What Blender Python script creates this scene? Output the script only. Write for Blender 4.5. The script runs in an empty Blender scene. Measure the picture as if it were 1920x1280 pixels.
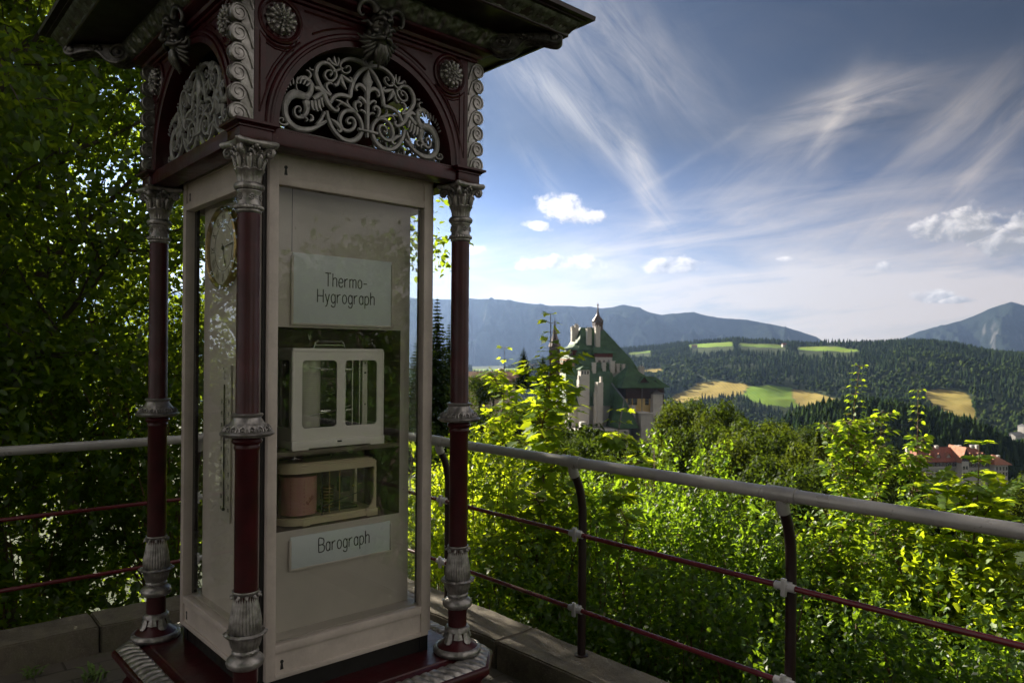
EXPOSURE = 2.0
SUN_AZ_DEG, SUN_EL_DEG, SUN_POWER = -36, 23, 5.0
SKY_STRENGTH, SKY_DUST = .05, 1.0
SKY_DEEP = (.15, .24)
SKY_TINT_UP = (.22, .48, 1.02, 1)
SKY_TINT = (.43, .60, .87, 1)
CLOUD_L, CLOUD_R = (5.0, 4.75, 4.3), (3.7, 3.0, 2.4)
CLOUD_FILL = (5.0, 4.6, 4.2)  # colour of the unseen cloud added as fill light for the kiosk
HAZE, HAZE_COL = 2.9e-5, (.36, .54, .94, 1)
STREAKS = [
 (1230, 150, -35, 150, 70, 0.24),
 (1400, 330, 20, 150, 40, 0.24),
 (1700, 380, 30, 140, 40, 0.28),
 (1560, 520, 5, 420, 50, 0.44),
 (1240, 430, 14, 240, 40, 0.32),
 (1050, 200, -45, 120, 60, 0.18),
 (1760, 230, 40, 120, 30, 0.24),
 # px, py, degrees, length px, width px, strength, bend
 (1590, 195, 12, 130, 38, 0.80),
 (1560, 225, 62, 70, 18, 0.44),
 (1120, 245, -42, 190, 26, 0.50, 1.2),
 (1205, 330, -70, 85, 20, 0.56),
 (1110, 60, -25, 130, 75, 0.34),
 (1840, 300, 55, 110, 22, 0.36),
 (1010, 325, -50, 80, 14, 0.40),
 (1290, 300, 28, 110, 7, 0.28),
 (1880, 190, 20, 110, 40, 0.28),
 (1500, 400, 4, 330, 60, 0.36),
 (1350, 560, 3, 380, 26, 0.48),
 (1830, 560, 2, 160, 22, 0.44),
 (980, 120, -30, 120, 60, 0.18),
]
CUMULUS = [
 # px, py, half width, half height, whiteness, tilt
 (1062, 398, 70, 34, 1.0, -.35), (1003, 424, 34, 13, 1.0, -.30), (1110, 404, 26, 16, .9, 0),
 (888, 471, 28, 12, 1.0, 0), (1050, 494, 90, 18, .95, -.06), (1095, 488, 36, 15, .95, -.1), (985, 500, 22, 12, .95, 0),
 (1250, 500, 74, 19, .75, 0), (1275, 493, 38, 18, .75, 0), (1800, 428, 84, 34, .42, -.10), (1835, 408, 52, 32, .42, 0), (1752, 440, 40, 16, .42, -.2),
 (1890, 448, 64, 34, .34, -.15), (1930, 425, 50, 36, .34, 0), (1653, 497, 16, 13, .62, 0), (1748, 551, 36, 17, .55, 0), (1470, 482, 15, 6, .8, 0), (1790, 556, 40, 8, .6, 0),
]
import bpy, bmesh, math, random
import numpy as np
from mathutils import Vector, Matrix, noise as mnoise
PI = math.pi
R = math.radians
random.seed(7)
scene = bpy.context.scene
COL = scene.collection
EYE = 1.70
FPX, YH = 1387.6, 660.1            # lens in photo pixels, horizon row

# ------------------------------------------------------------------ mesh builder
class MB:
    def __init__(s):
        s.v = []; s.f = []; s.m = []
    def add(s, vs, fs, mat=0, M=None):
        b = len(s.v)
        if M is not None:
            vs = [tuple(M @ Vector(p)) for p in vs]
        s.v.extend([tuple(p) for p in vs])
        for f in fs:
            s.f.append(tuple(i + b for i in f)); s.m.append(mat)
    def box(s, x0, x1, y0, y1, z0, z1, bev=0.0, mat=0, M=None):
        bm = bmesh.new()
        bmesh.ops.create_cube(bm, size=1)
        for v in bm.verts:
            v.co = Vector(((x0 + x1) / 2 + v.co.x * (x1 - x0), (y0 + y1) / 2 + v.co.y * (y1 - y0), (z0 + z1) / 2 + v.co.z * (z1 - z0)))
        if bev > 0:
            bmesh.ops.bevel(bm, geom=list(bm.edges), offset=bev, segments=2, affect='EDGES', profile=0.5)
        s.addbm(bm, mat, M)
    def addbm(s, bm, mat=0, M=None):
        bm.verts.index_update()
        s.add([v.co.copy() for v in bm.verts], [[v.index for v in f.verts] for f in bm.faces], mat, M)
        bm.free()
    def lathe(s, prof, seg=32, mat=0, M=None, mod=None, cap=True):
        """prof: list of (r, z); mod(i, a, r, z) -> r, z for modulation"""
        vs = []; fs = []
        n = len(prof)
        for i, (r, z) in enumerate(prof):
            for k in range(seg):
                a = 2 * PI * k / seg
                rr, zz = (r, z) if mod is None else mod(i, a, r, z)
                vs.append((rr * math.cos(a), rr * math.sin(a), zz))
        for i in range(n - 1):
            for k in range(seg):
                k2 = (k + 1) % seg
                fs.append((i * seg + k, i * seg + k2, (i + 1) * seg + k2, (i + 1) * seg + k))
        if cap:
            fs.append(tuple(reversed(range(seg))))
            fs.append(tuple((n - 1) * seg + k for k in range(seg)))
        s.add(vs, fs, mat, M)
    def tube(s, pts, rad, seg=8, mat=0, cap=True, M=None):
        pts = [Vector(p) for p in pts]
        n = len(pts)
        if not hasattr(rad, '__len__'):
            rad = [rad] * n
        vs = []; fs = []
        t0 = (pts[1] - pts[0]).normalized()
        up = Vector((0, 0, 1)) if abs(t0.z) < 0.9 else Vector((1, 0, 0))
        x = t0.cross(up).normalized()
        for i in range(n):
            if i == 0: t = pts[1] - pts[0]
            elif i == n - 1: t = pts[-1] - pts[-2]
            else: t = pts[i + 1] - pts[i - 1]
            if t.length < 1e-9: t = t0
            t.normalize()
            x = (x - t * x.dot(t))
            if x.length < 1e-6: x = t.orthogonal()
            x.normalize()
            y = t.cross(x)
            for k in range(seg):
                a = 2 * PI * k / seg
                vs.append(pts[i] + (x * math.cos(a) + y * math.sin(a)) * rad[i])
        for i in range(n - 1):
            for k in range(seg):
                k2 = (k + 1) % seg
                fs.append((i * seg + k, i * seg + k2, (i + 1) * seg + k2, (i + 1) * seg + k))
        if cap:
            fs.append(tuple(reversed(range(seg)))); fs.append(tuple((n - 1) * seg + k for k in range(seg)))
        s.add(vs, fs, mat, M)
    def prism(s, poly, y0, y1, mat=0, M=None):
        """poly in (x, z), extruded along y"""
        n = len(poly)
        area = sum(poly[i][0] * poly[(i + 1) % n][1] - poly[(i + 1) % n][0] * poly[i][1] for i in range(n))
        if area < 0: poly = list(reversed(poly))
        vs = [(x, y0, z) for x, z in poly] + [(x, y1, z) for x, z in poly]
        fs = [tuple(range(n)), tuple(reversed(range(n, 2 * n)))]
        for i in range(n):
            j = (i + 1) % n
            fs.append((i, i + n, j + n, j))
        s.add(vs, fs, mat, M)
    def slab(s, poly, z0, z1, mat=0, M=None):
        """poly in (x, y), extruded along z"""
        n = len(poly)
        area = sum(poly[i][0] * poly[(i + 1) % n][1] - poly[(i + 1) % n][0] * poly[i][1] for i in range(n))
        if area < 0: poly = list(reversed(poly))
        vs = [(x, y, z0) for x, y in poly] + [(x, y, z1) for x, y in poly]
        fs = [tuple(reversed(range(n))), tuple(range(n, 2 * n))]
        for i in range(n):
            j = (i + 1) % n
            fs.append((i, j, j + n, i + n))
        s.add(vs, fs, mat, M)
    def ribbon(s, pts, y, t, mat=0, M=None, mirror=False, sub=3):
        """raised bar in the xz plane; pts = (x, z, half width); back at y, crest at y - t"""
        P = catmull(pts, sub)
        n = len(P)
        vs = []; fs = []
        for i in range(n):
            a = P[max(i - 1, 0)]; b = P[min(i + 1, n - 1)]
            dx, dz = b[0] - a[0], b[1] - a[1]
            l = math.hypot(dx, dz) or 1e-9
            nx, nz = -dz / l, dx / l
            w = P[i][2]
            for o, d in ((-1, 0), (-1, .55), (-.55, .92), (.55, .92), (1, .55), (1, 0)):
                x = P[i][0] + nx * w * o
                vs.append(((-x if mirror else x), y - t * d, P[i][1] + nz * w * o))
        for i in range(n - 1):
            for k in range(6):
                k2 = (k + 1) % 6
                q = (i * 6 + k, i * 6 + k2, (i + 1) * 6 + k2, (i + 1) * 6 + k)
                fs.append(q if mirror else tuple(reversed(q)))
        e0 = tuple(range(6)); e1 = tuple(reversed(range((n - 1) * 6, n * 6)))
        fs += [tuple(reversed(e0)), tuple(reversed(e1))] if mirror else [e0, e1]
        s.add(vs, fs, mat, M)
    def sphere(s, c, r, seg=12, rings=8, mat=0, M=None, sc=(1, 1, 1)):
        prof = []
        vs = []; fs = []
        for i in range(1, rings):
            a = PI * i / rings
            for k in range(seg):
                b = 2 * PI * k / seg
                vs.append((c[0] + r * sc[0] * math.sin(a) * math.cos(b), c[1] + r * sc[1] * math.sin(a) * math.sin(b), c[2] - r * sc[2] * math.cos(a)))
        bot = len(vs); vs.append((c[0], c[1], c[2] - r * sc[2])); top = len(vs); vs.append((c[0], c[1], c[2] + r * sc[2]))
        for i in range(rings - 2):
            for k in range(seg):
                k2 = (k + 1) % seg
                fs.append((i * seg + k, i * seg + k2, (i + 1) * seg + k2, (i + 1) * seg + k))
        for k in range(seg):
            k2 = (k + 1) % seg
            fs.append((bot, k2, k)); fs.append((top, (rings - 2) * seg + k, (rings - 2) * seg + k2))
        s.add(vs, fs, mat, M)
    def sweep_square(s, prof, hx, hy, mat=0, cham=0.0, closed=True):
        """sweep a closed profile of (out, z) round a rectangle of half sizes hx, hy (mitred)"""
        rings = []
        for o, z in prof:
            X, Y = hx + o, hy + o
            if cham > 0:
                c = cham
                rings.append([(X, -Y + c, z), (X, Y - c, z), (X - c, Y, z), (-X + c, Y, z), (-X, Y - c, z), (-X, -Y + c, z), (-X + c, -Y, z), (X - c, -Y, z)])
            else:
                rings.append([(X, -Y, z), (X, Y, z), (-X, Y, z), (-X, -Y, z)])
        n = len(rings[0]); vs = [p for r in rings for p in r]; fs = []
        m = len(rings)
        for i in range(m if closed else m - 1):
            j = (i + 1) % m
            for k in range(n):
                k2 = (k + 1) % n
                fs.append((i * n + k, i * n + k2, j * n + k2, j * n + k))
        s.add(vs, fs, mat)
    def build(s, name, mats, parent=None, loc=None, rot=None, sharp=32, recalc=False):
        me = bpy.data.meshes.new(name)
        me.from_pydata(s.v, [], s.f)
        mats = mats if isinstance(mats, (list, tuple)) else [mats]
        for m in mats: me.materials.append(m)
        me.polygons.foreach_set('material_index', s.m)
        me.polygons.foreach_set('use_smooth', [True] * len(s.f))
        me.update()
        if recalc:
            bm = bmesh.new(); bm.from_mesh(me); bmesh.ops.recalc_face_normals(bm, faces=bm.faces); bm.to_mesh(me); bm.free()
        me.set_sharp_from_angle(angle=R(sharp))
        o = bpy.data.objects.new(name, me)
        COL.objects.link(o)
        if parent is not None: o.parent = parent
        if loc is not None: o.location = loc
        if rot is not None: o.rotation_euler = rot
        return o

def catmull(pts, sub):
    P = [np.array(p, float) for p in pts]
    if len(P) < 3: sub = max(sub, 1)
    out = []
    n = len(P)
    for i in range(n - 1):
        p0 = P[i - 1] if i > 0 else 2 * P[0] - P[1]
        p1, p2 = P[i], P[i + 1]
        p3 = P[i + 2] if i + 2 < n else 2 * P[-1] - P[-2]
        for k in range(sub):
            t = k / sub
            q = 0.5 * ((2 * p1) + (-p0 + p2) * t + (2 * p0 - 5 * p1 + 4 * p2 - p3) * t * t + (-p0 + 3 * p1 - 3 * p2 + p3) * t ** 3)
            q[-1] = max(q[-1], 0.0006) if len(q) == 3 else q[-1]
            out.append(q)
    out.append(P[-1])
    return out

def tag(o, label=None, cat=None, group=None, kind=None):
    if label: o['label'] = label
    if cat: o['category'] = cat
    if group: o['group'] = group
    if kind: o['kind'] = kind
    return o
def empty(name, loc, rz=0.0):
    o = bpy.data.objects.new(name, None); COL.objects.link(o)
    o.location = loc; o.rotation_euler = (0, 0, rz); o.empty_display_size = 0.1
    return o
def copy_tree(o, parent=None):
    c = o.copy(); COL.objects.link(c)
    if parent is not None: c.parent = parent
    for ch in list(o.children): copy_tree(ch, c)
    return c
def np_mesh(name, V, F, mats, fattr=None, midx=None, smooth=False):
    """V (n,3); F (m,k) constant face size"""
    me = bpy.data.meshes.new(name)
    n, m, k = len(V), len(F), F.shape[1]
    me.vertices.add(n); me.loops.add(m * k); me.polygons.add(m)
    me.vertices.foreach_set('co', V.astype(np.float32).ravel())
    me.loops.foreach_set('vertex_index', F.astype(np.int32).ravel())
    me.polygons.foreach_set('loop_start', (np.arange(m) * k).astype(np.int32))
    try: me.polygons.foreach_set('loop_total', np.full(m, k, np.int32))
    except Exception: pass
    for mt in (mats if isinstance(mats, (list, tuple)) else [mats]): me.materials.append(mt)
    if midx is not None: me.polygons.foreach_set('material_index', midx.astype(np.int32))
    if smooth: me.polygons.foreach_set('use_smooth', np.ones(m, bool))
    me.update(calc_edges=True)
    if fattr is not None:
        for an, av in fattr.items():
            a = me.attributes.new(an, 'FLOAT', 'FACE'); a.data.foreach_set('value', av.astype(np.float32))
    return me
def link_mesh(me, name, parent=None, loc=None):
    o = bpy.data.objects.new(name, me); COL.objects.link(o)
    if parent is not None: o.parent = parent
    if loc is not None: o.location = loc
    return o

# ------------------------------------------------------------------ materials
class NT:
    def __init__(s, nt): s.nt = nt; s.n = nt.nodes; s.l = nt.links
    def node(s, t, **k):
        nd = s.n.new(t)
        for a, b in k.items(): setattr(nd, a, b)
        return nd
    def sock(s, inp, v):
        if hasattr(v, 'is_output') or isinstance(v, bpy.types.NodeSocket): s.l.new(v, inp)
        elif v is not None: inp.default_value = v
    def math(s, op, a, b=0.0, c=None, clamp=False):
        nd = s.node('ShaderNodeMath', operation=op); nd.use_clamp = clamp
        s.sock(nd.inputs[0], a); s.sock(nd.inputs[1], b)
        if c is not None: s.sock(nd.inputs[2], c)
        return nd.outputs[0]
    def noise(s, vec, scale, detail=4, rough=.55, dist=0.0, dim='3D'):
        nd = s.node('ShaderNodeTexNoise'); nd.noise_dimensions = dim
        if vec is not None: s.l.new(vec, nd.inputs['Vector'])
        nd.inputs['Scale'].default_value = scale; nd.inputs['Detail'].default_value = detail
        nd.inputs['Roughness'].default_value = rough; nd.inputs['Distortion'].default_value = dist
        return nd.outputs['Fac']
    def ramp(s, fac, stops):
        nd = s.node('ShaderNodeValToRGB'); s.sock(nd.inputs[0], fac)
        e = nd.color_ramp.elements
        while len(e) > 1: e.remove(e[0])
        e[0].position = stops[0][0]; e[0].color = col4(stops[0][1])
        for p, c in stops[1:]:
            x = e.new(p); x.color = col4(c)
        return nd.outputs[0]
    def mix(s, fac, a, b):
        nd = s.node('ShaderNodeMix', data_type='RGBA'); s.sock(nd.inputs[0], fac)
        s.sock(nd.inputs[6], col4(a) if isinstance(a, (tuple, list, float, int)) else a); s.sock(nd.inputs[7], col4(b) if isinstance(b, (tuple, list, float, int)) else b)
        return nd.outputs[2]
    def mapr(s, v, a, b, c=0.0, d=1.0, smooth=False):
        nd = s.node('ShaderNodeMapRange'); nd.interpolation_type = 'SMOOTHSTEP' if smooth else 'LINEAR'
        s.sock(nd.inputs[0], v)
        for i, x in enumerate((a, b, c, d)): s.sock(nd.inputs[i + 1], x)
        return nd.outputs[0]
    def bump(s, h, strength=.3, dist=.01):
        nd = s.node('ShaderNodeBump'); nd.inputs['Strength'].default_value = strength; nd.inputs['Distance'].default_value = dist
        s.l.new(h, nd.inputs['Height']); return nd.outputs[0]
def col4(c):
    if isinstance(c, (int, float)): return (c, c, c, 1)
    return tuple(c) if len(c) == 4 else (c[0], c[1], c[2], 1)
def new_mat(name):
    m = bpy.data.materials.new(name); m.use_nodes = True
    t = NT(m.node_tree); b = m.node_tree.nodes['Principled BSDF']
    return m, t, b
def objco(t): return t.node('ShaderNodeTexCoord').outputs['Object']
def simple(name, c, rough=.5, metal=0.0, var=.15, scale=20, bump=0.0, bscale=120, c2=None, coat=0.0, bdist=.002, spec=None, wear=None):
    m, t, b = new_mat(name)
    co = objco(t)
    f = t.noise(co, scale, 5)
    lo = c2 if c2 else tuple(x * (1 - var) for x in c)
    hi = c if c2 else tuple(min(1, x * (1 + var)) for x in c)
    bc = t.ramp(f, [(.32, lo), (.68, hi)])
    if wear:                                   # chipped and stained spots: colour, threshold, scale
        chip = t.mapr(t.noise(co, wear[2], 6, .75), wear[1], wear[1] + .05)
        grime = t.mapr(t.noise(co, 3.1, 8, .75), .46, .72, 0, .65)
        bc = t.mix(grime, bc, tuple(x * .55 for x in c)); bc = t.mix(chip, bc, wear[0])
    t.l.new(bc, b.inputs['Base Color'])
    b.inputs['Metallic'].default_value = metal
    t.l.new(t.mapr(t.noise(co, scale * 1.7, 3), .3, .7, rough * .8, min(1, rough * 1.2)), b.inputs['Roughness'])
    if coat: b.inputs['Coat Weight'].default_value = coat; b.inputs['Coat Roughness'].default_value = .12
    if spec is not None: b.inputs['Specular IOR Level'].default_value = spec
    if bump: t.l.new(t.bump(t.noise(co, bscale, 4), bump, bdist), b.inputs['Normal'])
    return m
M = {}
M['maroon'] = simple('maroon_gloss_paint', (.058, .0034, .0072), .36, 0, .35, 11, .6, 44, coat=.10, c2=(.026, .0022, .0036), spec=.35, wear=((.12, .055, .035), .665, 55))
M['maroon_dark'] = simple('dark_maroon_paint', (.013, .0022, .003), .45, 0, .25, 9, .3, 55)
M['silver'] = simple('aluminium_paint', (.42, .40, .385), .38, .72, .3, 30, .55, 80, c2=(.16, .15, .14))
M['bronze'] = simple('tarnished_silver_paint', (.17, .162, .15), .40, .75, .3, 40, .6, 90, c2=(.045, .042, .038))
M['grille'] = simple('cast_grille_paint', (.36, .35, .34), .5, .35, .2, 30, .6, 140, c2=(.21, .205, .20))
M['cream'] = simple('cream_door_paint', (.55, .480, .435), .45, 0, .07, 5, .4, 120, wear=((.26, .20, .15), .69, 30))
M['board'] = simple('grey_beige_board_paint', (.52, .47, .415), .5, 0, .06, 5, .3, 140)
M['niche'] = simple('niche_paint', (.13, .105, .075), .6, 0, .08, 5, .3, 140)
M['black'] = simple('black_paint', (.005, .004, .004), .5, 0, .2, 12, .2, 60)
M['ink'] = simple('black_lettering', (.012, .012, .013), .5, 0, .1, 30)
M['sign'] = simple('sign_plate_paint', (.66, .71, .72), .4, 0, .03, 8, .15, 120)
M['white'] = simple('instrument_white_paint', (.82, .78, .72), .38, 0, .04, 8, .2, 120)
M['ivory'] = simple('instrument_ivory_paint', (.52, .44, .29), .4, 0, .05, 8, .2, 120)
M['steel'] = simple('polished_steel', (.6, .6, .58), .25, 1, .1, 20)
M['brass'] = simple('brass', (.34, .25, .11), .36, 1, .15, 20)
M['rail_grey'] = simple('grey_rail_paint', (.47, .455, .44), .32, .2, .08, 7, .25, 60, c2=(.36, .345, .33), wear=((.13, .10, .075), .71, 50))
M['rail_red'] = simple('red_rail_paint', (.11, .007, .013), .32, 0, .2, 8, .3, 60, coat=.15, wear=((.09, .05, .035), .68, 70))
M['bracket'] = simple('grey_clamp_paint', (.46, .45, .45), .45, .15, .1, 12, .2, 90)

def glass_mat(name, tint=(.985, .99, .985), refl=.5):
    m, t, b = new_mat(name)
    t.n.remove(b)
    out = t.n['Material Output']
    fr = t.node('ShaderNodeFresnel'); fr.inputs['IOR'].default_value = 1.52
    tr = t.node('ShaderNodeBsdfTransparent'); tr.inputs[0].default_value = col4(tint)
    gl = t.node('ShaderNodeBsdfGlossy'); gl.inputs['Roughness'].default_value = .006; gl.inputs[0].default_value = (1, 1, 1, 1)
    # dusty specks and streaks lying on the pane
    co = objco(t)
    dust = t.math('GREATER_THAN', t.noise(co, 190, 2, .6), .735)
    haze = t.mapr(t.noise(co, 3.0, 5), .42, .75, 0.0, .022)
    df = t.node('ShaderNodeBsdfDiffuse'); df.inputs[0].default_value = (.62, .60, .54, 1)
    mx = t.node('ShaderNodeMixShader')
    f = t.math('MULTIPLY', fr.outputs[0], 1.0 * refl, clamp=True)
    t.l.new(f, mx.inputs[0]); t.l.new(tr.outputs[0], mx.inputs[1]); t.l.new(gl.outputs[0], mx.inputs[2])
    m2 = t.node('ShaderNodeMixShader')
    t.l.new(t.math('ADD', t.math('MULTIPLY', dust, .55), haze, clamp=True), m2.inputs[0])
    t.l.new(mx.outputs[0], m2.inputs[1]); t.l.new(df.outputs[0], m2.inputs[2])
    t.l.new(m2.outputs[0], out.inputs[0])
    return m
M['glass'] = glass_mat('window_glass')
M['glass_side'] = glass_mat('side_window_glass', refl=.17)
M['glass_small'] = glass_mat('instrument_glass', (.985, .985, .97), .5)

# ------------------------------------------------------------------ stroke lettering
ST = {
 'T': (.50, [[(0, 1), (.5, 1)], [(.25, 1), (.25, 0)]]),
 'H': (.50, [[(0, 1), (0, 0)], [(.48, 1), (.48, 0)], [(0, .5), (.48, .5)]]),
 'B': (.46, [[(0, 0), (0, 1), (.28, 1), (.42, .9), (.42, .64), (.28, .54), (0, .54)], [(.28, .54), (.46, .42), (.46, .12), (.30, 0), (0, 0)]]),
 'A': (.50, [[(0, 0), (.25, 1), (.5, 0)], [(.1, .36), (.4, .36)]]),
 'R': (.48, [[(0, 0), (0, 1), (.3, 1), (.45, .88), (.45, .62), (.3, .5), (0, .5)], [(.28, .5), (.48, 0)]]),
 'O': (.50, [[(.25, 1), (.06, .85), (0, .5), (.06, .15), (.25, 0), (.44, .15), (.5, .5), (.44, .85), (.25, 1)]]),
 'C': (.44, [[(.44, .82), (.3, 1), (.12, .95), (0, .7), (0, .3), (.12, .05), (.3, 0), (.44, .18)]]),
 'h': (.36, [[(0, 1), (0, 0)], [(0, .48), (.1, .64), (.24, .66), (.34, .54), (.34, 0)]]),
 'e': (.36, [[(.02, .34), (.34, .38), (.33, .56), (.22, .67), (.1, .63), (.01, .45), (.01, .2), (.1, .02), (.24, 0), (.35, .12)]]),
 'r': (.30, [[(0, .66), (0, 0)], [(0, .44), (.1, .6), (.22, .66), (.28, .64)]]),
 'm': (.58, [[(0, .66), (0, 0)], [(0, .5), (.1, .64), (.22, .64), (.28, .52), (.28, 0)], [(.28, .5), (.38, .64), (.5, .64), (.56, .52), (.56, 0)]]),
 'o': (.36, [[(.18, .67), (.05, .58), (0, .34), (.05, .09), (.18, 0), (.31, .09), (.36, .34), (.31, .58), (.18, .67)]]),
 '-': (.34, [[(0, .38), (.32, .38)]]),
 'y': (.34, [[(0, .66), (.17, .06)], [(.34, .66), (.12, -.22), (0, -.3)]]),
 'g': (.36, [[(.33, .5), (.2, .67), (.06, .58), (0, .34), (.06, .08), (.2, 0), (.33, .16)], [(.34, .66), (.34, -.12), (.24, -.3), (.08, -.28), (.0, -.16)]]),
 'a': (.36, [[(.33, .5), (.2, .67), (.06, .58), (0, .34), (.06, .08), (.2, 0), (.33, .16)], [(.34, .66), (.34, 0)]]),
 'p': (.36, [[(0, .66), (0, -.32)], [(0, .5), (.12, .66), (.28, .6), (.35, .34), (.28, .08), (.12, 0), (0, .14)]]),
 '0': (.42, [[(.21, 1), (.04, .8), (0, .5), (.04, .2), (.21, 0), (.38, .2), (.42, .5), (.38, .8), (.21, 1)]]),
 '1': (.3, [[(.05, .8), (.2, 1), (.2, 0)]]),
 '2': (.42, [[(.02, .78), (.14, .98), (.32, .96), (.4, .74), (.3, .46), (0, 0), (.42, 0)]]),
 '3': (.42, [[(.02, .9), (.2, 1), (.38, .84), (.34, .6), (.16, .54), (.36, .46), (.42, .2), (.22, 0), (.02, .12)]]),
 '4': (.44, [[(.32, 0), (.32, 1), (0, .32), (.44, .32)]]),
 '5': (.42, [[(.38, 1), (.06, 1), (.03, .56), (.24, .62), (.4, .44), (.38, .14), (.2, 0), (.02, .1)]]),
 '6': (.42, [[(.36, .96), (.14, .8), (.02, .4), (.06, .1), (.22, 0), (.4, .16), (.38, .42), (.2, .56), (.05, .4)]]),
 'I': (.12, [[(.06, 0), (.06, 1)]]),
 'V': (.44, [[(0, 1), (.22, 0), (.44, 1)]]),
 'X': (.44, [[(0, 1), (.44, 0)], [(0, 0), (.44, 1)]]),
}
def text_width(txt, h, gap=.16):
    return sum(ST[c][0] for c in txt) * h + gap * h * (len(txt) - 1)
def write(mb, txt, x, z, h, w, y, t=.0012, gap=.16, M=None, xs=1.0):
    """flat stroke letters in the xz plane, left end x, base line z, cap height h, stroke half width w"""
    for c in txt:
        wd, strokes = ST[c]
        for s in strokes:
            mb.ribbon([(x + px * h * xs, z + pz * h, w) for px, pz in s], y, t, M=M, sub=3 if len(s) > 3 else 1)
        x += (wd + gap) * h * xs
    return x
# ------------------------------------------------------------------ the kiosk
KX, KY, KANG = -.8805, 3.1627, .7305
S, SV = .9028, .9728                  # column spacing along local x and y
HX, HY = S / 2, SV / 2
AI = .0926                            # cabinet face set in from the column axes
kiosk = empty('weather_kiosk', (KX, KY, 0), KANG)
tag(kiosk, 'ornate maroon and silver weather station kiosk with glazed cream cabinet', 'kiosk')

# lower pedestal: flared foot and dark waist
mb = MB()
mb.sweep_square([(.30, .0), (.30, .05), (.285, .075), (.22, .10), (.16, .135), (.085, .16), (.05, .20), (.045, .335), (-.2, .335), (-.2, 0)], HX, HY, cham=.16)
mb.build('pedestal', M['maroon'], kiosk, recalc=True)
for sx, sy in ((-1, -1), (1, -1), (1, 1), (-1, 1)):
    mb = MB()
    a = math.atan2(sy, sx)
    Mx = Matrix.Translation((sx * (HX - .0), sy * (HY - .0), 0)) @ Matrix.Rotation(a, 4, 'Z')
    # scrolled foot bracket seen below the plinth corners
    mb.prism([(.02, .33), (.07, .325), (.10, .29), (.13, .22), (.18, .165), (.26, .135), (.33, .115), (.345, .08), (.33, .05), (.28, .035), (.02, .035)], -.075, .075, M=Mx)
    mb.tube([Mx @ Vector((.315, -.085, .083)), Mx @ Vector((.315, .085, .083))], .034, 16)
    mb.build('foot_bracket', M['maroon'], kiosk, recalc=True)

# plinth slab with chamfered corners, rim and egg-and-dart trim
mb = MB()
CH = .13
mb.sweep_square([(-.30, .336), (.130, .336), (.146, .372), (.160, .388), (.166, .396), (.166, .412), (.161, .421), (.156, .4245), (.076, .4385), (.071, .439), (.066, .4440), (.050, .4462), (.046, .4510), (-.30, .4510)], HX, HY, cham=CH)
plinth = mb.build('plinth', M['maroon'], kiosk, recalc=True)
mb = MB()
def rail_pts(o, z):
    X, Y, c = HX + o, HY + o, CH
    return [Vector(p) for p in ((X, -Y + c, z), (X, Y - c, z), (X - c, Y, z), (-X + c, Y, z), (-X, Y - c, z), (-X, -Y + c, z), (-X + c, -Y, z), (X - c, -Y, z))]
inn, outr = rail_pts(.077, .4385), rail_pts(.155, .4245)
for k in range(8):
    a0, a1, b0, b1 = inn[k], inn[(k + 1) % 8], outr[k], outr[(k + 1) % 8]
    L = ((a1 - a0).length + (b1 - b0).length) / 2
    n = max(3, round(L / .044))
    nu = n * 14; nv = 8
    vs = []; fs = []
    d0 = (b0 - a0); up = Vector((0, 0, 1))
    for i in range(nu + 1):
        s = i / nu
        for j in range(nv + 1):
            t = j / nv
            p = (a0.lerp(a1, s)).lerp(b0.lerp(b1, s), t)
            ph = (s * n + .34 * math.sin(t * PI * .9) - .1) % 1.0       # leaning S-shaped lobes
            lobe = 1 - abs(2 * ph - 1) ** 3.2
            h = .001 + .015 * lobe * math.sin(PI * min(1, t * .8 + .16)) ** .6
            if t > .9: h += .004 * math.sin(PI * ((s * n * 2) % 1.0))
            if j in (0, nv): h = .001
            vs.append(p + up * h)
    for i in range(nu):
        for j in range(nv):
            q = i * (nv + 1) + j
            fs.append((q, q + 1, q + nv + 2, q + nv + 1))
    mb.add(vs, fs)
mb.build('egg_trim', M['silver'], plinth, sharp=60)

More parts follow.
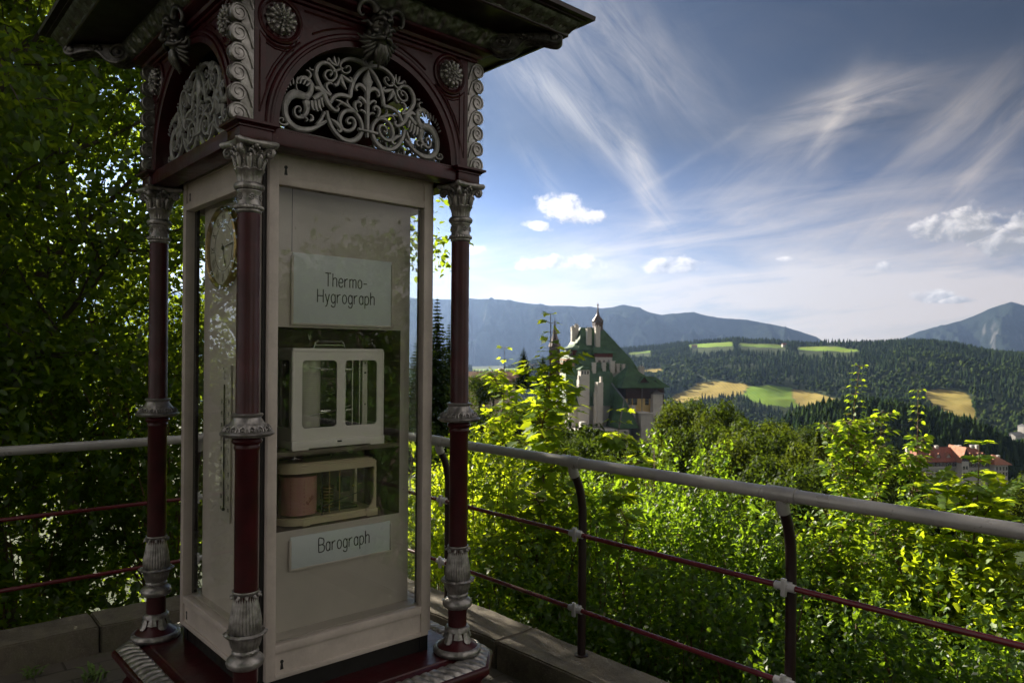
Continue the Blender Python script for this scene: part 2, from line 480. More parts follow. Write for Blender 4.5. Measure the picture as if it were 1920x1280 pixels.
# --- columns
def flute(n, d):
    return lambda i, a, r, z: (r * (1 - d * (0.5 - 0.5 * math.cos(a * n)) ** 2), z)
def scallop(n, d, dz=0.0):
    return lambda i, a, r, z: (r * (1 + d * abs(math.sin(a * n / 2))), z + dz * abs(math.sin(a * n / 2)))
def make_column():
    mb = MB()
    mb.lathe([(.0385, .62), (.0385, .895), (.0385, 1.36), (.041, 1.365), (.043, 1.372), (.041, 1.379), (.040, 1.382), (.047, 1.387), (.050, 1.394), (.047, 1.402), (.041, 1.405), (.044, 1.412), (.040, 1.42), (.0385, 1.43), (.0375, 2.17)], 40)
    mb.lathe([(.041, .52), (.0405, .545), (.039, .56), (.039, .63)], 32)                                     # dark neck
    mb.lathe([(.088, .462), (.087, .474), (.078, .482), (.066, .490), (.055, .500), (.048, .51), (.044, .53)], 40)       # maroon bell
    c = mb.build('column', M['maroon'], kiosk)
    # foot: bottom ring, acanthus sheath, disc, cup, fluted vase
    mb = MB()
    mb.lathe([(.084, .4475), (.095, .449), (.101, .457), (.101, .466), (.095, .474), (.086, .477), (.082, .474)], 84, mod=lambda i, a, r, z: (r * (1 - .03 * (abs(math.cos(a * 9)) ** 24)) if r > .092 else r, z))
    for k in range(8):                                                                                      # acanthus leaves round the bell
        a = 2 * PI * k / 8 + .2
        big = k % 2 == 0
        rows = [(.046, .545), (.050, .530), (.056, .512), (.062 if big else .054, .503 if big else .516), (.066 if big else .053, .496 if big else .513), (.062 if big else .050, .490 if big else .510)]
        wid = [.012, .017, .019, .018, .012, .003]
        vs = []; fs = []
        for (r, z), w in zip(rows, wid):
            for j in range(7):
                b = (j - 3) / 3
                rr = r + .004 * (1 - b * b) - .003 * abs(math.sin(b * PI * 2))
                vs.append((rr * math.cos(a + b * w / .055), rr * math.sin(a + b * w / .055), z))
        for i in range(len(rows) - 1):
            for j in range(6):
                q = i * 7 + j
                fs.append((q, q + 7, q + 8, q + 1))
        mb.add(vs, fs)
    mb.lathe([(.052, .538), (.0505, .55), (.046, .556), (.041, .558)], 48, mod=scallop(16, .04))
    mb.build('foot_ring', M['silver'], c, sharp=50)
    mb = MB()
    # disc
    mb.lathe([(.038, .632), (.051, .634), (.060, .642), (.0625, .652), (.060, .662), (.050, .672), (.042, .678)], 48)
    # rope and cup
    mb.lathe([(.038, .677), (.044, .681), (.0455, .687), (.043, .693), (.038, .697)], 72, mod=lambda i, a, r, z: (r * (1 - .07 * (0.5 + 0.5 * math.sin(a * 14 + z * 420))), z))
    mb.lathe([(.041, .694), (.047, .703), (.052, .719), (.055, .735), (.068, .741), (.0695, .746), (.061, .752), (.050, .75)], 96,
             mod=lambda i, a, r, z: (r * (1 + (.10 if r > .058 else 0) * (abs(math.sin(a * 4)) - .55) - (.045 * (0.5 - .5 * math.cos(a * 24)) if r < .057 else 0)), z + (.004 * abs(math.sin(a * 4)) if r > .058 else 0)))
    # fluted vase
    pr = [(.049, .746), (.0535, .757), (.0540, .772), (.0520, .795), (.0475, .822), (.0430, .846), (.0395, .864), (.0390, .874), (.0425, .883), (.0450, .888), (.0435, .892), (.0392, .89)]
    mb.lathe(pr, 112, mod=lambda i, a, r, z: (r * (1 - (.075 if z < .875 else 0) * (0.5 - .5 * math.cos(a * 28)) ** 2), z))
    for k in range(10):
        a = 2 * PI * k / 10
        Mx = Matrix.Rotation(a, 4, 'Z')
        mb.sphere((.0425, 0, .873), .006, 8, 6, M=Mx, sc=(1.3, 1, .8))
        mb.tube([Mx @ Vector((.041, 0, .878)), Mx @ Vector((.050, 0, .8735)), Mx @ Vector((.0525, 0, .869))], [.006, .0045, .001], 6)
    mb.build('fluted_vase', M['silver'], c, sharp=50)
    # collar at the middle of the shaft
    mb = MB()
    pr = [(.0365, 1.405), (.078, 1.410), (.088, 1.416), (.0895, 1.421), (.086, 1.425), (.078, 1.428), (.066, 1.446), (.060, 1.452), (.056, 1.455), (.0475, 1.468), (.045, 1.474), (.051, 1.479), (.052, 1.484), (.049, 1.487), (.037, 1.488)]
    mb.lathe(pr, 96, mod=lambda i, a, r, z: (r * (1 + .045 * math.cos(a * 16) * math.sin(PI * (z - 1.428) / .024)) if 1.4285 < z < 1.4515 else r, z))
    for k in range(16):
        a = 2 * PI * (k + .5) / 16
        Mx = Matrix.Rotation(a, 4, 'Z')
        mb.tube([Mx @ Vector((.079, -.008, 1.429)), Mx @ Vector((.0735, -.010, 1.440)), Mx @ Vector((.068, 0, 1.4465)), Mx @ Vector((.0735, .010, 1.440)), Mx @ Vector((.079, .008, 1.429))], .0028, 6)
        mb.sphere((.0755, 0, 1.4345), .004, 8, 6, M=Mx)
    mb.build('collar', M['silver'], c, sharp=50)
    # capital
    mb = MB()
    bead = lambda n, d: (lambda i, a, r, z: (r * (1 - d * (0.5 - .5 * math.cos(a * n))) if r > .042 else r, z))
    mb.lathe([(.0365, 2.158), (.040, 2.160), (.042, 2.166), (.0415, 2.170), (.047, 2.172), (.0495, 2.178), (.047, 2.184), (.040, 2.186)], 112, mod=bead(28, .07))
    mb.lathe([(.040, 2.184), (.0400, 2.192), (.0385, 2.196), (.0385, 2.228), (.041, 2.231), (.041, 2.235), (.038, 2.237)], 40)
    for k in range(6):                                                                                      # rosettes on the drum
        a = 2 * PI * k / 6 + .35
        for q in range(7):
            b = 2 * PI * q / 7
            Mx = Matrix.Rotation(a + .18 * math.cos(b), 4, 'Z')
            mb.sphere((.0392, 0, 2.212 + .0085 * math.sin(b)), .0042, 6, 5, M=Mx)
        mb.sphere((.0405, 0, 2.212), .0035, 6, 5, M=Matrix.Rotation(a, 4, 'Z'))
        mb.box(.0375, .0402, -.006, .006, 2.214, 2.217, M=Matrix.Rotation(a + PI / 6, 4, 'Z'))
        mb.box(.0375, .0402, -.006, .006, 2.206, 2.209, M=Matrix.Rotation(a + PI / 6, 4, 'Z'))
    mb.lathe([(.039, 2.236), (.047, 2.238), (.0505, 2.246), (.0505, 2.252), (.046, 2.259), (.038, 2.262)], 120, mod=lambda i, a, r, z: (r * (1 - (.05 if r > .044 else 0) * (0.5 + .5 * math.sin(a * 26 + z * 300))), z))
    mb.lathe([(.037, 2.260), (.0385, 2.275), (.041, 2.290), (.046, 2.297), (.0485, 2.300), (.046, 2.305), (.040, 2.303)], 96,
             mod=lambda i, a, r, z: (r * (1 + (.09 if z > 2.288 else 0) * (abs(math.sin(a * 5)) - .5) - (.08 * (0.5 - .5 * math.cos(a * 20)) ** 2 if z < 2.292 else 0)), z + (.005 * abs(math.sin(a * 5)) if z > 2.294 else 0)))
    mb.lathe([(.038, 2.298), (.041, 2.315), (.044, 2.335), (.047, 2.345), (.050, 2.349), (.047, 2.356), (.044, 2.376)], 96,
             mod=lambda i, a, r, z: (r * (1 - (.10 * (0.5 - .5 * math.cos(a * 16)) ** 2 if z < 2.34 else 0)), z))
    for k in range(8):                                                                                      # standing leaves
        a = 2 * PI * k / 8 + PI / 8
        Mx = Matrix.Rotation(a, 4, 'Z')
        mb.tube([Mx @ Vector(p) for p in ((.041, 0, 2.302), (.0435, 0, 2.322), (.048, 0, 2.341), (.056, 0, 2.347), (.058, 0, 2.340))], [.005, .009, .009, .007, .003], 8)
        for q in range(4):
            mb.sphere((.043 + q * .0012, 0, 2.306 + q * .009), .0032, 6, 5, M=Matrix.Rotation(a + PI / 8, 4, 'Z'))
    for k in range(4):                                                                                      # corner volutes and bosses
        a = PI / 4 + k * PI / 2
        Mx = Matrix.Rotation(a, 4, 'Z')
        sp = [(.046, 2.352), (.060, 2.372), (.076, 2.374), (.083, 2.364), (.079, 2.353), (.070, 2.352), (.067, 2.360), (.072, 2.365), (.0755, 2.361)]
        mb.tube([Mx @ Vector((x, 0, z)) for x, z, _ in catmull([(x, z, 1) for x, z in sp], 4)], .0085, 8)
        for sgn in (-1, 1):
            mb.tube([Mx @ Vector((x, sgn * .0075, z)) for x, z, _ in catmull([(x, z, 1) for x, z in sp], 3)], .003, 6)
        b = a + PI / 4
        Mb = Matrix.Rotation(b, 4, 'Z')
        mb.sphere((.058, 0, 2.379), .0085, 10, 8, M=Mb)
        for sgn in (-1, 1):
            mb.sphere((.054, sgn * .011, 2.372), .006, 8, 6, M=Mb)
            mb.tube([Mb @ Vector(p) for p in ((.046, sgn * .004, 2.350), (.051, sgn * .012, 2.364), (.053, sgn * .022, 2.366), (.052, sgn * .024, 2.359), (.051, sgn * .018, 2.358))], [.005, .0045, .004, .0035, .002], 7)
    h = .076; N = 9
    def abac(hh, z):
        pts = []
        for k in range(4):
            a = k * PI / 2
            for i in range(N):
                s = -1 + 2 * i / (N - 1)
                x = hh * (1 - .20 * (1 - s * s)); y = hh * s * .90
                pts.append((x * math.cos(a) - y * math.sin(a), x * math.sin(a) + y * math.cos(a), z))
        return pts
    rings = [abac(h * .86, 2.377), abac(h * .93, 2.379), abac(h, 2.388), abac(h, 2.394), abac(h * .93, 2.399)]
    n = len(rings[0]); vs = [p for r in rings for p in r]; fs = [tuple(reversed(range(n))), tuple(range(4 * n, 5 * n))]
    for i in range(4):
        for k in range(n):
            k2 = (k + 1) % n
            fs.append((i * n + k, i * n + k2, (i + 1) * n + k2, (i + 1) * n + k))
    mb.add(vs, fs)
    mb.build('capital', M['silver'], c, sharp=50)
    return c
col0 = make_column()
for i, (sx, sy) in enumerate(((-1, -1), (1, -1), (-1, 1), (1, 1))):
    c = col0 if i == 0 else copy_tree(col0, kiosk)
    c.location = (sx * HX, sy * HY, 0)

# --- cabinet
CX, CY = HX - AI, HY - AI
Z0, Z1 = .522, 2.418
mb = MB()
for sx in (-1, 1):
    for sy in (-1, 1):
        mb.box(*(sorted((sx * (CX + .004), sx * (CX - .036)))), *(sorted((sy * (CY + .004), sy * (CY - .036)))), .447, 2.43)
mb.box(-CX + .03, CX - .03, -CY + .0, CY - .0, .447, .519)
mb.box(-CX + .0, CX - .0, -CY + .03, CY - .03, .448, .518)
mb.box(-CX - .01, CX + .01, -CY - .01, CY + .01, 2.419, 2.47)
cabinet = mb.build('cabinet_frame', M['black'], kiosk)
mb = MB()
mb.box(-CX + .012, CX - .012, -CY + .012, CY - .012, .52, .648)
mb.build('cabinet_floor', M['board'], kiosk)
def make_door(w, glass=None):
    """door leaf of width w in the plane y = 0, outside towards -y"""
    h = w / 2
    mb = MB()
    st = .036
    mb.box(-h, -h + st, -.026, .012, Z0, Z1, .002)
    mb.box(h - st, h, -.026, .012, Z0, Z1, .002)
    for z0, z1, yo in ((Z0, .541, -.0258), (.616, .646, -.0255), (2.292, 2.322, -.0255), (2.404, Z1, -.0258)):
        mb.box(-h + st - .001, h - st + .001, yo, .0118, z0, z1, .002)
    mb.box(-h + st - .001, h - st + .001, -.0175, .008, .540, .617)
    mb.box(-h + st - .001, h - st + .001, -.0175, .008, 2.321, 2.405)
    for zc in (1.50, .93, 2.05):                                     # hinge pins
        mb.lathe([(.0055, zc - .05), (.0055, zc + .03), (.0075, zc + .031), (.0075, zc + .036), (.006, zc + .037), (.006, zc + .052), (.0075, zc + .053), (.004, zc + .062), (.001, zc + .068)], 12, M=Matrix.Translation((h + .004, -.018, 0)))
    d = mb.build('door', M['cream'], kiosk)
    mb = MB()
    mb.box(-h + st - .004, h - st + .004, -.006, -.002, .643, 2.295)
    mb.build('pane', glass or M['glass'], d)
    for z in (.575, 2.352):
        mb = MB()
        x = -h + st + .028
        mb.prism([(x + .0065 * math.cos(a), z + .006 + .0065 * math.sin(a)) for a in [k * PI / 6 for k in range(12)]], -.0192, -.017)
        mb.prism([(x - .0028, z + .004), (x + .0028, z + .004), (x + .0062, z - .022), (x - .0062, z - .022)], -.0190, -.017)
        mb.build('keyhole', M['ink'], d)
    return d
for w, loc, rz in ((2 * CX - .016, (0, -CY, 0), 0), (2 * CX - .016, (0, CY, 0), PI)):
    d = make_door(w); d.location = loc; d.rotation_euler = (0, 0, rz)
for w, loc, rz in ((2 * CY - .016, (CX, 0, 0), PI / 2), (2 * CY - .016, (-CX, 0, 0), -PI / 2)):
    d = make_door(w, M['glass_side']); d.location = loc; d.rotation_euler = (0, 0, rz)

# --- instrument board: box column inside the cabinet with a niche at the front
BX, BY = .3165, .3138
mb = MB()
N0, N1, NZ0, NZ1, ND = -.2715, .2715, 1.022, 1.787, -.03
xs = (-BX, N0, N1, BX); zs = (.646, NZ0, NZ1, 2.40)
for i in range(3):
    for j in range(3):
        if i == 1 and j == 1: continue
        mb.add([(xs[i], -BY, zs[j]), (xs[i + 1], -BY, zs[j]), (xs[i + 1], -BY, zs[j + 1]), (xs[i], -BY, zs[j + 1])], [(0, 1, 2, 3)])
mb.add([(-BX, -BY, .646), (BX, -BY, .646), (BX, BY, .646), (-BX, BY, .646), (-BX, -BY, 2.4), (BX, -BY, 2.4), (BX, BY, 2.4), (-BX, BY, 2.4)],
       [(1, 2, 6, 5), (2, 3, 7, 6), (3, 0, 4, 7), (4, 5, 6, 7)])
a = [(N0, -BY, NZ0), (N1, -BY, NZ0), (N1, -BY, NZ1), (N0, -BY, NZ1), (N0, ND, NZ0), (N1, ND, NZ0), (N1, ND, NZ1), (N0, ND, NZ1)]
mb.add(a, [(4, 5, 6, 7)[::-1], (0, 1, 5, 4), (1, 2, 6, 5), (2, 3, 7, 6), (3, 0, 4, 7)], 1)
# raised lining round the niche, seam, screws
for x in (N0 - .0, N1):
    pass
mb.box(-.2165, -.2145, -BY - .0012, -BY, 2.072, 2.395, mat=2)
for x, z in ((-.296, 1.62), (-.296, 1.28), (.295, 1.62), (.295, 1.12), (-.296, 1.05), (.295, 1.40), (-.2, 2.16), (-.2, .93)):
    mb.lathe([(.0045, 0), (.0042, .0015), (.002, .0022)], 10, M=Matrix.Translation((x, -BY, z)) @ Matrix.Rotation(PI / 2, 4, 'X'))
board = mb.build('instrument_board', [M['board'], M['niche'], M['ink']], kiosk)
mb = MB()
mb.box(N0 + .001, N1 - .001, -BY + .002, ND - .002, 1.300, 1.317, .001)
mb.build('shelf', M['niche'], kiosk)

# --- entablature: impost blocks, beams, arch panels, corner strips
for sx in (-1, 1):
    for sy in (-1, 1):
        mb = MB()
        Mx = Matrix.Translation((sx * HX, sy * HY, 0))
        mb.box(-.055, .055, -.055, .055, 2.3995, 2.437, .002, M=Mx)
        mb.lathe([(.055 * 1.414, 2.436), (.060 * 1.414, 2.437), (.060 * 1.414, 2.441), (.067 * 1.414, 2.447), (.075 * 1.414, 2.450), (.075 * 1.414, 2.4585), (.06, 2.4595)], 4, M=Mx @ Matrix.Rotation(PI / 4, 4, 'Z'))
        mb.build('impost_block', M['maroon'], kiosk)
def side_frames():
    return ((S, (0, -HY, 0), 0), (SV, (HX, 0, 0), PI / 2), (S, (0, HY, 0), PI), (SV, (-HX, 0, 0), -PI / 2))
GR = [[(0.0774,0.1814,0.0059),(0.0732,0.2138,0.0063),(0.0622,0.2487,0.0063),(0.0426,0.2812,0.0062),(0.0186,0.304,0.0062),(-0.0097,0.3191,0.0061),(-0.0376,0.3268,0.0061),(-0.0695,0.3235,0.0058),(-0.0955,0.3112,0.0051),(-0.1096,0.2947,0.0042),(-0.1086,0.277,0.0034),(-0.096,0.2654,0.003),(-0.078,0.2688,0.0028),(-0.0682,0.2835,0.0026),(-0.0738,0.2941,0.0023),(-0.085,0.2911,0.0025),(-0.0872,0.2825,0.0032)],
[(0.0774,0.1814,0.0059),(0.1067,0.1826,0.0064),(0.1341,0.174,0.0064),(0.1518,0.1579,0.006),(0.1595,0.1405,0.0051)],
[(-0.1481,0.1697,0.0042),(-0.172,0.1778,0.0062),(-0.1915,0.1985,0.0069),(-0.2067,0.2299,0.0069),(-0.2006,0.2607,0.0065),(-0.1794,0.2801,0.0057),(-0.1535,0.2799,0.005),(-0.1314,0.263,0.0042),(-0.126,0.2446,0.0038),(-0.1399,0.2252,0.0037),(-0.1594,0.2215,0.0037),(-0.1725,0.2347,0.0037),(-0.1662,0.2521,0.0033),(-0.1489,0.2597,0.0029),(-0.1436,0.2492,0.0027),(-0.1522,0.2407,0.0037)],
[(-0.1627,0.1091,0.0054),(-0.1569,0.0847,0.0062),(-0.1427,0.0561,0.0062),(-0.1205,0.0328,0.0063),(-0.0937,0.0194,0.0068),(-0.0621,0.0204,0.0073),(-0.0348,0.0359,0.0074),(-0.0189,0.0615,0.0065),(-0.0168,0.0865,0.0057),(-0.0286,0.1125,0.0056),(-0.0495,0.1315,0.0056),(-0.0769,0.1455,0.0051),(-0.1083,0.1559,0.0038),(-0.1283,0.1577,0.0017)],
[(-0.0379,0.1227,0.003),(-0.0518,0.131,0.0052),(-0.0722,0.1313,0.006),(-0.0946,0.1202,0.0059),(-0.1078,0.0973,0.0059),(-0.1085,0.0752,0.0059),(-0.0976,0.0567,0.0055),(-0.0751,0.0549,0.0055),(-0.0544,0.0684,0.0052),(-0.0463,0.0884,0.0047),(-0.0547,0.1048,0.0043),(-0.072,0.1043,0.0038),(-0.0818,0.0909,0.0034),(-0.0754,0.0814,0.003),(-0.0664,0.0861,0.0039)],
[(-0.2029,0.0494,0.0049),(-0.1861,0.0725,0.0045),(-0.1713,0.1032,0.0049)],
[(-0.2029,0.0482,0.0061),(-0.1859,0.0588,0.0053),(-0.1646,0.072,0.0041)],
[(-0.2352,0.1355,0.0068),(-0.2581,0.1436,0.01),(-0.2868,0.1425,0.0114),(-0.3089,0.124,0.0102),(-0.3219,0.0944,0.0089),(-0.3204,0.0644,0.0086),(-0.3081,0.0405,0.0086),(-0.2858,0.0262,0.0083),(-0.2571,0.0226,0.0076),(-0.2238,0.0314,0.0069),(-0.1944,0.0484,0.0053),(-0.1645,0.0704,0.0033)],
[(-0.2456,0.1273,0.0088),(-0.2391,0.0978,0.0076),(-0.2513,0.0719,0.006),(-0.2718,0.0617,0.0048),(-0.2862,0.0701,0.0039),(-0.2871,0.0889,0.0033),(-0.2742,0.1007,0.003),(-0.2639,0.0942,0.0028),(-0.2699,0.0813,0.0032)],
[(-0.2657,0.0707,0.0044),(-0.2492,0.0685,0.0044),(-0.2387,0.0612,0.0032),(-0.2449,0.0533,0.0016)],
[(-0.3121,0.0321,0.0039),(-0.322,0.0251,0.0035),(-0.3387,0.0257,0.0031),(-0.3467,0.0353,0.0029),(-0.3389,0.046,0.0027),(-0.3294,0.0443,0.0025),(-0.3309,0.0357,0.0029)],
[(-0.2498,0.1359,0.0096),(-0.2312,0.1538,0.0085),(-0.2243,0.1749,0.0077),(-0.2262,0.1939,0.0073),(-0.238,0.2045,0.0072),(-0.2546,0.2061,0.0072),(-0.2677,0.1989,0.006)],
[(-0.283,0.1759,0.0016),(-0.2788,0.1578,0.0024),(-0.2623,0.1495,0.0024),(-0.2491,0.1534,0.0012)],
[(-0.2359,0.2069,0.0028),(-0.2277,0.2226,0.004),(-0.2361,0.234,0.0028),(-0.2457,0.2354,0.002)],
[(-0.2295,0.1969,0.0028),(-0.2211,0.1951,0.0028),(-0.2134,0.1795,0.001)],
[(-0.2628,0.2059,0.0044),(-0.2751,0.1971,0.004),(-0.2819,0.1839,0.0028),(-0.2749,0.1799,0.0012)],
[(-0.2104,0.1802,0.0053),(-0.1914,0.1829,0.0082),(-0.1741,0.1675,0.0086),(-0.1631,0.1464,0.0078),(-0.1477,0.1282,0.0062),(-0.1266,0.1171,0.005),(-0.1161,0.1274,0.0038),(-0.1236,0.1349,0.0029)],
[(-0.2352,0.1277,0.0052),(-0.2371,0.1099,0.0048),(-0.232,0.1025,0.002)],
[(-0.2227,0.1326,0.0057),(-0.2203,0.1098,0.0053),(-0.2139,0.0996,0.002)],
[(-0.21,0.1355,0.0057),(-0.2056,0.1112,0.0053),(-0.1983,0.0984,0.002)],
[(-0.1974,0.1416,0.0057),(-0.1916,0.1163,0.0049),(-0.1842,0.1043,0.002)],
[(-0.1859,0.1509,0.0057),(-0.1815,0.1304,0.0045),(-0.1771,0.1196,0.0016)],
[(-0.2164,0.141,0.0069),(-0.1954,0.1585,0.0073),(-0.1827,0.1693,0.0061)],
[(0.0078,0.2026,0.004),(-0.0041,0.2243,0.0057),(-0.0228,0.2369,0.0065),(-0.039,0.2322,0.0056),(-0.0457,0.2183,0.0043),(-0.0388,0.2119,0.0022)],
[(0.0059,0.161,0.0026),(-0.006,0.1788,0.0044),(-0.0201,0.1899,0.0044),(-0.0307,0.1886,0.003),(-0.0279,0.1799,0.0017)],
[(0.0039,0.1195,0.0022),(-0.0056,0.138,0.0035),(-0.0196,0.1438,0.0035),(-0.0265,0.1394,0.0022)],
[(0.0075,0.2354,0.0035),(-0.0021,0.2556,0.0053),(-0.0161,0.2602,0.0017)],
[(-0.038,0.1328,0.003),(-0.0473,0.149,0.0047),(-0.0461,0.1655,0.0056),(-0.0324,0.1719,0.0052),(-0.0222,0.1649,0.0035),(-0.0276,0.1547,0.0022)],
[(-0.0701,0.1479,0.0026),(-0.0806,0.1575,0.003),(-0.0794,0.1707,0.0011)],
[(-0.0949,0.1522,0.003),(-0.1083,0.1492,0.0025),(-0.1162,0.1374,0.0013)],
[(-0.125,0.2806,0.0025),(-0.134,0.3001,0.005),(-0.1372,0.3143,0.0008)],
[(-0.1272,0.282,0.0021),(-0.147,0.2887,0.0046),(-0.158,0.2996,0.0041),(-0.1657,0.2896,0.0016)],
[(-0.1228,0.2832,0.0017),(-0.1177,0.3005,0.0038),(-0.1196,0.3159,0.0008)],
[(-0.2173,0.2427,0.002),(-0.2308,0.2423,0.002),(-0.2321,0.2486,0.0008)],
[(-0.107,0.2554,0.003),(-0.1024,0.2306,0.0072),(-0.0842,0.2049,0.0009)],
[(-0.1092,0.2508,0.0025),(-0.12,0.2202,0.005),(-0.1309,0.2095,0.0038),(-0.1345,0.2166,0.0017)],
[(-0.1048,0.2539,0.0025),(-0.0846,0.245,0.0055),(-0.0664,0.2395,0.0047),(-0.0643,0.2502,0.003),(-0.0734,0.2539,0.0017)],
[(-0.1459,0.1722,0.0021),(-0.1613,0.1863,0.0041),(-0.1658,0.2029,0.0049),(-0.1529,0.214,0.0037),(-0.1419,0.21,0.0017)],
[(-0.1473,0.0836,0.0017),(-0.1253,0.0748,0.0063),(-0.1052,0.0579,0.0068),(-0.1117,0.0446,0.0038),(-0.1229,0.0503,0.0017)],
[(-0.2316,0.0569,0.0024),(-0.2199,0.0652,0.0048),(-0.2192,0.077,0.0036),(-0.2306,0.0811,0.0016)],
[(-0.1393,0.2582,0.0031),(-0.0997,0.2797,0.0032)]]
def make_rosette(parent, x, z, y):
    mb = MB()
    for ring, (n, r, rr) in enumerate(((12, .040, .0125), (10, .024, .010), (6, .010, .006))):
        for k in range(n):
            a = 2 * PI * k / n + ring * .3
            c, s = math.cos(a), math.sin(a)
            yy = y - .010 - ring * .006
            mb.tube([(x + c * r * .35, yy + .004, z + s * r * .35), (x + c * r * .75, yy - .008, z + s * r * .75), (x + c * (r + .004), yy - .011, z + s * (r + .004)), (x + c * (r + .011), yy - .003, z + s * (r + .011))], [rr * .45, rr * .8, rr * .75, rr * .2], 7)
            if ring == 0:
                mb.sphere((x + c * .052, y - .012, z + s * .052), .0055, 6, 5)
    mb.lathe([(.050, 0), (.048, .005), (.03, .010), (.004, .012)], 28, M=Matrix.Translation((x, y, z)) @ Matrix.Rotation(PI / 2, 4, 'X'))
    mb.sphere((x, y - .030, z), .0075, 10, 8)
    return mb.build('rosette', M['silver'], parent, sharp=60)
def make_grille(parent):
    mb = MB()
    G = .0055
    for q in GR:
        pts = [(p[0] - .005, p[1] + 2.46, p[2] * 1.32) for p in q]
        mb.ribbon(pts, G, .013); mb.ribbon(pts, G, .013, mirror=True)
    # central palmette stem, tips and tie bar
    mb.ribbon([(0, 2.505, .005), (0, 2.56, .008), (0, 2.64, .010), (0, 2.69, .012), (0, 2.715, .020), (0, 2.735, .014), (0, 2.758, .001)], G, .016)
    mb.ribbon([(-.042, 2.529, .0058), (.042, 2.529, .0058)], G - .004, .015, sub=1)
    mb.ribbon([(-.34, 2.468, .009), (.34, 2.468, .009)], G + .012, .010, sub=1)
    for sx in (-1, 1):
        mb.ribbon([(0, 2.775, .003), (sx * .012, 2.79, .008), (sx * .022, 2.80, .002)], G, .013)
        # feathered back of the griffin: small scales along the body
        for k in range(9):
            a = 2.9 - k * .20
            cx, cz = -.268, 2.578
            x = cx + .062 * math.cos(a); z = cz + .062 * math.sin(a)
            x2 = cx + .088 * math.cos(a - .12); z2 = cz + .085 * math.sin(a - .12)
            mb.ribbon([(x, z, .003), ((x + x2) / 2, (z + z2) / 2, .0042), (x2, z2, .0016)], G - .010, .006, mirror=(sx > 0), sub=2)
    return mb.build('grille', M['grille'], parent, sharp=40)
def make_mask(parent, x, z, y):
    """grotesque goat-horned head with flowing beard"""
    mb = MB()
    T = Matrix.Translation((x, y, z)) @ Matrix.Rotation(R(14), 4, 'X')
    mb.sphere((0, -.040, .030), .044, 20, 14, M=T, sc=(.86, .9, 1.12))             # skull
    mb.sphere((0, -.055, -.020), .034, 16, 12, M=T, sc=(.9, .8, 1.1))               # lower face
    mb.tube([T @ Vector(p) for p in ((0, -.080, .036), (0, -.094, .018), (0, -.104, -.002), (0, -.098, -.010))], [.006, .0085, .012, .009], 10)   # nose
    for s in (-1, 1):
        mb.sphere((s * .009, -.094, -.005), .0075, 8, 6, M=T)
        mb.tube([T @ Vector(p) for p in ((s * .004, -.084, .042), (s * .016, -.084, .050), (s * .032, -.070, .044), (s * .038, -.056, .034))], [.008, .010, .008, .004], 8)  # brow
        mb.sphere((s * .018, -.074, .028), .009, 10, 8, M=T)                         # eye
        mb.sphere((s * .026, -.068, .002), .015, 12, 8, M=T, sc=(1, .8, .8))         # cheek
        mb.tube([T @ Vector(p) for p in ((s * .003, -.092, -.020), (s * .018, -.090, -.020), (s * .038, -.074, -.030), (s * .060, -.058, -.026), (s * .070, -.052, -.018))], [.007, .010, .009, .006, .002], 8)  # moustache
        horn = [(s * .022, -.048, .066), (s * .038, -.046, .088), (s * .062, -.044, .096), (s * .086, -.042, .084), (s * .094, -.042, .058), (s * .084, -.046, .040), (s * .073, -.048, .046)]
        hp = catmull(horn, 5)
        mb.tube([T @ Vector(p) for p in hp], [(.015 - .0115 * i / len(hp)) * (1.0 + .16 * (i % 2)) for i in range(len(hp))], 10)
        mb.tube([T @ Vector(p) for p in ((s * .036, -.040, .020), (s * .056, -.040, .030), (s * .074, -.036, .022))], [.012, .009, .002], 8)  # ear
        for k in range(5):                                                           # side locks of beard
            z0 = -.012 - k * .012
            mb.tube([T @ Vector(p) for p in ((s * (.026 - k * .003), -.060, z0), (s * (.046 - k * .004), -.058, z0 - .016), (s * (.070 - k * .007), -.046, z0 - .020 - k * .004), (s * (.088 - k * .011), -.040, z0 - .010 - k * .010))], [.010, .010, .008, .002], 7)
    for k, dx in enumerate((-.012, 0, .012)):                                         # chin beard
        mb.tube([T @ Vector(p) for p in ((dx * .7, -.074, -.045), (dx * 1.5, -.078, -.070), (dx * 1.1, -.070, -.100), (dx * .2 + .006 * (k - 1), -.066, -.128 if k == 1 else -.112))], [.012, .012, .008, .002], 8)
    for k in range(7):                                                               # curls on the brow
        a = PI * k / 6
        mb.sphere((.024 * math.cos(a), -.070, .060 + .012 * math.sin(a)), .009, 8, 6, M=T)
    mb.lathe([(.032, 0), (.030, .02), (.02, .03)], 16, M=T @ Matrix.Rotation(PI / 2, 4, 'X'))
    return mb.build('mask', M['bronze'], parent, sharp=60)
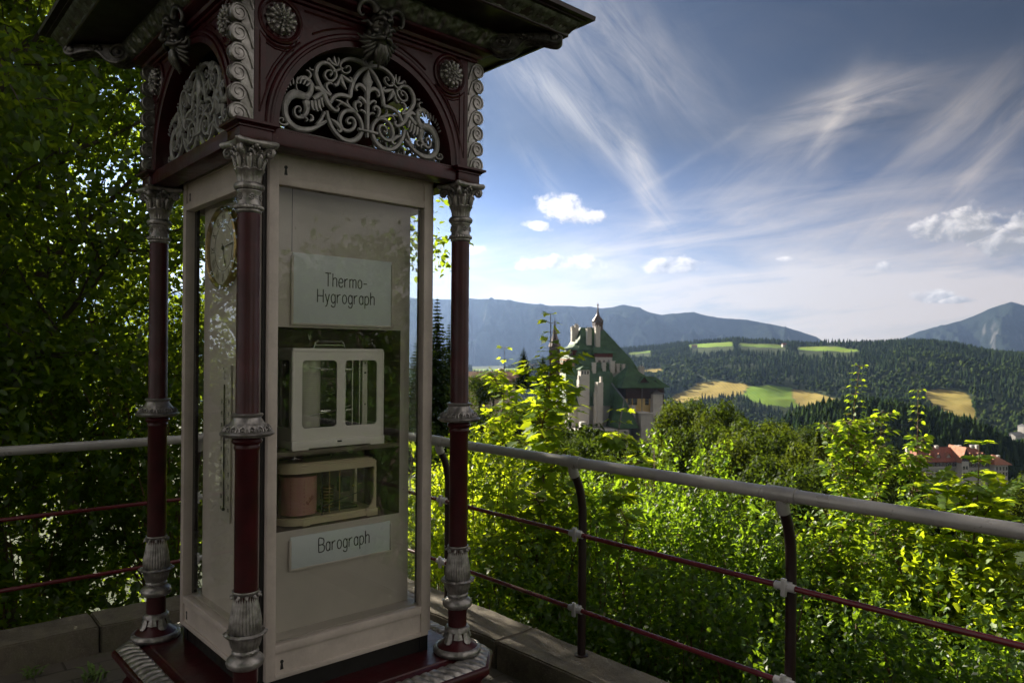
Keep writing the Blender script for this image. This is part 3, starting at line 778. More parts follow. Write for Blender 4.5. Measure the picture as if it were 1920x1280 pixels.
def arch_panel(w, loc, rz):
    h = w / 2 - .001
    r1, r2 = h - .045, h - .083
    zc, zt = 2.46, 2.905
    yf, yb = -.034, .034
    mb = MB()
    # plate with the arched opening
    n = 40
    arc = [(r1 * math.cos(PI - PI * i / n), zc + r1 * .985 * math.sin(PI - PI * i / n)) for i in range(n + 1)]
    outer = [(-h, zc), (-h, zt)] + [(-h + 2 * h * i / (n - 2), zt) for i in range(1, n - 2)] + [(h, zt), (h, zc)]
    outer = outer[:1] + [(-h, zc + (zt - zc) * .5)] + outer[1:-1] + [(h, zc)]
    k = n + 1
    top = []
    for i in range(k):                                  # outer border matched to the arc by angle
        x, z = arc[i]; dx, dz = x, (z - zc)
        t = min((h / abs(dx)) if abs(dx) > 1e-6 else 1e9, ((zt - zc) / dz) if dz > 1e-6 else 1e9)
        top.append((dx * t, zc + dz * t))
    # insert exact corners
    for sgn, idx in ((-1, None), (1, None)):
        j = min(range(k), key=lambda q: (top[q][0] - sgn * h) ** 2 + (top[q][1] - zt) ** 2); top[j] = (sgn * h, zt)
    vs = []
    for yy in (yf, yb):
        vs += [(x, yy, z) for x, z in arc] + [(x, yy, z) for x, z in top]
    fs = []
    for i in range(n):
        fs.append((i, i + 1, k + i + 1, k + i)); b = 2 * k
        fs.append((b + i, b + k + i, b + k + i + 1, b + i + 1))
        fs.append((i, b + i, b + i + 1, i + 1))
        fs.append((k + i, k + i + 1, b + k + i + 1, b + k + i))
    fs += [(0, k, 3 * k, 2 * k), (n, 2 * k + n, 3 * k + n, k + n)]
    mb.add(vs, fs)
    # archivolt: stepped ring proud of the plate
    prof = [(r1 + .012, yf - .001), (r1 + .010, yf - .008), (r1 + .004, yf - .011), (r1 - .004, yf - .010), (r1 - .008, yf - .016), (r1 - .014, yf - .017), (r1 - .018, yf - .010), (r2, yf - .008), (r2, yb), (r1 + .005, yb - .003)]
    vs = []; fs = []; m = len(prof)
    for i in range(n + 1):
        a = PI - PI * i / n
        for rr, yy in prof: vs.append((rr * math.cos(a), yy, zc + rr * .985 * math.sin(a)))
    for i in range(n):
        for j in range(m):
            j2 = (j + 1) % m
            fs.append((i * m + j, (i + 1) * m + j, (i + 1) * m + j2, i * m + j2))
    fs += [tuple(range(m)), tuple(reversed(range(n * m, n * m + m)))]
    mb.add(vs, fs)
    for sx in (-1, 1):
        cx, cz = sx * (h - .088), 2.828
        mb.tube([(cx + .074 * math.cos(a), yf - .002, cz + .074 * math.sin(a)) for a in [2 * PI * q / 40 for q in range(41)]], .008, 8, cap=False)
        mb.tube([(cx + .064 * math.cos(a), yf - .001, cz + .064 * math.sin(a)) for a in [2 * PI * q / 40 for q in range(41)]], .0035, 6, cap=False)
        # spandrel triangle mouldings
        def pol(r, a): return (sx * r * math.cos(a), zc + r * .985 * math.sin(a))
        for dd, ww in ((0, .005), (.011, .0028)):
            e = dd
            pts = [(sx * (h - .016 - e), yf - .001, 2.50 + e * 3), (sx * (h - .016 - e), yf - .001, 2.745 - e), ] + \
                  [(cx + (.092 + e) * math.cos(t), yf - .001, cz + (.092 + e) * math.sin(t)) for t in ([-.65, -1.0, -1.4, -1.75, -2.05] if sx > 0 else [-2.49, -2.14, -1.74, -1.39, -1.09])]
            a_end = .83
            pts += [(lambda q: (q[0], yf - .001, q[1]))(pol(r1 + .024 + e, t)) for t in (a_end - e, .65, .5, .35, .22 + e)]
            pts.append(pts[0])
            mb.tube(pts, ww, 6, cap=False)
        mb.tube([(lambda q: (q[0], yf - .001, q[1]))(pol(r1 + .03, t)) for t in (.98, 1.1, 1.25, 1.4)], .004, 6)
        mb.tube([(cx - sx * .09, yf - .001, 2.888), (sx * .09, yf - .001, 2.888)], .004, 6)
    # rail under the arch, slightly proud
    mb.box(-w / 2 + .058, w / 2 - .058, yf - .012, yb + .012, 2.398, 2.449, .003)
    mb.box(-w / 2 + .058, w / 2 - .058, yf - .006, yb + .006, 2.448, 2.4585, .002)
    p = mb.build('arch_panel', M['maroon'], kiosk, loc, (0, 0, rz), recalc=False)
    for sx in (-1, 1): make_rosette(p, sx * (h - .088), 2.828, yf)
    make_grille(p)
    make_mask(p, .0, 2.885, yf - .006)
    return p
arch_panel(S, (0, -HY, 0), 0)
arch_panel(SV, (HX, 0, 0), PI / 2)
arch_panel(S, (0, HY, 0), PI)
arch_panel(SV, (-HX, 0, 0), -PI / 2)

def scroll_strip(sx, sy):
    mb = MB()
    y0, y1 = -.042, -.010
    mb.box(.002, .046, y0 + .004, y1 - .004, 2.4595, 2.905, .002)
    for k in range(7):
        z = 2.482 + k * .0655
        if z > 2.90: break
        # scroll body across the strip, spiral on both cheeks
        mb.lathe([(.024, y0 + .002), (.026, y0 + .008), (.023, (y0 + y1) / 2), (.026, y1 - .008), (.024, y1 - .002)], 20, M=Matrix.Translation((.054, 0, z)) @ Matrix.Rotation(-PI / 2, 4, 'X'))
        sp = []
        for q in range(26):
            t = q / 25
            a = -.2 + t * 2 * PI * 1.75
            r = .0275 * (1 - t) ** .8 + .003
            sp.append((.054 + r * math.cos(a), z + r * math.sin(a), .0042 * (1 - .35 * t)))
        tail = [(.006, z - .042, .0022), (.012, z - .020, .004), (.024, z + .012, .0045), (.040, z + .0262, .0045), (.054, z + .0285, .0045)]
        body = [(.054 + (.0275 * (1 - t) ** .8 + .003) * math.cos(PI / 2 - t * 2 * PI * 1.6), z + (.0275 * (1 - t) ** .8 + .003) * math.sin(PI / 2 - t * 2 * PI * 1.6), .0046 * (1 - .4 * t)) for t in [q / 24 for q in range(1, 25)]]
        mb.ribbon(tail + body, y0 + .004, .006, sub=1)
        mb.ribbon([(x, zz, w) for x, zz, w in tail + body], -(y1 - .004), .006, sub=1, M=Matrix.Scale(-1, 4, (0, 1, 0)))
    o = mb.build('scroll_strip', M['silver'], kiosk, (sx * (HX + .0), sy * HY, 0), sharp=50, recalc=True)
    if sx < 0: o.scale = (-1, 1, 1)
    return o
for sx in (-1, 1):
    for sy in (-1, 1):
        scroll_strip(sx, sy)
# corner posts behind the strips
for sx in (-1, 1):
    for sy in (-1, 1):
        mb = MB(); mb.box(-.038, .0015, -.038, .038, 2.4596, 2.9045, M=Matrix.Translation((sx * HX, sy * HY, 0)) @ Matrix.Diagonal((sx, 1, 1, 1)))
        mb.build('corner_post', M['maroon'], kiosk, recalc=True)

# --- cornice, soffit, eave and roof
mb = MB()
mb.sweep_square([(-.05, 2.905), (.040, 2.905), (.046, 2.908), (.046, 2.916), (.058, 2.920), (.062, 2.932), (.085, 2.938), (.095, 2.944), (.095, 2.954), (.07, 2.956), (.07, 3.03), (-.05, 3.03)], HX, HY)
cornice = mb.build('cornice', M['maroon'], kiosk, recalc=True)
def leaf_band(prof_at, hx, hy, pitch, pattern, parent, name, mat):
    """moulding swept round the rectangle with a repeated relief; prof_at(t) -> (out, z), t 0..1"""
    mb = MB()
    nv = 10
    for k in range(4):
        rot = Matrix.Rotation(k * PI / 2, 4, 'Z')
        a, b = (hx, hy) if k % 2 == 0 else (hy, hx)
        # face at x = a, running along y from -b to b (mitred by the outset)
        L = 2 * b; n = max(2, round(L / pitch)); nu = n * 12
        vs = []; fs = []
        for i in range(nu + 1):
            s = i / nu
            for j in range(nv + 1):
                t = j / nv
                o, z = prof_at(t)
                h = pattern(s * n, t) if 0 < j < nv else 0
                o2, z2 = prof_at(min(1, t + .02)); o1, z1 = prof_at(max(0, t - .02))
                dx, dz = o2 - o1, z2 - z1; l = math.hypot(dx, dz) or 1
                nx, nz = dz / l, -dx / l
                vs.append(rot @ Vector((a + o + nx * h, (-1 + 2 * s) * (b + o), z + nz * h)))
        for i in range(nu):
            for j in range(nv):
                q = i * (nv + 1) + j
                fs.append((q, q + nv + 1, q + nv + 2, q + 1))
        mb.add(vs, fs)
    return mb.build(name, mat, parent, sharp=70)
def acanthus(u, t):
    f = u % 1.0
    leaf = math.cos((f - .5) * PI) ** .5 if True else 0
    vein = abs(math.sin((f - .5) * PI * 5 * (1.2 - .5 * t)))
    dots = max(0, math.sin((u * 3) * PI) * math.sin(t * PI * 4)) ** 2
    return .004 + .014 * leaf * math.sin(PI * t) ** .7 * (.55 + .45 * vein) + .006 * dots
def shell(u, t):
    f = (u % 1.0) - .5
    a = math.atan2(f, .12 + (1 - t) * 1.0)
    rays = abs(math.cos(a * 13))
    edge = 1 if abs(f) < .46 * (t ** .35 + .05) else .25
    return .002 + .011 * rays ** .7 * edge * math.sin(PI * min(1, t * .85 + .1))
leaf_band(lambda t: (.093 + .040 * t ** 1.5, 2.955 + .066 * t), HX, HY, .085, acanthus, cornice, 'leaf_moulding', M['bronze'])
mb = MB()
mb.sweep_square([(.06, 3.021), (.135, 3.021), (.28, 3.026), (.296, 3.020), (.300, 3.010), (.309, 3.008), (.314, 3.013), (.314, 3.020), (.35, 3.066), (.368, 3.068), (.368, 3.074), (.392, 3.076), (.394, 3.092), (.36, 3.094), (.06, 3.06)], HX, HY)
soffit = mb.build('soffit', M['maroon_dark'], kiosk, recalc=True)
leaf_band(lambda t: (.312 + .044 * t ** 1.6, 3.014 + .056 * t ** .8), HX, HY, .078, shell, soffit, 'shell_moulding', M['bronze'])
mb = MB()
mb.slab([(-HX - .05, -HY - .05), (HX + .05, -HY - .05), (HX + .05, HY + .05), (-HX - .05, HY + .05)], 2.955, 3.02)
mb.build('ceiling', M['black'], kiosk)
# diagonal consoles at the corners
for sx, sy in ((-1, -1), (1, -1), (1, 1), (-1, 1)):
    mb = MB()
    a = math.atan2(sy, sx)
    Mx = Matrix.Translation((sx * HX, sy * HY, 0)) @ Matrix.Rotation(a, 4, 'Z')
    q2 = math.sqrt(2)
    path = [(.115 * q2, 2.985), (.128 * q2, 3.004), (.150 * q2, 2.998), (.158 * q2, 2.978), (.140 * q2, 2.952), (.108 * q2, 2.953), (.088 * q2, 2.975), (.092 * q2, 3.002)]
    outer = [(.086 * q2, 3.014), (.086 * q2, 2.975), (.100 * q2, 2.949), (.128 * q2, 2.941), (.158 * q2, 2.952), (.182 * q2, 2.984), (.205 * q2, 2.994), (.240 * q2, 2.990), (.262 * q2, 2.982), (.282 * q2, 2.980), (.292 * q2, 2.994), (.286 * q2, 3.008), (.274 * q2, 3.019)]
    P = catmull([(x, z, 1) for x, z in outer], 4)
    mb.prism([(p[0], p[1]) for p in P], -.034, .034, M=Mx)
    for yy in (-.030, -.010, .010, .030):                            # reeds on the underside
        mb.tube([Mx @ Vector((p[0], yy, p[1] - .001)) for p in P], .0075, 6)
    for sg in (-1, 1):
        sp = []
        for k in range(40):
            t = k / 39; aa = -PI / 2 - t * 2 * PI * 2.0; r = .042 * (1 - t) + .005
            sp.append(Mx @ Vector((.120 * q2 + r * math.cos(aa) * 1.1, sg * .038, 2.981 + r * math.sin(aa) * .85)))
        mb.tube(sp, [.0065 - .003 * k / 39 for k in range(40)], 6)
        mb.sphere((.120 * q2, sg * .040, 2.981), .010, 10, 8, M=Mx)
        mb.sphere((.272 * q2, sg * .034, 2.997), .016, 10, 8, M=Mx, sc=(1, .5, 1))
        for k in range(6):
            mb.sphere((.175 * q2 + .008 * k, sg * (.036 + .003 * (k % 2)), 3.004 - .004 * abs(k - 2) + .006 * (k % 2)), .009, 8, 6, M=Mx)
    mb.build('console', M['bronze'], kiosk, sharp=55, recalc=False)
mb = MB()
prof = [(.394, 3.0935), (.33, 3.125), (.20, 3.21), (.08, 3.34), (-.08, 3.50), (-.25, 3.62), (-.36, 3.72)]
rings = []
for o, z in prof:
    X, Y = HX + o, HY + o
    rings.append([(X, -Y, z), (X, Y, z), (-X, Y, z), (-X, -Y, z)])
vs = [p for r in rings for p in r]; fs = []
for i in range(len(rings) - 1):
    for k in range(4):
        k2 = (k + 1) % 4; fs.append((i * 4 + k, i * 4 + k2, (i + 1) * 4 + k2, (i + 1) * 4 + k))
fs.append((0, 3, 2, 1)); q = (len(rings) - 1) * 4; fs.append((q, q + 1, q + 2, q + 3))
mb.add(vs, fs)
mb.lathe([(.09, 3.71), (.11, 3.73), (.07, 3.76), (.05, 3.80), (.075, 3.85), (.05, 3.90), (.02, 3.95), (.008, 4.15)], 20)
mb.build('roof', M['maroon_dark'], kiosk)
# ------------------------------------------------------------------ things inside the cabinet
CK, SK = math.cos(KANG), math.sin(KANG)
def kw(lx, ly, z): return (KX + lx * CK - ly * SK, KY + lx * SK + ly * CK, z)
def kthing(name, lx, ly, z, rz=0.0): return empty(name, kw(lx, ly, z), KANG + rz)
def rrect(x0, x1, z0, z1, r, n=5):
    pts = []
    for cx, cz, a0 in ((x1 - r, z0 + r, -PI / 2), (x1 - r, z1 - r, 0), (x0 + r, z1 - r, PI / 2), (x0 + r, z0 + r, PI)):
        for k in range(n + 1):
            a = a0 + PI / 2 * k / n
            pts.append((cx + r * math.cos(a), cz + r * math.sin(a)))
    return pts
def plate(mb, outer, holes, y0, y1, mat=0, M=None):
    """flat plate in xz with holes, between y0 (front) and y1; triangulated with bmesh"""
    bm = bmesh.new()
    edges = []
    for loop in [outer] + holes:
        vs = [bm.verts.new((x, 0, z)) for x, z in loop]
        for i in range(len(vs)): edges.append(bm.edges.new((vs[i], vs[(i + 1) % len(vs)])))
    bmesh.ops.triangle_fill(bm, use_beauty=True, use_dissolve=False, edges=edges, normal=(0, -1, 0))
    bm.verts.index_update()
    V = [v.co.copy() for v in bm.verts]; F = []
    for f in bm.faces:
        ids = [v.index for v in f.verts]
        F.append(ids if f.normal.y < 0 else ids[::-1])
    n = len(V)
    vs = [(v.x, y0, v.z) for v in V] + [(v.x, y1, v.z) for v in V]
    fs = [tuple(f) for f in F] + [tuple(i + n for i in reversed(f)) for f in F]
    idx = 0
    for li, loop in enumerate([outer] + holes):
        m = len(loop)
        area = sum(loop[i][0] * loop[(i + 1) % m][1] - loop[(i + 1) % m][0] * loop[i][1] for i in range(m))
        ccw = area > 0
        for i in range(m):
            a, b = idx + i, idx + (i + 1) % m
            q = (a, a + n, b + n, b)
            if (li == 0) != ccw: q = tuple(reversed(q))
            fs.append(q)
        idx += m
    bm.free()
    mb.add(vs, fs, mat, M)

# sign plates with text
def sign(label, cx, z0, z1, w, lines):
    t = kthing('name_sign', cx, -BY - .0015, (z0 + z1) / 2)
    tag(t, label, 'sign', 'name signs on the instrument board')
    h = (z1 - z0) / 2
    mb = MB(); mb.box(-w / 2, w / 2, -.006, 0, -h, h, .0012); p = mb.build('plate', M['sign'], t)
    mb = MB()
    for txt, x, z, ch, xs in lines: write(mb, txt, x - cx, z - (z0 + z1) / 2, ch, .0021, -.0062, .0008, xs=xs)
    mb.build('lettering', M['ink'], p)
    mb = MB()
    for s in (-1, 1):
        mb.box(min(s * (w / 2 + .007), s * (w / 2 - .002)), max(s * (w / 2 + .007), s * (w / 2 - .002)), -.011, .0, -h - .006, h - .012, .002)
    mb.box(-w / 2 - .004, w / 2 + .004, -.0105, 0, -h - .0075, -h + .001, .002)
    mb.build('holder', M['board'], t)
    return t
sign('pale blue-grey sign reading Thermo-Hygrograph above the niche', .003, 1.803, 2.069, .434,
     [('Thermo-', -.081, 1.950, .051, .97), ('Hygrograph', -.113, 1.886, .051, .98)])
sign('pale blue-grey sign reading Barograph below the niche', .005, .876, .997, .438, [('Barograph', -.099, .922, .052, .955)])

# thermo-hygrograph: white metal case with two glazed windows
t = kthing('thermo_hygrograph', .003, -.21, 1.3172)
tag(t, 'white metal recording thermo-hygrograph with two rounded windows on the upper shelf', 'instrument')
Z = 1.3172
mb = MB()
yf, yb_ = -.080, .085
mb.box(-.204, .206, yf - .006, yb_, .004, .036, .004)
for x in (-.190, .150):
    mb.box(x - .012, x + .055, yf - .007, yf + .02, 0, .006, .001); mb.box(x - .012, x + .055, yb_ - .02, yb_, 0, .006, .001)
mb.box(-.012, .006, yf - .010, yf - .004, .022, .028, .001, mat=1)
base = mb.build('base', [M['white'], M['ink']], t)
mb = MB()
w1 = rrect(-.160, -.012, .083, .345, .016); w2 = rrect(.023, .171, .083, .345, .016)
plate(mb, rrect(-.198, .200, .036, .384, .014), [w1, w2], yf, yf + .006)
plate(mb, rrect(-.198, .200, .036, .384, .014), [rrect(-.160, .165, .083, .345, .016)], yb_ - .006, yb_)
sw = rrect(-.055, .060, .083, .345, .014)
Ms = Matrix.Translation((-.198, .0025, 0)) @ Matrix.Rotation(-PI / 2, 4, 'Z')
plate(mb, rrect(-.078, .078, .036, .384, .006), [sw], -.004, .002, M=Ms)
Ms2 = Matrix.Translation((.200, .0025, 0)) @ Matrix.Rotation(PI / 2, 4, 'Z')
plate(mb, rrect(-.078, .078, .036, .384, .006), [sw], -.004, .002, M=Ms2)
mb.box(-.2005, .2025, yf - .002, yb_ + .002, .374, .392, .0065)
for sx, x in ((-1, -.197), (1, .199)):
    mb.tube([(x, yf + .004, .037), (x, yf + .004, .380)], .0062, 10)
case = mb.build('case', M['white'], t)
mb = MB()
mb.box(-.165, .176, yf + .0062, yf + .0080, .078, .350)
mb.box(-.193, -.191, -.058, .064, .078, .350)
mb.build('window', M['glass_small'], case)
mb = MB()
mb.tube([(-.075, .0, .390), (-.066, 0, .414), (-.056, 0, .422), (.05, 0, .422), (.060, 0, .414), (.068, 0, .390)], .0042, 8)
mb.box(-.068, .060, -.004, .004, .404, .4065)
mb.build('handle', M['steel'], t)
m, tt, b = new_mat('recorder_chart')
co = objco(tt); sx = tt.node('ShaderNodeSeparateXYZ'); tt.l.new(co, sx.inputs[0])
zl = tt.math('LESS_THAN', tt.math('FRACT', tt.math('MULTIPLY', sx.outputs[2], 130)), .16)
ang = tt.math('ARCTAN2', sx.outputs[1], sx.outputs[0])
al = tt.math('LESS_THAN', tt.math('FRACT', tt.math('MULTIPLY', ang, 9.0)), .10)
tt.l.new(tt.mix(tt.math('MULTIPLY', tt.math('MAXIMUM', zl, al), .55), (.62, .60, .54), (.36, .30, .28)), b.inputs['Base Color'])
M['chart'] = m
m, tt, b = new_mat('red_recorder_chart')
co = objco(tt); sx = tt.node('ShaderNodeSeparateXYZ'); tt.l.new(co, sx.inputs[0])
zl = tt.math('LESS_THAN', tt.math('FRACT', tt.math('MULTIPLY', sx.outputs[2], 260)), .30)
ang = tt.math('ARCTAN2', sx.outputs[1], sx.outputs[0])
al = tt.math('LESS_THAN', tt.math('FRACT', tt.math('MULTIPLY', ang, 20.0)), .35)
c_ = tt.mix(tt.math('MULTIPLY', tt.math('MAXIMUM', zl, al), .75), (.46, .30, .25), (.36, .075, .06))
tt.l.new(c_, b.inputs['Base Color'])
M['chart_red'] = m
mb = MB(); mb.lathe([(.060, 0), (.060, .265), (.052, .266)], 40)
mb.build('chart_drum', M['chart'], t, loc=(-.108, .005, .082))
for x in (.052, .085, .118, .160):
    mb = MB(); mb.tube([(x, -.03 if x < .13 else .02, .06), (x, -.03 if x < .13 else .02, .374)], .0035 if x < .13 else .005, 8)
    mb.build('rod', M['steel'], t)
mb = MB(); mb.box(.125, .148, -.042, -.036, .07, .372, .001)
mb.box(.135, .138, -.046, -.041, .33, .336, mat=1); mb.box(.135, .138, -.046, -.041, .16, .166, mat=1); mb.box(.133, .140, -.046, -.041, .29, .296, mat=1)
mb.build('scale_bar', [M['white'], M['ink']], t)
for z, dz in ((.318, -.022), (.128, .03)):
    mb = MB(); mb.tube([(-.128, -.070, z), (-.06, -.064, z + dz * .35), (.075, -.030, z + dz)], [.0018, .0030, .0042], 8); mb.box(-.07, .07, -.056, -.046, z + dz * .5 - .004, z + dz * .5 + .004, .001)
    mb.build('pen_arm', M['steel'], t)
mb = MB(); mb.box(-.192, .194, .072, .077, .037, .374); mb.box(-.19, .195, .05, .071, .037, .05); mb.box(.0, .19, -.06, .05, .037, .052, .002); mb.lathe([(.03, .052), (.03, .075), (.01, .08)], 16, M=Matrix.Translation((.10, 0, 0)))  # first box is a black board added to stand for shade inside the case
mb.build('mechanism', M['black'], t)

# barograph: ivory lid and base, bowed glass, red chart drum
t = kthing('barograph', -.02, -.205, 1.0225)
tag(t, 'ivory barograph with bowed glass case and red chart drum on the niche floor', 'instrument')
def dshape(x0, x1, r, n=14, rr=.02):
    pts = [(x0 + r - r * math.cos(-PI / 2 + PI * k / n) * 1.0, r * math.sin(-PI / 2 + PI * k / n)) for k in range(n + 1)]
    pts = [(x0 + r - r * math.sin(PI * k / n), -r * math.cos(PI * k / n)) for k in range(n + 1)]     # front -> left -> back
    for a0, cx, cy in ((PI / 2, x1 - rr, r - rr), (0, x1 - rr, -r + rr)):
        for k in range(5):
            a = a0 - PI / 2 * k / 4
            pts.append((cx + rr * math.cos(a), cy + rr * math.sin(a)))
    return pts
mb = MB()
d0 = dshape(-.208, .200, .085); d1 = dshape(-.200, .194, .079)
mb.slab(d0, .004, .026); mb.slab(d1, .025, .031)
mb.box(.150, .202, -.087, .087, .0, .030, .002); mb.box(-.130, -.10, -.087, .087, .0, .026, .002)
mb.build('base', M['ivory'], t)
mb = MB()
mb.slab(dshape(-.210, .202, .087), .203, .226)
mb.slab(dshape(-.206, .198, .083), .2255, .232); mb.slab(dshape(-.198, .190, .075), .2315, .238); mb.slab(dshape(-.186, .178, .063), .2375, .241)
lid = mb.build('lid', M['ivory'], t)
mb = MB(); mb.tube([(-.095, 0, .238), (-.088, 0, .262), (-.068, 0, .274), (.01, 0, .274), (.03, 0, .262), (.036, 0, .238)], .0038, 8)
mb.build('handle', M['black'], lid)
mb = MB()
g = [p for p in dshape(-.204, .196, .081)][:15]
pts = [(.190, -.081)] + g + [(.190, .081)]
vs = []; fs = []
for x, y in pts: vs += [(x, y, .030), (x, y, .204)]
for i in range(len(pts) - 1): fs.append((2 * i, 2 * i + 2, 2 * i + 3, 2 * i + 1))
mb.add(vs, fs); mb.build('bowed_glass', M['glass_small'], t)
mb = MB()
post = [(.182, .030), (.182, .204), (.196, .204), (.196, .030), (.15, .030), (.160, .033), (.170, .042), (.178, .058)]
mb.prism([(.196, .030), (.196, .204), (.184, .204), (.184, .075), (.178, .055), (.166, .040), (.148, .031)], -.083, -.075)
mb.build('end_post', M['ivory'], t, recalc=True)
mb = MB(); mb.prism([(.196, .030), (.196, .204), (.184, .204), (.184, .030)], .075, .083); mb.build('end_post', M['ivory'], t, recalc=True)
drum = MB(); drum.lathe([(.062, 0), (.074, .0), (.074, .147), (.070, .148), (.02, .148)], 48)
dr = drum.build('chart_drum', [M['chart_red']], t, loc=(-.113, -.002, .040))
def on_drum(mb, r=.0746):
    mb.v = [((r + .0004 - y) * math.sin(x / r), -(r + .0004 - y) * math.cos(x / r), z) for x, y, z in mb.v]
M['print_red'] = simple('dark_red_print', (.16, .02, .02), .6)
mb = MB(); write(mb, 'BARO', 0, 0, .013, .0011, 0, .0003, gap=.3, M=Matrix.Translation((.008, 0, .040)) @ Matrix.Rotation(-R(42), 4, 'Y')); on_drum(mb); mb.build('printed_word', M['print_red'], dr)
for x in (-.050, .0, .075):
    mb = MB()
    for k in range(9): write(mb, str((k * 2) % 5), x - .01, .012 + k * .0145, .0055, .0006, 0, .0003)
    on_drum(mb); mb.build('number_column', M['print_red'], dr)
mb = MB(); mb.box(-.052, -.046, -.083, -.080, .034, .20, mat=0); mb.tube([(-.06, -.082, .062), (-.02, -.078, .072), (.17, -.03, .10)], [.0016, .002, .002], 6)
mb.build('pen_arm', M['black'], t)
mb = MB()
for k in range(7): mb.lathe([(.020, .045 + k * .0125), (.027, .048 + k * .0125), (.027, .052 + k * .0125), (.020, .055 + k * .0125)], 24, M=Matrix.Translation((.012, -.01, 0)))
mb.tube([(.045, -.05, .03), (.045, -.05, .20)], .0025, 8); mb.tube([(.0, -.05, .03), (.0, -.05, .20)], .0025, 8)
mb.build('aneroid_capsule', M['brass'], t)
mb = MB(); mb.box(-.03, .14, -.03, .05, .030, .043, .002); mb.box(.07, .11, -.02, .02, .10, .16, .003); mb.sphere((.108, -.05, .127), .007, 10, 8, mat=1); mb.tube([(.122, -.055, .131), (.15, -.05, .134)], .0018, 6, mat=1)
mb.build('mechanism', [M['black'], M['brass']], t)

# wall clock and thermometer on the left face of the board
t = kthing('wall_clock', -BX - .001, .072, 2.112, -PI / 2)
tag(t, 'round pale wall clock with gilt rim showing a quarter past five', 'clock')
Mx = Matrix.Rotation(PI / 2, 4, 'X')
mb = MB(); mb.lathe([(.145, 0), (.166, .0), (.168, .012), (.164, .024), (.156, .028), (.150, .022), (.149, .012)], 72, M=Mx, cap=False)
mb.build('rim', M['brass'], t)
mb = MB(); mb.lathe([(.151, .002), (.151, .009), (.150, .0095)], 64, M=Mx)
dial = mb.build('dial', simple('clock_dial', (.78, .74, .64), .5, 0, .03, 10), t)
mb = MB()
rom = ['XII', 'I', 'II', 'III', 'IIII', 'V', 'VI', 'VII', 'VIII', 'IX', 'X', 'XI']
for k, s in enumerate(rom):
    a = -2 * PI * k / 12
    hh = .034; w = text_width(s, hh, .12)
    Mr = Matrix.Rotation(-a, 4, 'Y')
    write(mb, s, -w / 2, .103, hh, .0015, -.0098, .0006, gap=.12, M=Mr)
mb.tube([(.094 * math.cos(a), -.0100, .094 * math.sin(a)) for a in [2 * PI * q / 60 for q in range(61)]], .0010, 5, cap=False)
mb.build('numerals', M['ink'], dial)
mb = MB()
def hand(a, L, w):
    Mr = Matrix.Rotation(a, 4, 'Y')
    mb.ribbon([(0, -.02, w * .6), (0, L * .6, w), (0, L * .72, w * 2.2), (0, L * .82, w * .9), (0, L, .0006)], -.0125, .0016, M=Mr)
hand(R(84), .118, .0018); hand(R(159), .085, .0024)
mb.lathe([(.009, .011), (.009, .015), (.004, .017)], 16, M=Mx)
mb.build('hands', M['ink'], t)
mb = MB(); mb.lathe([(.149, .021), (.10, .026), (.0, .028)], 48, M=Mx, cap=False); mb.build('crystal', M['glass_small'], t)

t = kthing('thermometer', -BX - .001, .045, 1.325, -PI / 2)
tag(t, 'tall white scale thermometer marked in degrees C on the left face of the board', 'thermometer')
mb = MB(); mb.box(-.055, .055, -.008, 0, -.315, .315, .0015); pl = mb.build('scale_plate', simple('thermometer_plate', (.50, .47, .40), .5, 0, .04, 8), t)
mb = MB(); write(mb, 'C', -.012, .255, .032, .0016, -.0082, .0006); mb.lathe([(.004, 0), (.004, .001)], 10, M=Matrix.Translation((-.016, -.0082, .299)) @ Mx); mb.build('scale_letter', M['ink'], pl)
mb = MB()
for k in range(-35, 56):
    z = -.085 + k * .0048
    L = .042 if k % 10 == 0 else (.024 if k % 5 == 0 else .016)
    if -.31 < z < .25:
        mb.box(.004, .004 + L, -.0086, -.008, z - .0005, z + .0005)
        if k % 10 == 0: mb.box(-.050, -.004, -.0086, -.008, z - .0005, z + .0005)
mb.build('tick_marks', M['ink'], pl)
for side in (-.044, .030):
    mb = MB()
    for k in range(-4, 6):
        z = -.085 + k * .048
        if z < .2: write(mb, str(abs(k) * 10) if k else '0', side, z + .004, .016, .0010, -.0082, .0006)
    mb.build('number_column', M['ink'], pl)
mb = MB(); mb.tube([(0, -.012, -.26), (0, -.012, .235)], .0028, 8); mb.sphere((0, -.012, -.265), .007, 10, 8); mb.build('tube', M['black'], t)
# ------------------------------------------------------------------ terrace
DR = Vector((.678, -.735)).normalized(); P1 = Vector((.369, 3.797))                  # right railing line
DL = Vector((.762, .648)).normalized(); PL = Vector((-2.766, 4.001))                 # left railing line
NR = Vector((-DR.y, DR.x)) * -1                                                      # inward normals
if NR.dot(P1) > 0: NR = -NR
NL = Vector((DL.y, -DL.x))
def isect(p, d, q, e):
    c = d.x * e.y - d.y * e.x
    t = ((q.x - p.x) * e.y - (q.y - p.y) * e.x) / c
    return p + d * t
CORNER = isect(P1, DR, PL, DL)
pv = MB()
ci = isect(P1 + NR * .10, DR, PL + NL * .10, DL)
far_r = P1 + NR * .10 + DR * 11; far_l = PL + NL * .10 - DL * 11
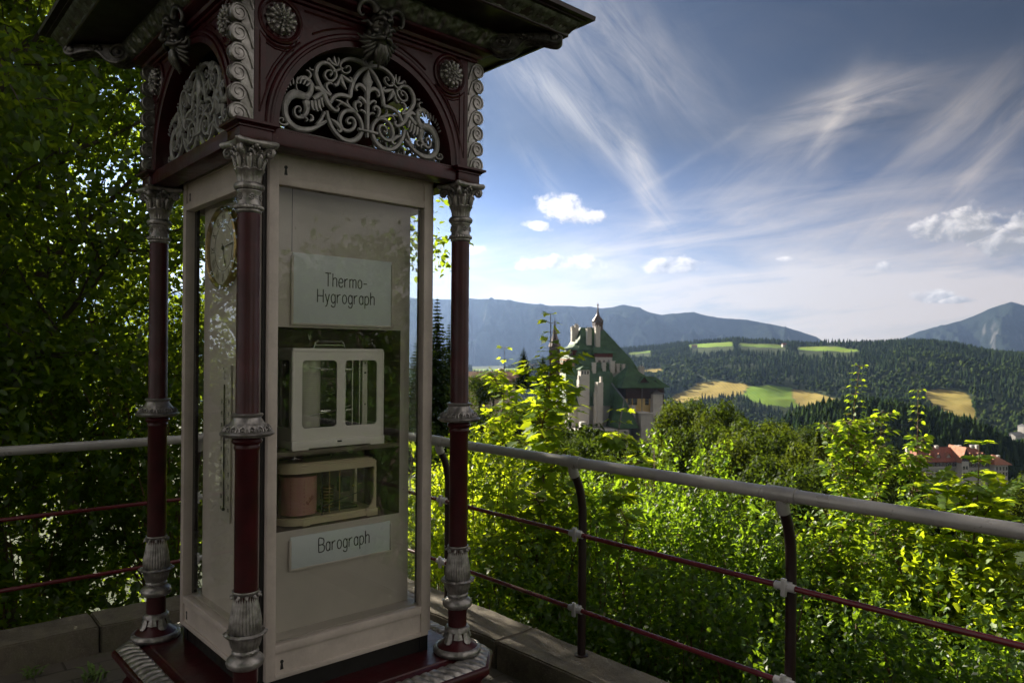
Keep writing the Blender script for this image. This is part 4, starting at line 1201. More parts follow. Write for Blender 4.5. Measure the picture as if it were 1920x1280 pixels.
# pavement material: concrete pavers in running bond
m, t, b = new_mat('pavers')
co = objco(t)
mp = t.node('ShaderNodeMapping'); t.l.new(co, mp.inputs[0]); mp.inputs['Rotation'].default_value = (0, 0, -math.atan2(DL.y, DL.x))
br = t.node('ShaderNodeTexBrick'); t.l.new(mp.outputs[0], br.inputs['Vector'])
br.inputs['Scale'].default_value = 1.0; br.inputs['Brick Width'].default_value = .30; br.inputs['Row Height'].default_value = .15
br.inputs['Mortar Size'].default_value = .007; br.inputs['Mortar Smooth'].default_value = .5; br.inputs['Bias'].default_value = -.1
br.inputs['Color1'].default_value = (.11, .094, .078, 1); br.inputs['Color2'].default_value = (.11, .094, .078, 1); br.inputs['Mortar'].default_value = (.05, .045, .03, 1)
gr = t.noise(co, 9, 6, .7)
cm = t.mix(t.mapr(gr, .35, .7, 0, .65), br.outputs['Color'], (.11, .10, .075))
moss = t.math('MULTIPLY', t.math('GREATER_THAN', t.noise(co, 1.9, 5, .65), .56), t.mapr(t.noise(co, 40, 3), .4, .6))
cm = t.mix(t.math('MULTIPLY', moss, .5), cm, (.07, .085, .03))
t.l.new(cm, b.inputs['Base Color']); b.inputs['Roughness'].default_value = .85
hh = t.math('SUBTRACT', t.math('MULTIPLY', t.noise(co, 70, 5, .7), .35), br.outputs['Fac'])
t.l.new(t.bump(hh, .7, .008), b.inputs['Normal'])
M['pavers'] = m
nx = 2
pv.add([(ci.x, ci.y, 0), (far_r.x, far_r.y, 0), (far_r.x - 14, far_r.y - 9, 0), (far_l.x + 2, far_l.y - 6, 0), (far_l.x, far_l.y, 0)], [(4, 3, 2, 1, 0)])
o = pv.build('pavement', M['pavers']); o['kind'] = 'structure'

# stone kerbs
m, t, b = new_mat('weathered_kerb_stone')
co = objco(t)
c1 = t.ramp(t.noise(co, 5, 8, .7), [(.28, (.06, .052, .038)), (.5, (.15, .128, .098)), (.72, (.24, .205, .155))])
spk = t.math('GREATER_THAN', t.noise(co, 120, 2), .62)
c1 = t.mix(t.math('MULTIPLY', spk, .35), c1, (.30, .27, .21))
lich = t.mapr(t.noise(co, 2.6, 6, .7), .55, .68)
c1 = t.mix(t.math('MULTIPLY', lich, .5), c1, (.10, .105, .05))
t.l.new(c1, b.inputs['Base Color']); b.inputs['Roughness'].default_value = .9
t.l.new(t.bump(t.math('ADD', t.noise(co, 22, 8, .75), t.math('MULTIPLY', t.noise(co, 160, 3), .3)), .8, .012), b.inputs['Normal'])
M['kerb'] = m
def kerb(label, p, d, n, s0, joints):
    """blocks along p + d*s; from n*.215 inside to -n*.085 outside of the post line"""
    root = empty('stone_kerb', (p.x, p.y, 0), math.atan2(d.y, d.x))
    tag(root, label, 'kerb')
    side = 1 if Vector((-d.y, d.x)).dot(n) > 0 else -1
    for a, bb in zip(joints[:-1], joints[1:]):
        mb = MB()
        y0, y1 = sorted((side * .205, side * -.085))
        bm = bmesh.new(); bmesh.ops.create_cube(bm, size=1)
        for v in bm.verts: v.co = Vector(((a + bb) / 2 + v.co.x * (bb - a - .008), (y0 + y1) / 2 + v.co.y * (y1 - y0), -.075 + v.co.z * .45))
        bmesh.ops.bevel(bm, geom=list(bm.edges), offset=.008, segments=2, affect='EDGES')
        bmesh.ops.subdivide_edges(bm, edges=[e for e in bm.edges if e.calc_length() > .2], cuts=24, use_grid_fill=True)
        for v in bm.verts:
            q = Vector((v.co.x * 5, v.co.y * 9, v.co.z * 9))
            v.co += Vector((0, mnoise.noise(q) * .006, mnoise.noise(q + Vector((9, 3, 1))) * .006 + mnoise.noise(q * 4) * .0025))
        mb.addbm(bm)
        mb.build('kerb_stone', M['kerb'], root, sharp=50)
    return root
sc_r = (CORNER - P1).dot(DR)
sj = (Vector((.15, 4.14)) - P1).dot(DR) - .03
kerb('weathered stone kerb under the railing on the right, dappled with sun', P1, DR, NR, 0, [sc_r + .1, sj, sj + 1.75, sj + 3.5, sj + 5.25, sj + 7.0, sj + 8.75])
sc_l = (CORNER - PL).dot(DL)
kerb('mossy stone kerb under the railing on the left behind the kiosk', PL, DL, NL, 0, [-9.0, -6.5, -4.2, -1.9, .45, sc_l - .22])

def railing(label, p, d, n, posts, s0, s1):
    root = empty('railing', (p.x, p.y, 0), math.atan2(d.y, d.x))
    tag(root, label, 'railing')
    sd = 1 if Vector((-d.y, d.x)).dot(n) > 0 else -1
    mb = MB(); mb.tube([(s0, sd * .085, 1.15), (s1, sd * .085, 1.15)], .0265, 20); mb.build('top_rail', M['rail_grey'], root)
    for z in (.778, .398):
        mb = MB(); mb.tube([(s0, sd * .046, z), (s1, sd * .046, z)], .0115, 14); mb.build('lower_rail', M['rail_red'], root)
    proto = None
    for s in posts:
        if proto is None:
            mb = MB()
            pts = [(0, 0, .14), (0, 0, .5), (0, 0, .86)] + [(0, sd * (.075 * (1 - math.cos(a)) / (1 - math.cos(1.0))), .86 + .235 * math.sin(a) / math.sin(1.0)) for a in (.2, .4, .6, .8, 1.0)]
            mb.tube(pts, .0215, 18)
            mb.lathe([(.036, .15), (.036, .156), (.022, .158)], 20)
            proto = mb.build('post', M['maroon_dark'], root)
            mb = MB()
            mb.tube([(-.062, sd * .085, 1.15), (.062, sd * .085, 1.15)], .0310, 20)
            mb.tube([(0, sd * .062, 1.075), (0, sd * .073, 1.10), (0, sd * .083, 1.14)], [.0255, .026, .024], 16)
            for x in (-.045, .045): mb.sphere((x, sd * .090, 1.180), .004, 8, 6)
            mb.build('saddle', M['rail_grey'], proto)
            for z in (.778, .398):
                mb = MB()
                mb.box(-.017, .017, min(sd * .018, sd * .060), max(sd * .018, sd * .060), z - .016, z + .016, .003)
                mb.box(-.011, .011, min(sd * .052, sd * .068), max(sd * .052, sd * .068), z - .036, z + .036, .004)
                mb.tube([(-.042, sd * .046, z), (.042, sd * .046, z)], .0165, 16)
                for zz in (-.026, .026): mb.sphere((0, sd * .068, z + zz), .0045, 8, 6, sc=(1, .6, 1))
                mb.build('clamp', M['bracket'], proto)
            c = proto
        else:
            c = copy_tree(proto, root)
        c.location = (s, 0, 0)
    return root
sl = (Vector((-1.99, 4.66)) - PL).dot(DL)
railing('grey and red tube railing running to the right of the kiosk', P1, DR, NR, [k * 1.12 for k in range(-1, 8)] + [sc_r], sc_r, 9.0)
railing('grey and red tube railing on the left in front of dark trees', PL, DL, NL, [sl - 1.12 * k for k in range(0, 7)], -8.0, sc_l)

# tufts of weeds in the joints
def tuft(label, x, y, s, seed):
    rnd = random.Random(seed)
    mb = MB()
    for k in range(26):
        a = rnd.uniform(0, 2 * PI); L = s * rnd.uniform(.5, 1.1); lean = rnd.uniform(.3, 1.1)
        bx, by = rnd.uniform(-.5, .5) * s, rnd.uniform(-.4, .4) * s
        c, sn = math.cos(a), math.sin(a); w = s * rnd.uniform(.04, .12)
        p = [(bx, by, 0), (bx + c * L * lean * .5, by + sn * L * lean * .5, L * .55), (bx + c * L * lean, by + sn * L * lean, L * .6)]
        vs = [(p[0][0] - sn * w * .4, p[0][1] + c * w * .4, 0), (p[0][0] + sn * w * .4, p[0][1] - c * w * .4, 0), (p[1][0] - sn * w, p[1][1] + c * w, p[1][2]), (p[1][0] + sn * w, p[1][1] - c * w, p[1][2]), p[2]]
        mb.add(vs, [(0, 1, 3, 2), (2, 3, 4)])
    o = mb.build('weed_tuft', M['weed'], None, (x, y, .002))
    tag(o, label, 'weed', 'weeds in the paving joints')
M['weed'] = simple('weed_leaf', (.10, .17, .03), .6, 0, .3, 40)
tuft('small grass tuft between pavers by the left kerb', -2.47, 3.83, .075, 1)
tuft('longer straggly weed between pavers left of the kiosk plinth', -2.13, 3.80, .09, 2)
tuft('green weed at the foot of the kerb right of the kiosk', .055, 3.98, .06, 3)
# ------------------------------------------------------------------ terrain
rng = np.random.default_rng(11)
def azel(px, py):
    dx, dy = px - 960, py - YH
    return math.atan2(dx, FPX), math.atan2(-dy, math.hypot(FPX, dx))
def lerp_tab(tab):
    xs = np.array([a for a, _ in tab]); ys = np.array([b for _, b in tab])
    return lambda v: np.interp(v, xs, ys)
def smooth(a, b, x):
    t = np.clip((x - a) / (b - a), 0, 1); return t * t * (3 - 2 * t)
# value noise (vectorised)
_perm = rng.permutation(512)
_val = rng.random(512)
def vnoise(x, y):
    xi = np.floor(x).astype(int); yi = np.floor(y).astype(int); fx = x - xi; fy = y - yi
    fx = fx * fx * (3 - 2 * fx); fy = fy * fy * (3 - 2 * fy)
    h = lambda a, b: _val[(_perm[(a & 511)] + b * 57) & 511]
    return (h(xi, yi) * (1 - fx) + h(xi + 1, yi) * fx) * (1 - fy) + (h(xi, yi + 1) * (1 - fx) + h(xi + 1, yi + 1) * fx) * fy - .5
def fbm(x, y, n=5, g=.5):
    s = 0; a = 1
    for i in range(n):
        s = s + a * vnoise(x * 2 ** i + i * 17.3, y * 2 ** i + i * 9.1); a *= g
    return s
AZ = lambda px: math.atan2(px - 960, FPX)
# near and middle ground: height by distance for the left / centre / right of the view
rads = np.array([3, 5, 8, 14, 25, 45, 80, 140, 220, 320, 450, 600, 760, 900, 1150, 1400], float)
hl = np.array([-.9, -1.4, -3.0, -4.6, -6.5, -8.5, -11, -14, -20, -29, -40, -60, -90, -120, -150, -140], float)
hc = np.array([-.9, -1.5, -3.4, -6.0, -9.0, -13, -18, -24, -31, -38, -52, -62, -74, -100, -150, -140], float)
hr = np.array([-.9, -1.5, -3.6, -7.0, -12, -19, -28, -42, -58, -76, -90, -98, -104, -128, -160, -150], float)
AL, AC, AR_ = AZ(980), AZ(1400), AZ(1900)
# crest of the wooded far hill (tree tops) and of the mountains, as angles
def tab_el(pts):
    a = [azel(x, y) for x, y in pts]; return lerp_tab(a)
hill_top = tab_el([(-3000, 640), (300, 690), (700, 690), (880, 684), (960, 682), (1000, 672), (1080, 662), (1180, 648), (1240, 642), (1290, 636), (1370, 631), (1440, 632), (1520, 637), (1590, 637), (1650, 633), (1700, 629), (1750, 630), (1800, 637), (1850, 647), (1920, 652), (2300, 668), (4000, 640)])
R_CREST, R_FOOT = 2900.0, 1350.0
def ground(x, y):
    x = np.asarray(x, float); y = np.asarray(y, float)
    r = np.hypot(x, y); az = np.arctan2(x, y)
    lr = np.log(np.maximum(r, 3)); L = np.log(rads)
    a, b, c = np.interp(lr, L, hl), np.interp(lr, L, hc), np.interp(lr, L, hr)
    t1 = np.clip((az - AL) / (AC - AL), 0, 1); t2 = np.clip((az - AC) / (AR_ - AC), 0, 1)
    z = a * (1 - t1) + b * t1; z = z * (1 - t2) + c * t2
    # far hill: rises from the valley to its crest
    top = EYE + np.tan(hill_top(az)) * R_CREST - 16
    s = np.clip((r - R_FOOT) / (R_CREST - R_FOOT), 0, 1.25)
    prof = np.where(s < 1, np.sin(np.clip(s, 0, 1) * PI / 2) ** .92, 1 - (s - 1) * .8)
    w = smooth(1150, 1500, r)
    z = z * (1 - w) + w * (-145 + (top + 145) * prof)
    z = z + fbm(x / 260, y / 260, 4) * 26 * smooth(500, 1800, r) * (1 - .8 * smooth(2300, 2900, r))
    z = z + fbm(x / 18, y / 18, 3) * 1.2 * smooth(10, 60, r)
    # behind the camera: gentle rise of the terrace hill
    back = smooth(0, -8, y) * smooth(6, 10, r)
    z = np.where(y < 0, z * (1 - back) + back * (.0), z)
    return z
def march(px, py, r0=900.0, r1=3600.0):
    """where the line of sight through a photo pixel first meets the ground beyond r0"""
    az, el = azel(px, py)
    rr = np.linspace(r0, r1, 700)
    zz = EYE + np.tan(el) * rr
    g = ground(np.sin(az) * rr, np.cos(az) * rr)
    i = np.argmax(g >= zz)
    if not (g >= zz).any(): i = int(np.argmin(zz - g))
    return math.sin(az) * rr[i], math.cos(az) * rr[i], float(g[i])
def pt(px, py, Y):
    """point seen at a photo pixel, at depth Y"""
    return Vector(((px - 960) / FPX * Y, Y, EYE + (YH - py) / FPX * Y))
# meadows on the hill, outlines as ground points
def poly_at(pix): return np.array([march(a, b)[:2] for a, b in pix])
MEADOWS = [
 ('green', [(1404, 722), (1440, 718), (1480, 723), (1520, 731), (1560, 740), (1580, 748), (1560, 755), (1500, 760), (1440, 756), (1400, 744), (1396, 735)]),
 ('straw', [(1490, 724), (1520, 731), (1560, 740), (1582, 750), (1555, 757), (1505, 760), (1492, 750), (1484, 735)]),
 ('straw', [(1262, 742), (1290, 730), (1310, 715), (1340, 712), (1400, 716), (1404, 722), (1392, 736), (1340, 742), (1290, 752), (1264, 752)]),
 ('straw', [(1735, 727), (1770, 723), (1810, 729), (1822, 742), (1832, 770), (1826, 782), (1790, 772), (1752, 758), (1738, 742)]),
 ('green', [(1290, 643), (1330, 639), (1375, 638), (1372, 645), (1320, 648), (1292, 648)]),
 ('green', [(1385, 640), (1460, 642), (1476, 646), (1450, 648), (1390, 646)]),
 ('green', [(1495, 646), (1560, 645), (1612, 650), (1605, 654), (1530, 653), (1500, 651)]),
 ('green', [(1178, 660), (1218, 655), (1222, 658), (1180, 664)]),
 ('straw', [(1206, 692), (1238, 688), (1244, 694), (1228, 700), (1210, 700)]),
 ('green', [(884, 690), (960, 686), (985, 690), (960, 697), (886, 698)]),
]
MP = [(k, poly_at(p)) for k, p in MEADOWS]
def inside(poly, x, y):
    c = np.zeros(x.shape, bool); n = len(poly)
    for i in range(n):
        x1, y1 = poly[i]; x2, y2 = poly[(i + 1) % n]
        cond = ((y1 > y) != (y2 > y)) & (x < (x2 - x1) * (y - y1) / (y2 - y1 + 1e-12) + x1)
        c ^= cond
    return c
def meadow_at(x, y):
    g = np.zeros(x.shape); s = np.zeros(x.shape)
    for k, p in MP:
        m = inside(p, x, y)
        if k == 'green': g[m] = 1
        else: s[m] = 1; g[m] = 0
    return g, s
def terrain_mesh(name, az0, az1, na, rr, mat, hfun, attrs=None):
    a = np.linspace(az0, az1, na); A, Rr = np.meshgrid(a, rr)
    X = np.sin(A) * Rr; Y = np.cos(A) * Rr; Zz = hfun(X, Y)
    V = np.stack([X, Y, Zz], -1).reshape(-1, 3)
    i = np.arange(len(rr) - 1)[:, None] * na + np.arange(na - 1)[None, :]
    F = np.stack([i, i + 1, i + na + 1, i + na], -1).reshape(-1, 4)[:, ::-1]
    me = np_mesh(name, V, F, mat, smooth=True)
    if attrs:
        for k, v in attrs(X.ravel(), Y.ravel()).items():
            at = me.attributes.new(k, 'FLOAT', 'POINT'); at.data.foreach_set('value', v.astype(np.float32))
    o = link_mesh(me, name); o['kind'] = 'structure'
    return o
m, t, b = new_mat('hillside_ground')
co = objco(t)
at1 = t.node('ShaderNodeAttribute', attribute_name='green'); at2 = t.node('ShaderNodeAttribute', attribute_name='straw')
base = t.ramp(t.noise(co, .05, 6, .65), [(.3, (.018, .030, .010)), (.7, (.040, .058, .016))])
gcol = t.ramp(t.noise(co, .012, 5), [(.3, (.11, .21, .014)), (.7, (.18, .27, .022))])
scol = t.ramp(t.noise(co, .02, 6, .7), [(.3, (.27, .21, .048)), (.7, (.37, .29, .08))])
wv = t.node('ShaderNodeTexWave'); wv.inputs['Scale'].default_value = .045; wv.inputs['Distortion'].default_value = 2.5; wv.inputs['Detail'].default_value = 3; wv.inputs['Detail Scale'].default_value = .6; t.l.new(co, wv.inputs['Vector'])
patch = t.noise(co, .006, 6, .7)
gcol = t.mix(t.math('MULTIPLY', wv.outputs['Fac'], .22), gcol, (.05, .085, .015)); gcol = t.mix(t.mapr(patch, .5, .62, 0, .45), gcol, (.13, .125, .03))
scol = t.mix(t.math('MULTIPLY', wv.outputs['Fac'], .25), scol, (.12, .10, .035)); scol = t.mix(t.mapr(patch, .5, .65, 0, .4), scol, (.10, .115, .025))
c1 = t.mix(at1.outputs['Fac'], base, gcol); c1 = t.mix(at2.outputs['Fac'], c1, scol)
t.l.new(c1, b.inputs['Base Color']); b.inputs['Roughness'].default_value = .95; b.inputs['Specular IOR Level'].default_value = .1
M['hill'] = m
def hill_attrs(x, y):
    g, s = meadow_at(x, y); return {'green': g, 'straw': s}
rr = np.concatenate([np.geomspace(4.2, 1100, 110), np.linspace(1115, 2950, 230), np.linspace(3000, 4200, 12)])
def ground_clear(X, Y):
    z = ground(X, Y)
    # keep the bank clear of the terrace slab
    p = np.stack([X - P1.x, Y - P1.y], -1); q = np.stack([X - PL.x, Y - PL.y], -1)
    out1 = -(p[..., 0] * NR.x + p[..., 1] * NR.y); out2 = -(q[..., 0] * NL.x + q[..., 1] * NL.y)
    o = np.maximum(out1, out2)
    return np.where(o < 1.0, np.minimum(z, -.55), z)
terrain_mesh('hillside', -1.15, 1.0, 620, rr, M['hill'], ground_clear, hill_attrs)
# base sheet under and round everything
mb = MB()
n = 48
for k in range(1):
    ring = [(16000 * math.sin(2 * PI * i / n), 16000 * math.cos(2 * PI * i / n) + 4000, -330) for i in range(n)]
    mb.add(ring, [tuple(reversed(range(n)))])
o = mb.build('ground', M['hill']); o['kind'] = 'structure'
# earth bank below the terrace and the plateau behind the camera
mb = MB()
mb.slab([(P1.x - NR.x * .02 + DR.x * 11, P1.y - NR.y * .02 + DR.y * 11), (CORNER.x, CORNER.y + .02), (PL.x - DL.x * 12, PL.y - DL.y * 12), (-20, -30), (26, -30), (20, -9)], -3.5, -.03)
o = mb.build('terrace_ground', simple('earth', (.05, .042, .028), .95, 0, .3, 3, .4, 20)); o['kind'] = 'structure'

# ---- mountains
def mountain(name, pts, r_crest, r_foot, foot_z, az0, az1, rough, seed, mat):
    el = tab_el(pts)
    rr = np.linspace(r_foot, r_crest + 900, 130)
    def h(X, Y):
        r = np.hypot(X, Y); az = np.arctan2(X, Y)
        top = EYE + np.tan(el(az)) * r_crest
        s = np.clip((r - r_foot) / (r_crest - r_foot), 0, 1)
        prof = s ** 1.25 * .55 + .45 * smooth(.35, .98, s)
        u = az * r_crest / 620.0
        ridge = np.abs(fbm(u + seed, s * 1.1 + fbm(u * .5 + seed, s * 2, 3) * .9, 5, .55))
        det = fbm(u * 3.1 + seed, s * 5.5, 5, .6)
        z = foot_z + (top - foot_z) * prof
        z = z - (ridge * rough * 1.5 + det * rough * .35) * np.sin(np.clip(s, 0, 1) * PI) ** .8
        z = z + fbm(u * 2 + seed, 0 * s + 3.7, 4) * 22 * smooth(.8, 1, s)
        return np.where(r > r_crest, top - (r - r_crest) * .5, z)
    o = terrain_mesh(name, az0, az1, 520, rr, mat, h)
    return o
m, t, b = new_mat('mountain_rock_and_forest')
co = objco(t)
geo = t.node('ShaderNodeNewGeometry'); sn = t.node('ShaderNodeSeparateXYZ'); t.l.new(geo.outputs['Normal'], sn.inputs[0])
sz = t.node('ShaderNodeSeparateXYZ'); t.l.new(co, sz.inputs[0])
forest = t.ramp(t.noise(co, .006, 7, .7), [(.35, (.007, .011, .009)), (.65, (.015, .020, .014))])
rock = t.ramp(t.noise(co, .012, 8, .7), [(.3, (.055, .053, .054)), (.7, (.14, .132, .128))])
steep = t.mapr(t.math('ADD', sn.outputs[2], t.math('MULTIPLY', t.math('SUBTRACT', t.noise(co, .0035, 7, .72), .5), 1.0)), .40, .24, 0, .55)
alp = t.mapr(t.math('ADD', sz.outputs[2], t.math('MULTIPLY', t.noise(co, .004, 5), 300)), 780, 900, 0, 1)
c1 = t.mix(t.math('MULTIPLY', alp, .8), forest, (.040, .036, .033)); c1 = t.mix(steep, c1, rock)
t.l.new(c1, b.inputs['Base Color']); b.inputs['Roughness'].default_value = 1; b.inputs['Specular IOR Level'].default_value = 0
M['mountain'] = m
mountain('mountain_range', [(-2600, 600), (-900, 570), (0, 545), (500, 552), (840, 561), (870, 559), (940, 560), (1000, 568), (1060, 573), (1130, 575), (1150, 572), (1170, 569), (1190, 572), (1215, 581), (1240, 586), (1275, 582), (1300, 581), (1345, 590), (1400, 593), (1450, 602), (1500, 614), (1530, 625), (1552, 641), (1580, 665), (1640, 700), (1800, 740), (3000, 760)], 8200, 4600, -120, -1.0, AZ(1800), 520, 3.0, M['mountain'])
mountain('mountain_peak', [(1200, 760), (1600, 668), (1690, 627), (1715, 618), (1740, 610), (1775, 602), (1800, 594), (1830, 581), (1850, 573), (1870, 566), (1885, 561), (1895, 558), (1908, 560), (1925, 565), (1970, 574), (2060, 585), (2300, 610), (3000, 640)], 11000, 7000, -100, AZ(1300), 1.0, 430, 8.0, M['mountain'])
# ------------------------------------------------------------------ vegetation
def leaf_mat(name, dark, light, tr, trf=.45, gloss=.05, rough=.38, autumn=False):
    m = bpy.data.materials.new(name); m.use_nodes = True; t = NT(m.node_tree); t.n.clear()
    out = t.node('ShaderNodeOutputMaterial')
    a = t.node('ShaderNodeAttribute', attribute_name='leafvar').outputs['Fac']
    c = t.ramp(a, [(0, dark), (.75, light), (1, tuple(min(1, x * 1.35) for x in light))] if not autumn else [(0, dark), (.75, light), (.972, tuple(min(1, x * 1.35) for x in light)), (.982, (light[0] * 2.4, light[1] * .9, light[2] * .7)), (1, (light[0] * 2.0, light[1] * .5, light[2] * .6))])
    ct = t.ramp(a, [(0, tuple(x * .55 for x in tr)), (1, tr)])
    d = t.node('ShaderNodeBsdfDiffuse'); t.l.new(c, d.inputs[0])
    tl = t.node('ShaderNodeBsdfTranslucent'); t.l.new(ct, tl.inputs[0])
    g = t.node('ShaderNodeBsdfGlossy'); g.inputs['Roughness'].default_value = rough; g.inputs[0].default_value = (1, 1, 1, 1)
    m1 = t.node('ShaderNodeMixShader'); m1.inputs[0].default_value = trf; t.l.new(d.outputs[0], m1.inputs[1]); t.l.new(tl.outputs[0], m1.inputs[2])
    m2 = t.node('ShaderNodeMixShader'); m2.inputs[0].default_value = gloss; t.l.new(m1.outputs[0], m2.inputs[1]); t.l.new(g.outputs[0], m2.inputs[2])
    t.l.new(m2.outputs[0], out.inputs[0])
    return m
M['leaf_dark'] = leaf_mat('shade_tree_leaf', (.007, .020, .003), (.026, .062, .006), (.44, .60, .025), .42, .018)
M['leaf_bush'] = leaf_mat('shrub_leaf', (.012, .036, .004), (.038, .092, .008), (.38, .60, .022), .46, .03, .5, True)
M['leaf_maple'] = leaf_mat('young_maple_leaf', (.040, .095, .008), (.085, .155, .012), (.74, .90, .025), .54, .03, .5)
M['leaf_rowan'] = leaf_mat('rowan_leaf', (.030, .078, .008), (.066, .130, .012), (.56, .76, .025), .50, .03, .5, True)
M['leaf_mid'] = leaf_mat('distant_broadleaf', (.009, .022, .003), (.036, .060, .007), (.12, .18, .010), .35, .01, .6)
M['leaf_olive'] = leaf_mat('olive_broadleaf', (.020, .034, .005), (.062, .086, .010), (.18, .24, .012), .35, .01, .6)
M['needle'] = leaf_mat('spruce_needle', (.012, .026, .009), (.030, .050, .014), (.06, .09, .01), .2, .0, .6)
M['bark'] = simple('bark', (.055, .043, .032), .9, 0, .35, 14, .6, 50, bdist=.01)
M['twig'] = simple('young_bark', (.13, .075, .04), .75, 0, .3, 30, .3, 90)

def tri_leaf(kind):
    if kind == 'ovate':
        V = np.array([(0, 0, 0), (-.26, .30, .07), (-.24, .62, .05), (0, 1, -.08), (.24, .62, .05), (.26, .30, .07), (0, .45, 0)], float)
        F = np.array([(0, 6, 1), (1, 6, 2), (2, 6, 3), (6, 4, 3), (6, 5, 4), (0, 5, 6)])
    elif kind == 'small':
        V = np.array([(0, 0, 0), (-.30, .48, .08), (0, 1, -.05), (.30, .48, .08)], float); F = np.array([(0, 2, 1), (0, 3, 2)])
    elif kind == 'lance':
        V = np.array([(0, 0, 0), (-.15, .4, .05), (0, 1, -.10), (.15, .4, .05)], float); F = np.array([(0, 2, 1), (0, 3, 2)])
    else:
        pts = [(0, 0), (-.22, -.02), (-.52, .10), (-.30, .24), (-.62, .52), (-.26, .50), (-.20, .66), (0, 1), (.20, .66), (.26, .50), (.62, .52), (.30, .24), (.52, .10), (.22, -.02)]
        V = np.array([(x, y, .10 * abs(x) * 1.2 - .12 * max(0, y - .5)) for x, y in pts] + [(0, .30, 0)], float)
        n = len(pts); F = np.array([(n, (i + 1) % n, i) for i in range(n)])
    return V, F
LEAF = {k: tri_leaf(k) for k in ('ovate', 'small', 'lance', 'maple')}
def unit(a): return a / np.maximum(np.linalg.norm(a, axis=-1, keepdims=True), 1e-9)
def leaves(name, P, D, Nn, size, kind, mat, var=None, seed=0):
    """one mesh of leaves: base P, pointing along D, facing Nn"""
    r = np.random.default_rng(seed)
    V, F = LEAF[kind]; n = len(P)
    D = unit(D); X = unit(np.cross(D, Nn)); Zv = np.cross(X, D)
    size = np.broadcast_to(np.asarray(size, float), (n,))
    W = P[:, None, :] + size[:, None, None] * (V[None, :, 0, None] * X[:, None, :] + V[None, :, 1, None] * D[:, None, :] + V[None, :, 2, None] * Zv[:, None, :])
    FF = F[None] + (np.arange(n) * len(V))[:, None, None]
    if var is None: var = r.random(n)
    return np_mesh(name, W.reshape(-1, 3), FF.reshape(-1, 3), mat, {'leafvar': np.repeat(var, len(F))})
def rand_unit(r, n):
    return unit(r.normal(size=(n, 3)))
def path(r, p0, d0, L, n, wob, up):
    pts = [np.array(p0, float)]; d = np.array(d0, float); d /= np.linalg.norm(d)
    for i in range(n):
        d = d + r.normal(size=3) * wob + np.array([0, 0, up]); d /= np.linalg.norm(d)
        pts.append(pts[-1] + d * L / n)
    return np.array(pts)
def skeleton(r, h, crown_base, crown_r, nprim, r0, lean=(0, 0), shape=lambda t: 1 - .55 * t, prim_up=.5, droop=.02, nsec=7, tert=True):
    mb = MB()
    tr = path(r, (0, 0, 0), (lean[0], lean[1], 1), h, 12, .05, .05)
    mb.tube([Vector(p) for p in tr], [r0 * (1 - .85 * i / 12) for i in range(13)], 9)
    tips = []
    ga = r.random() * 6.28
    for i in range(nprim):
        t = crown_base + (1 - crown_base) * (i + .3) / nprim
        ga += 2.4 + r.normal() * .25
        k = min(11, int(t * 12)); f = t * 12 - k
        p = tr[k] * (1 - f) + tr[k + 1] * f
        L = crown_r * shape((t - crown_base) / (1 - crown_base)) * r.uniform(.75, 1.15)
        u_ = prim_up * r.uniform(.6, 1.3) + .5 * t
        d = (math.cos(ga), math.sin(ga), u_)
        b = path(r, p, d, L, 7, .09, droop)
        rb = max(.006, r0 * (1 - .85 * t) * .55)
        mb.tube([Vector(q) for q in b], [rb * (1 - .8 * j / 7) for j in range(8)], 6)
        for j in range(nsec):
            s = .22 + .78 * (j + r.random()) / nsec
            kk = min(6, int(s * 7)); ff = s * 7 - kk
            q = b[kk] * (1 - ff) + b[kk + 1] * ff
            bd = b[kk + 1] - b[kk]
            sd_ = unit(bd + np.cross(bd, r.normal(size=3)) * r.uniform(.8, 1.6))
            L2 = L * .42 * (1.15 - .5 * s) * r.uniform(.6, 1.2)
            c = path(r, q, sd_, L2, 4, .14, droop)
            mb.tube([Vector(v) for v in c], [rb * .38 * (1 - .75 * v / 4) for v in range(5)], 4)
            for v in range(1, 5): tips.append((c[v], c[v] - c[v - 1]))
        tips.append((b[-1], b[-1] - b[-2]))
    P = np.array([a for a, _ in tips]); D = unit(np.array([b_ for _, b_ in tips]))
    return mb, P, D
def leaf_cloud(r, P, D, per, spread, size, horiz=.7, down=.15):
    n = len(P) * per
    c = np.repeat(P, per, 0); d = np.repeat(D, per, 0)
    off = r.normal(size=(n, 3)) * spread; off[:, 2] *= .7
    p = c + off
    dd = unit(d * .6 + rand_unit(r, n) * .8 + np.array([0, 0, -down]))
    nn = unit(np.array([0, 0, 1.0]) * horiz + rand_unit(r, n) * (1.15 - horiz))
    return p, dd, nn, size * r.uniform(.65, 1.2, n)
def broadleaf(name, label, cat, group, loc, h, crown_base, crown_r, nprim, r0, per, spread, size, kind, mat, seed, lean=(0, 0), nsec=7, bark='bark', prim_up=.5, droop=.02, shape=None, horiz=.7):
    r = np.random.default_rng(seed)
    mb, P, D = skeleton(r, h, crown_base, crown_r, nprim, r0, lean, shape or (lambda t: .75 + .5 * math.sin(min(1, t * 1.15) * PI) - .45 * t), prim_up, droop, nsec)
    root = empty(name, loc); tag(root, label, cat, group)
    mb.build('trunk', M[bark], root, sharp=60)
    p, d, n, s = leaf_cloud(r, P, D, per, spread, size, horiz)
    link_mesh(leaves('crown', p, d, n, s, kind, M[mat], seed=seed), 'crown', root)
    return root
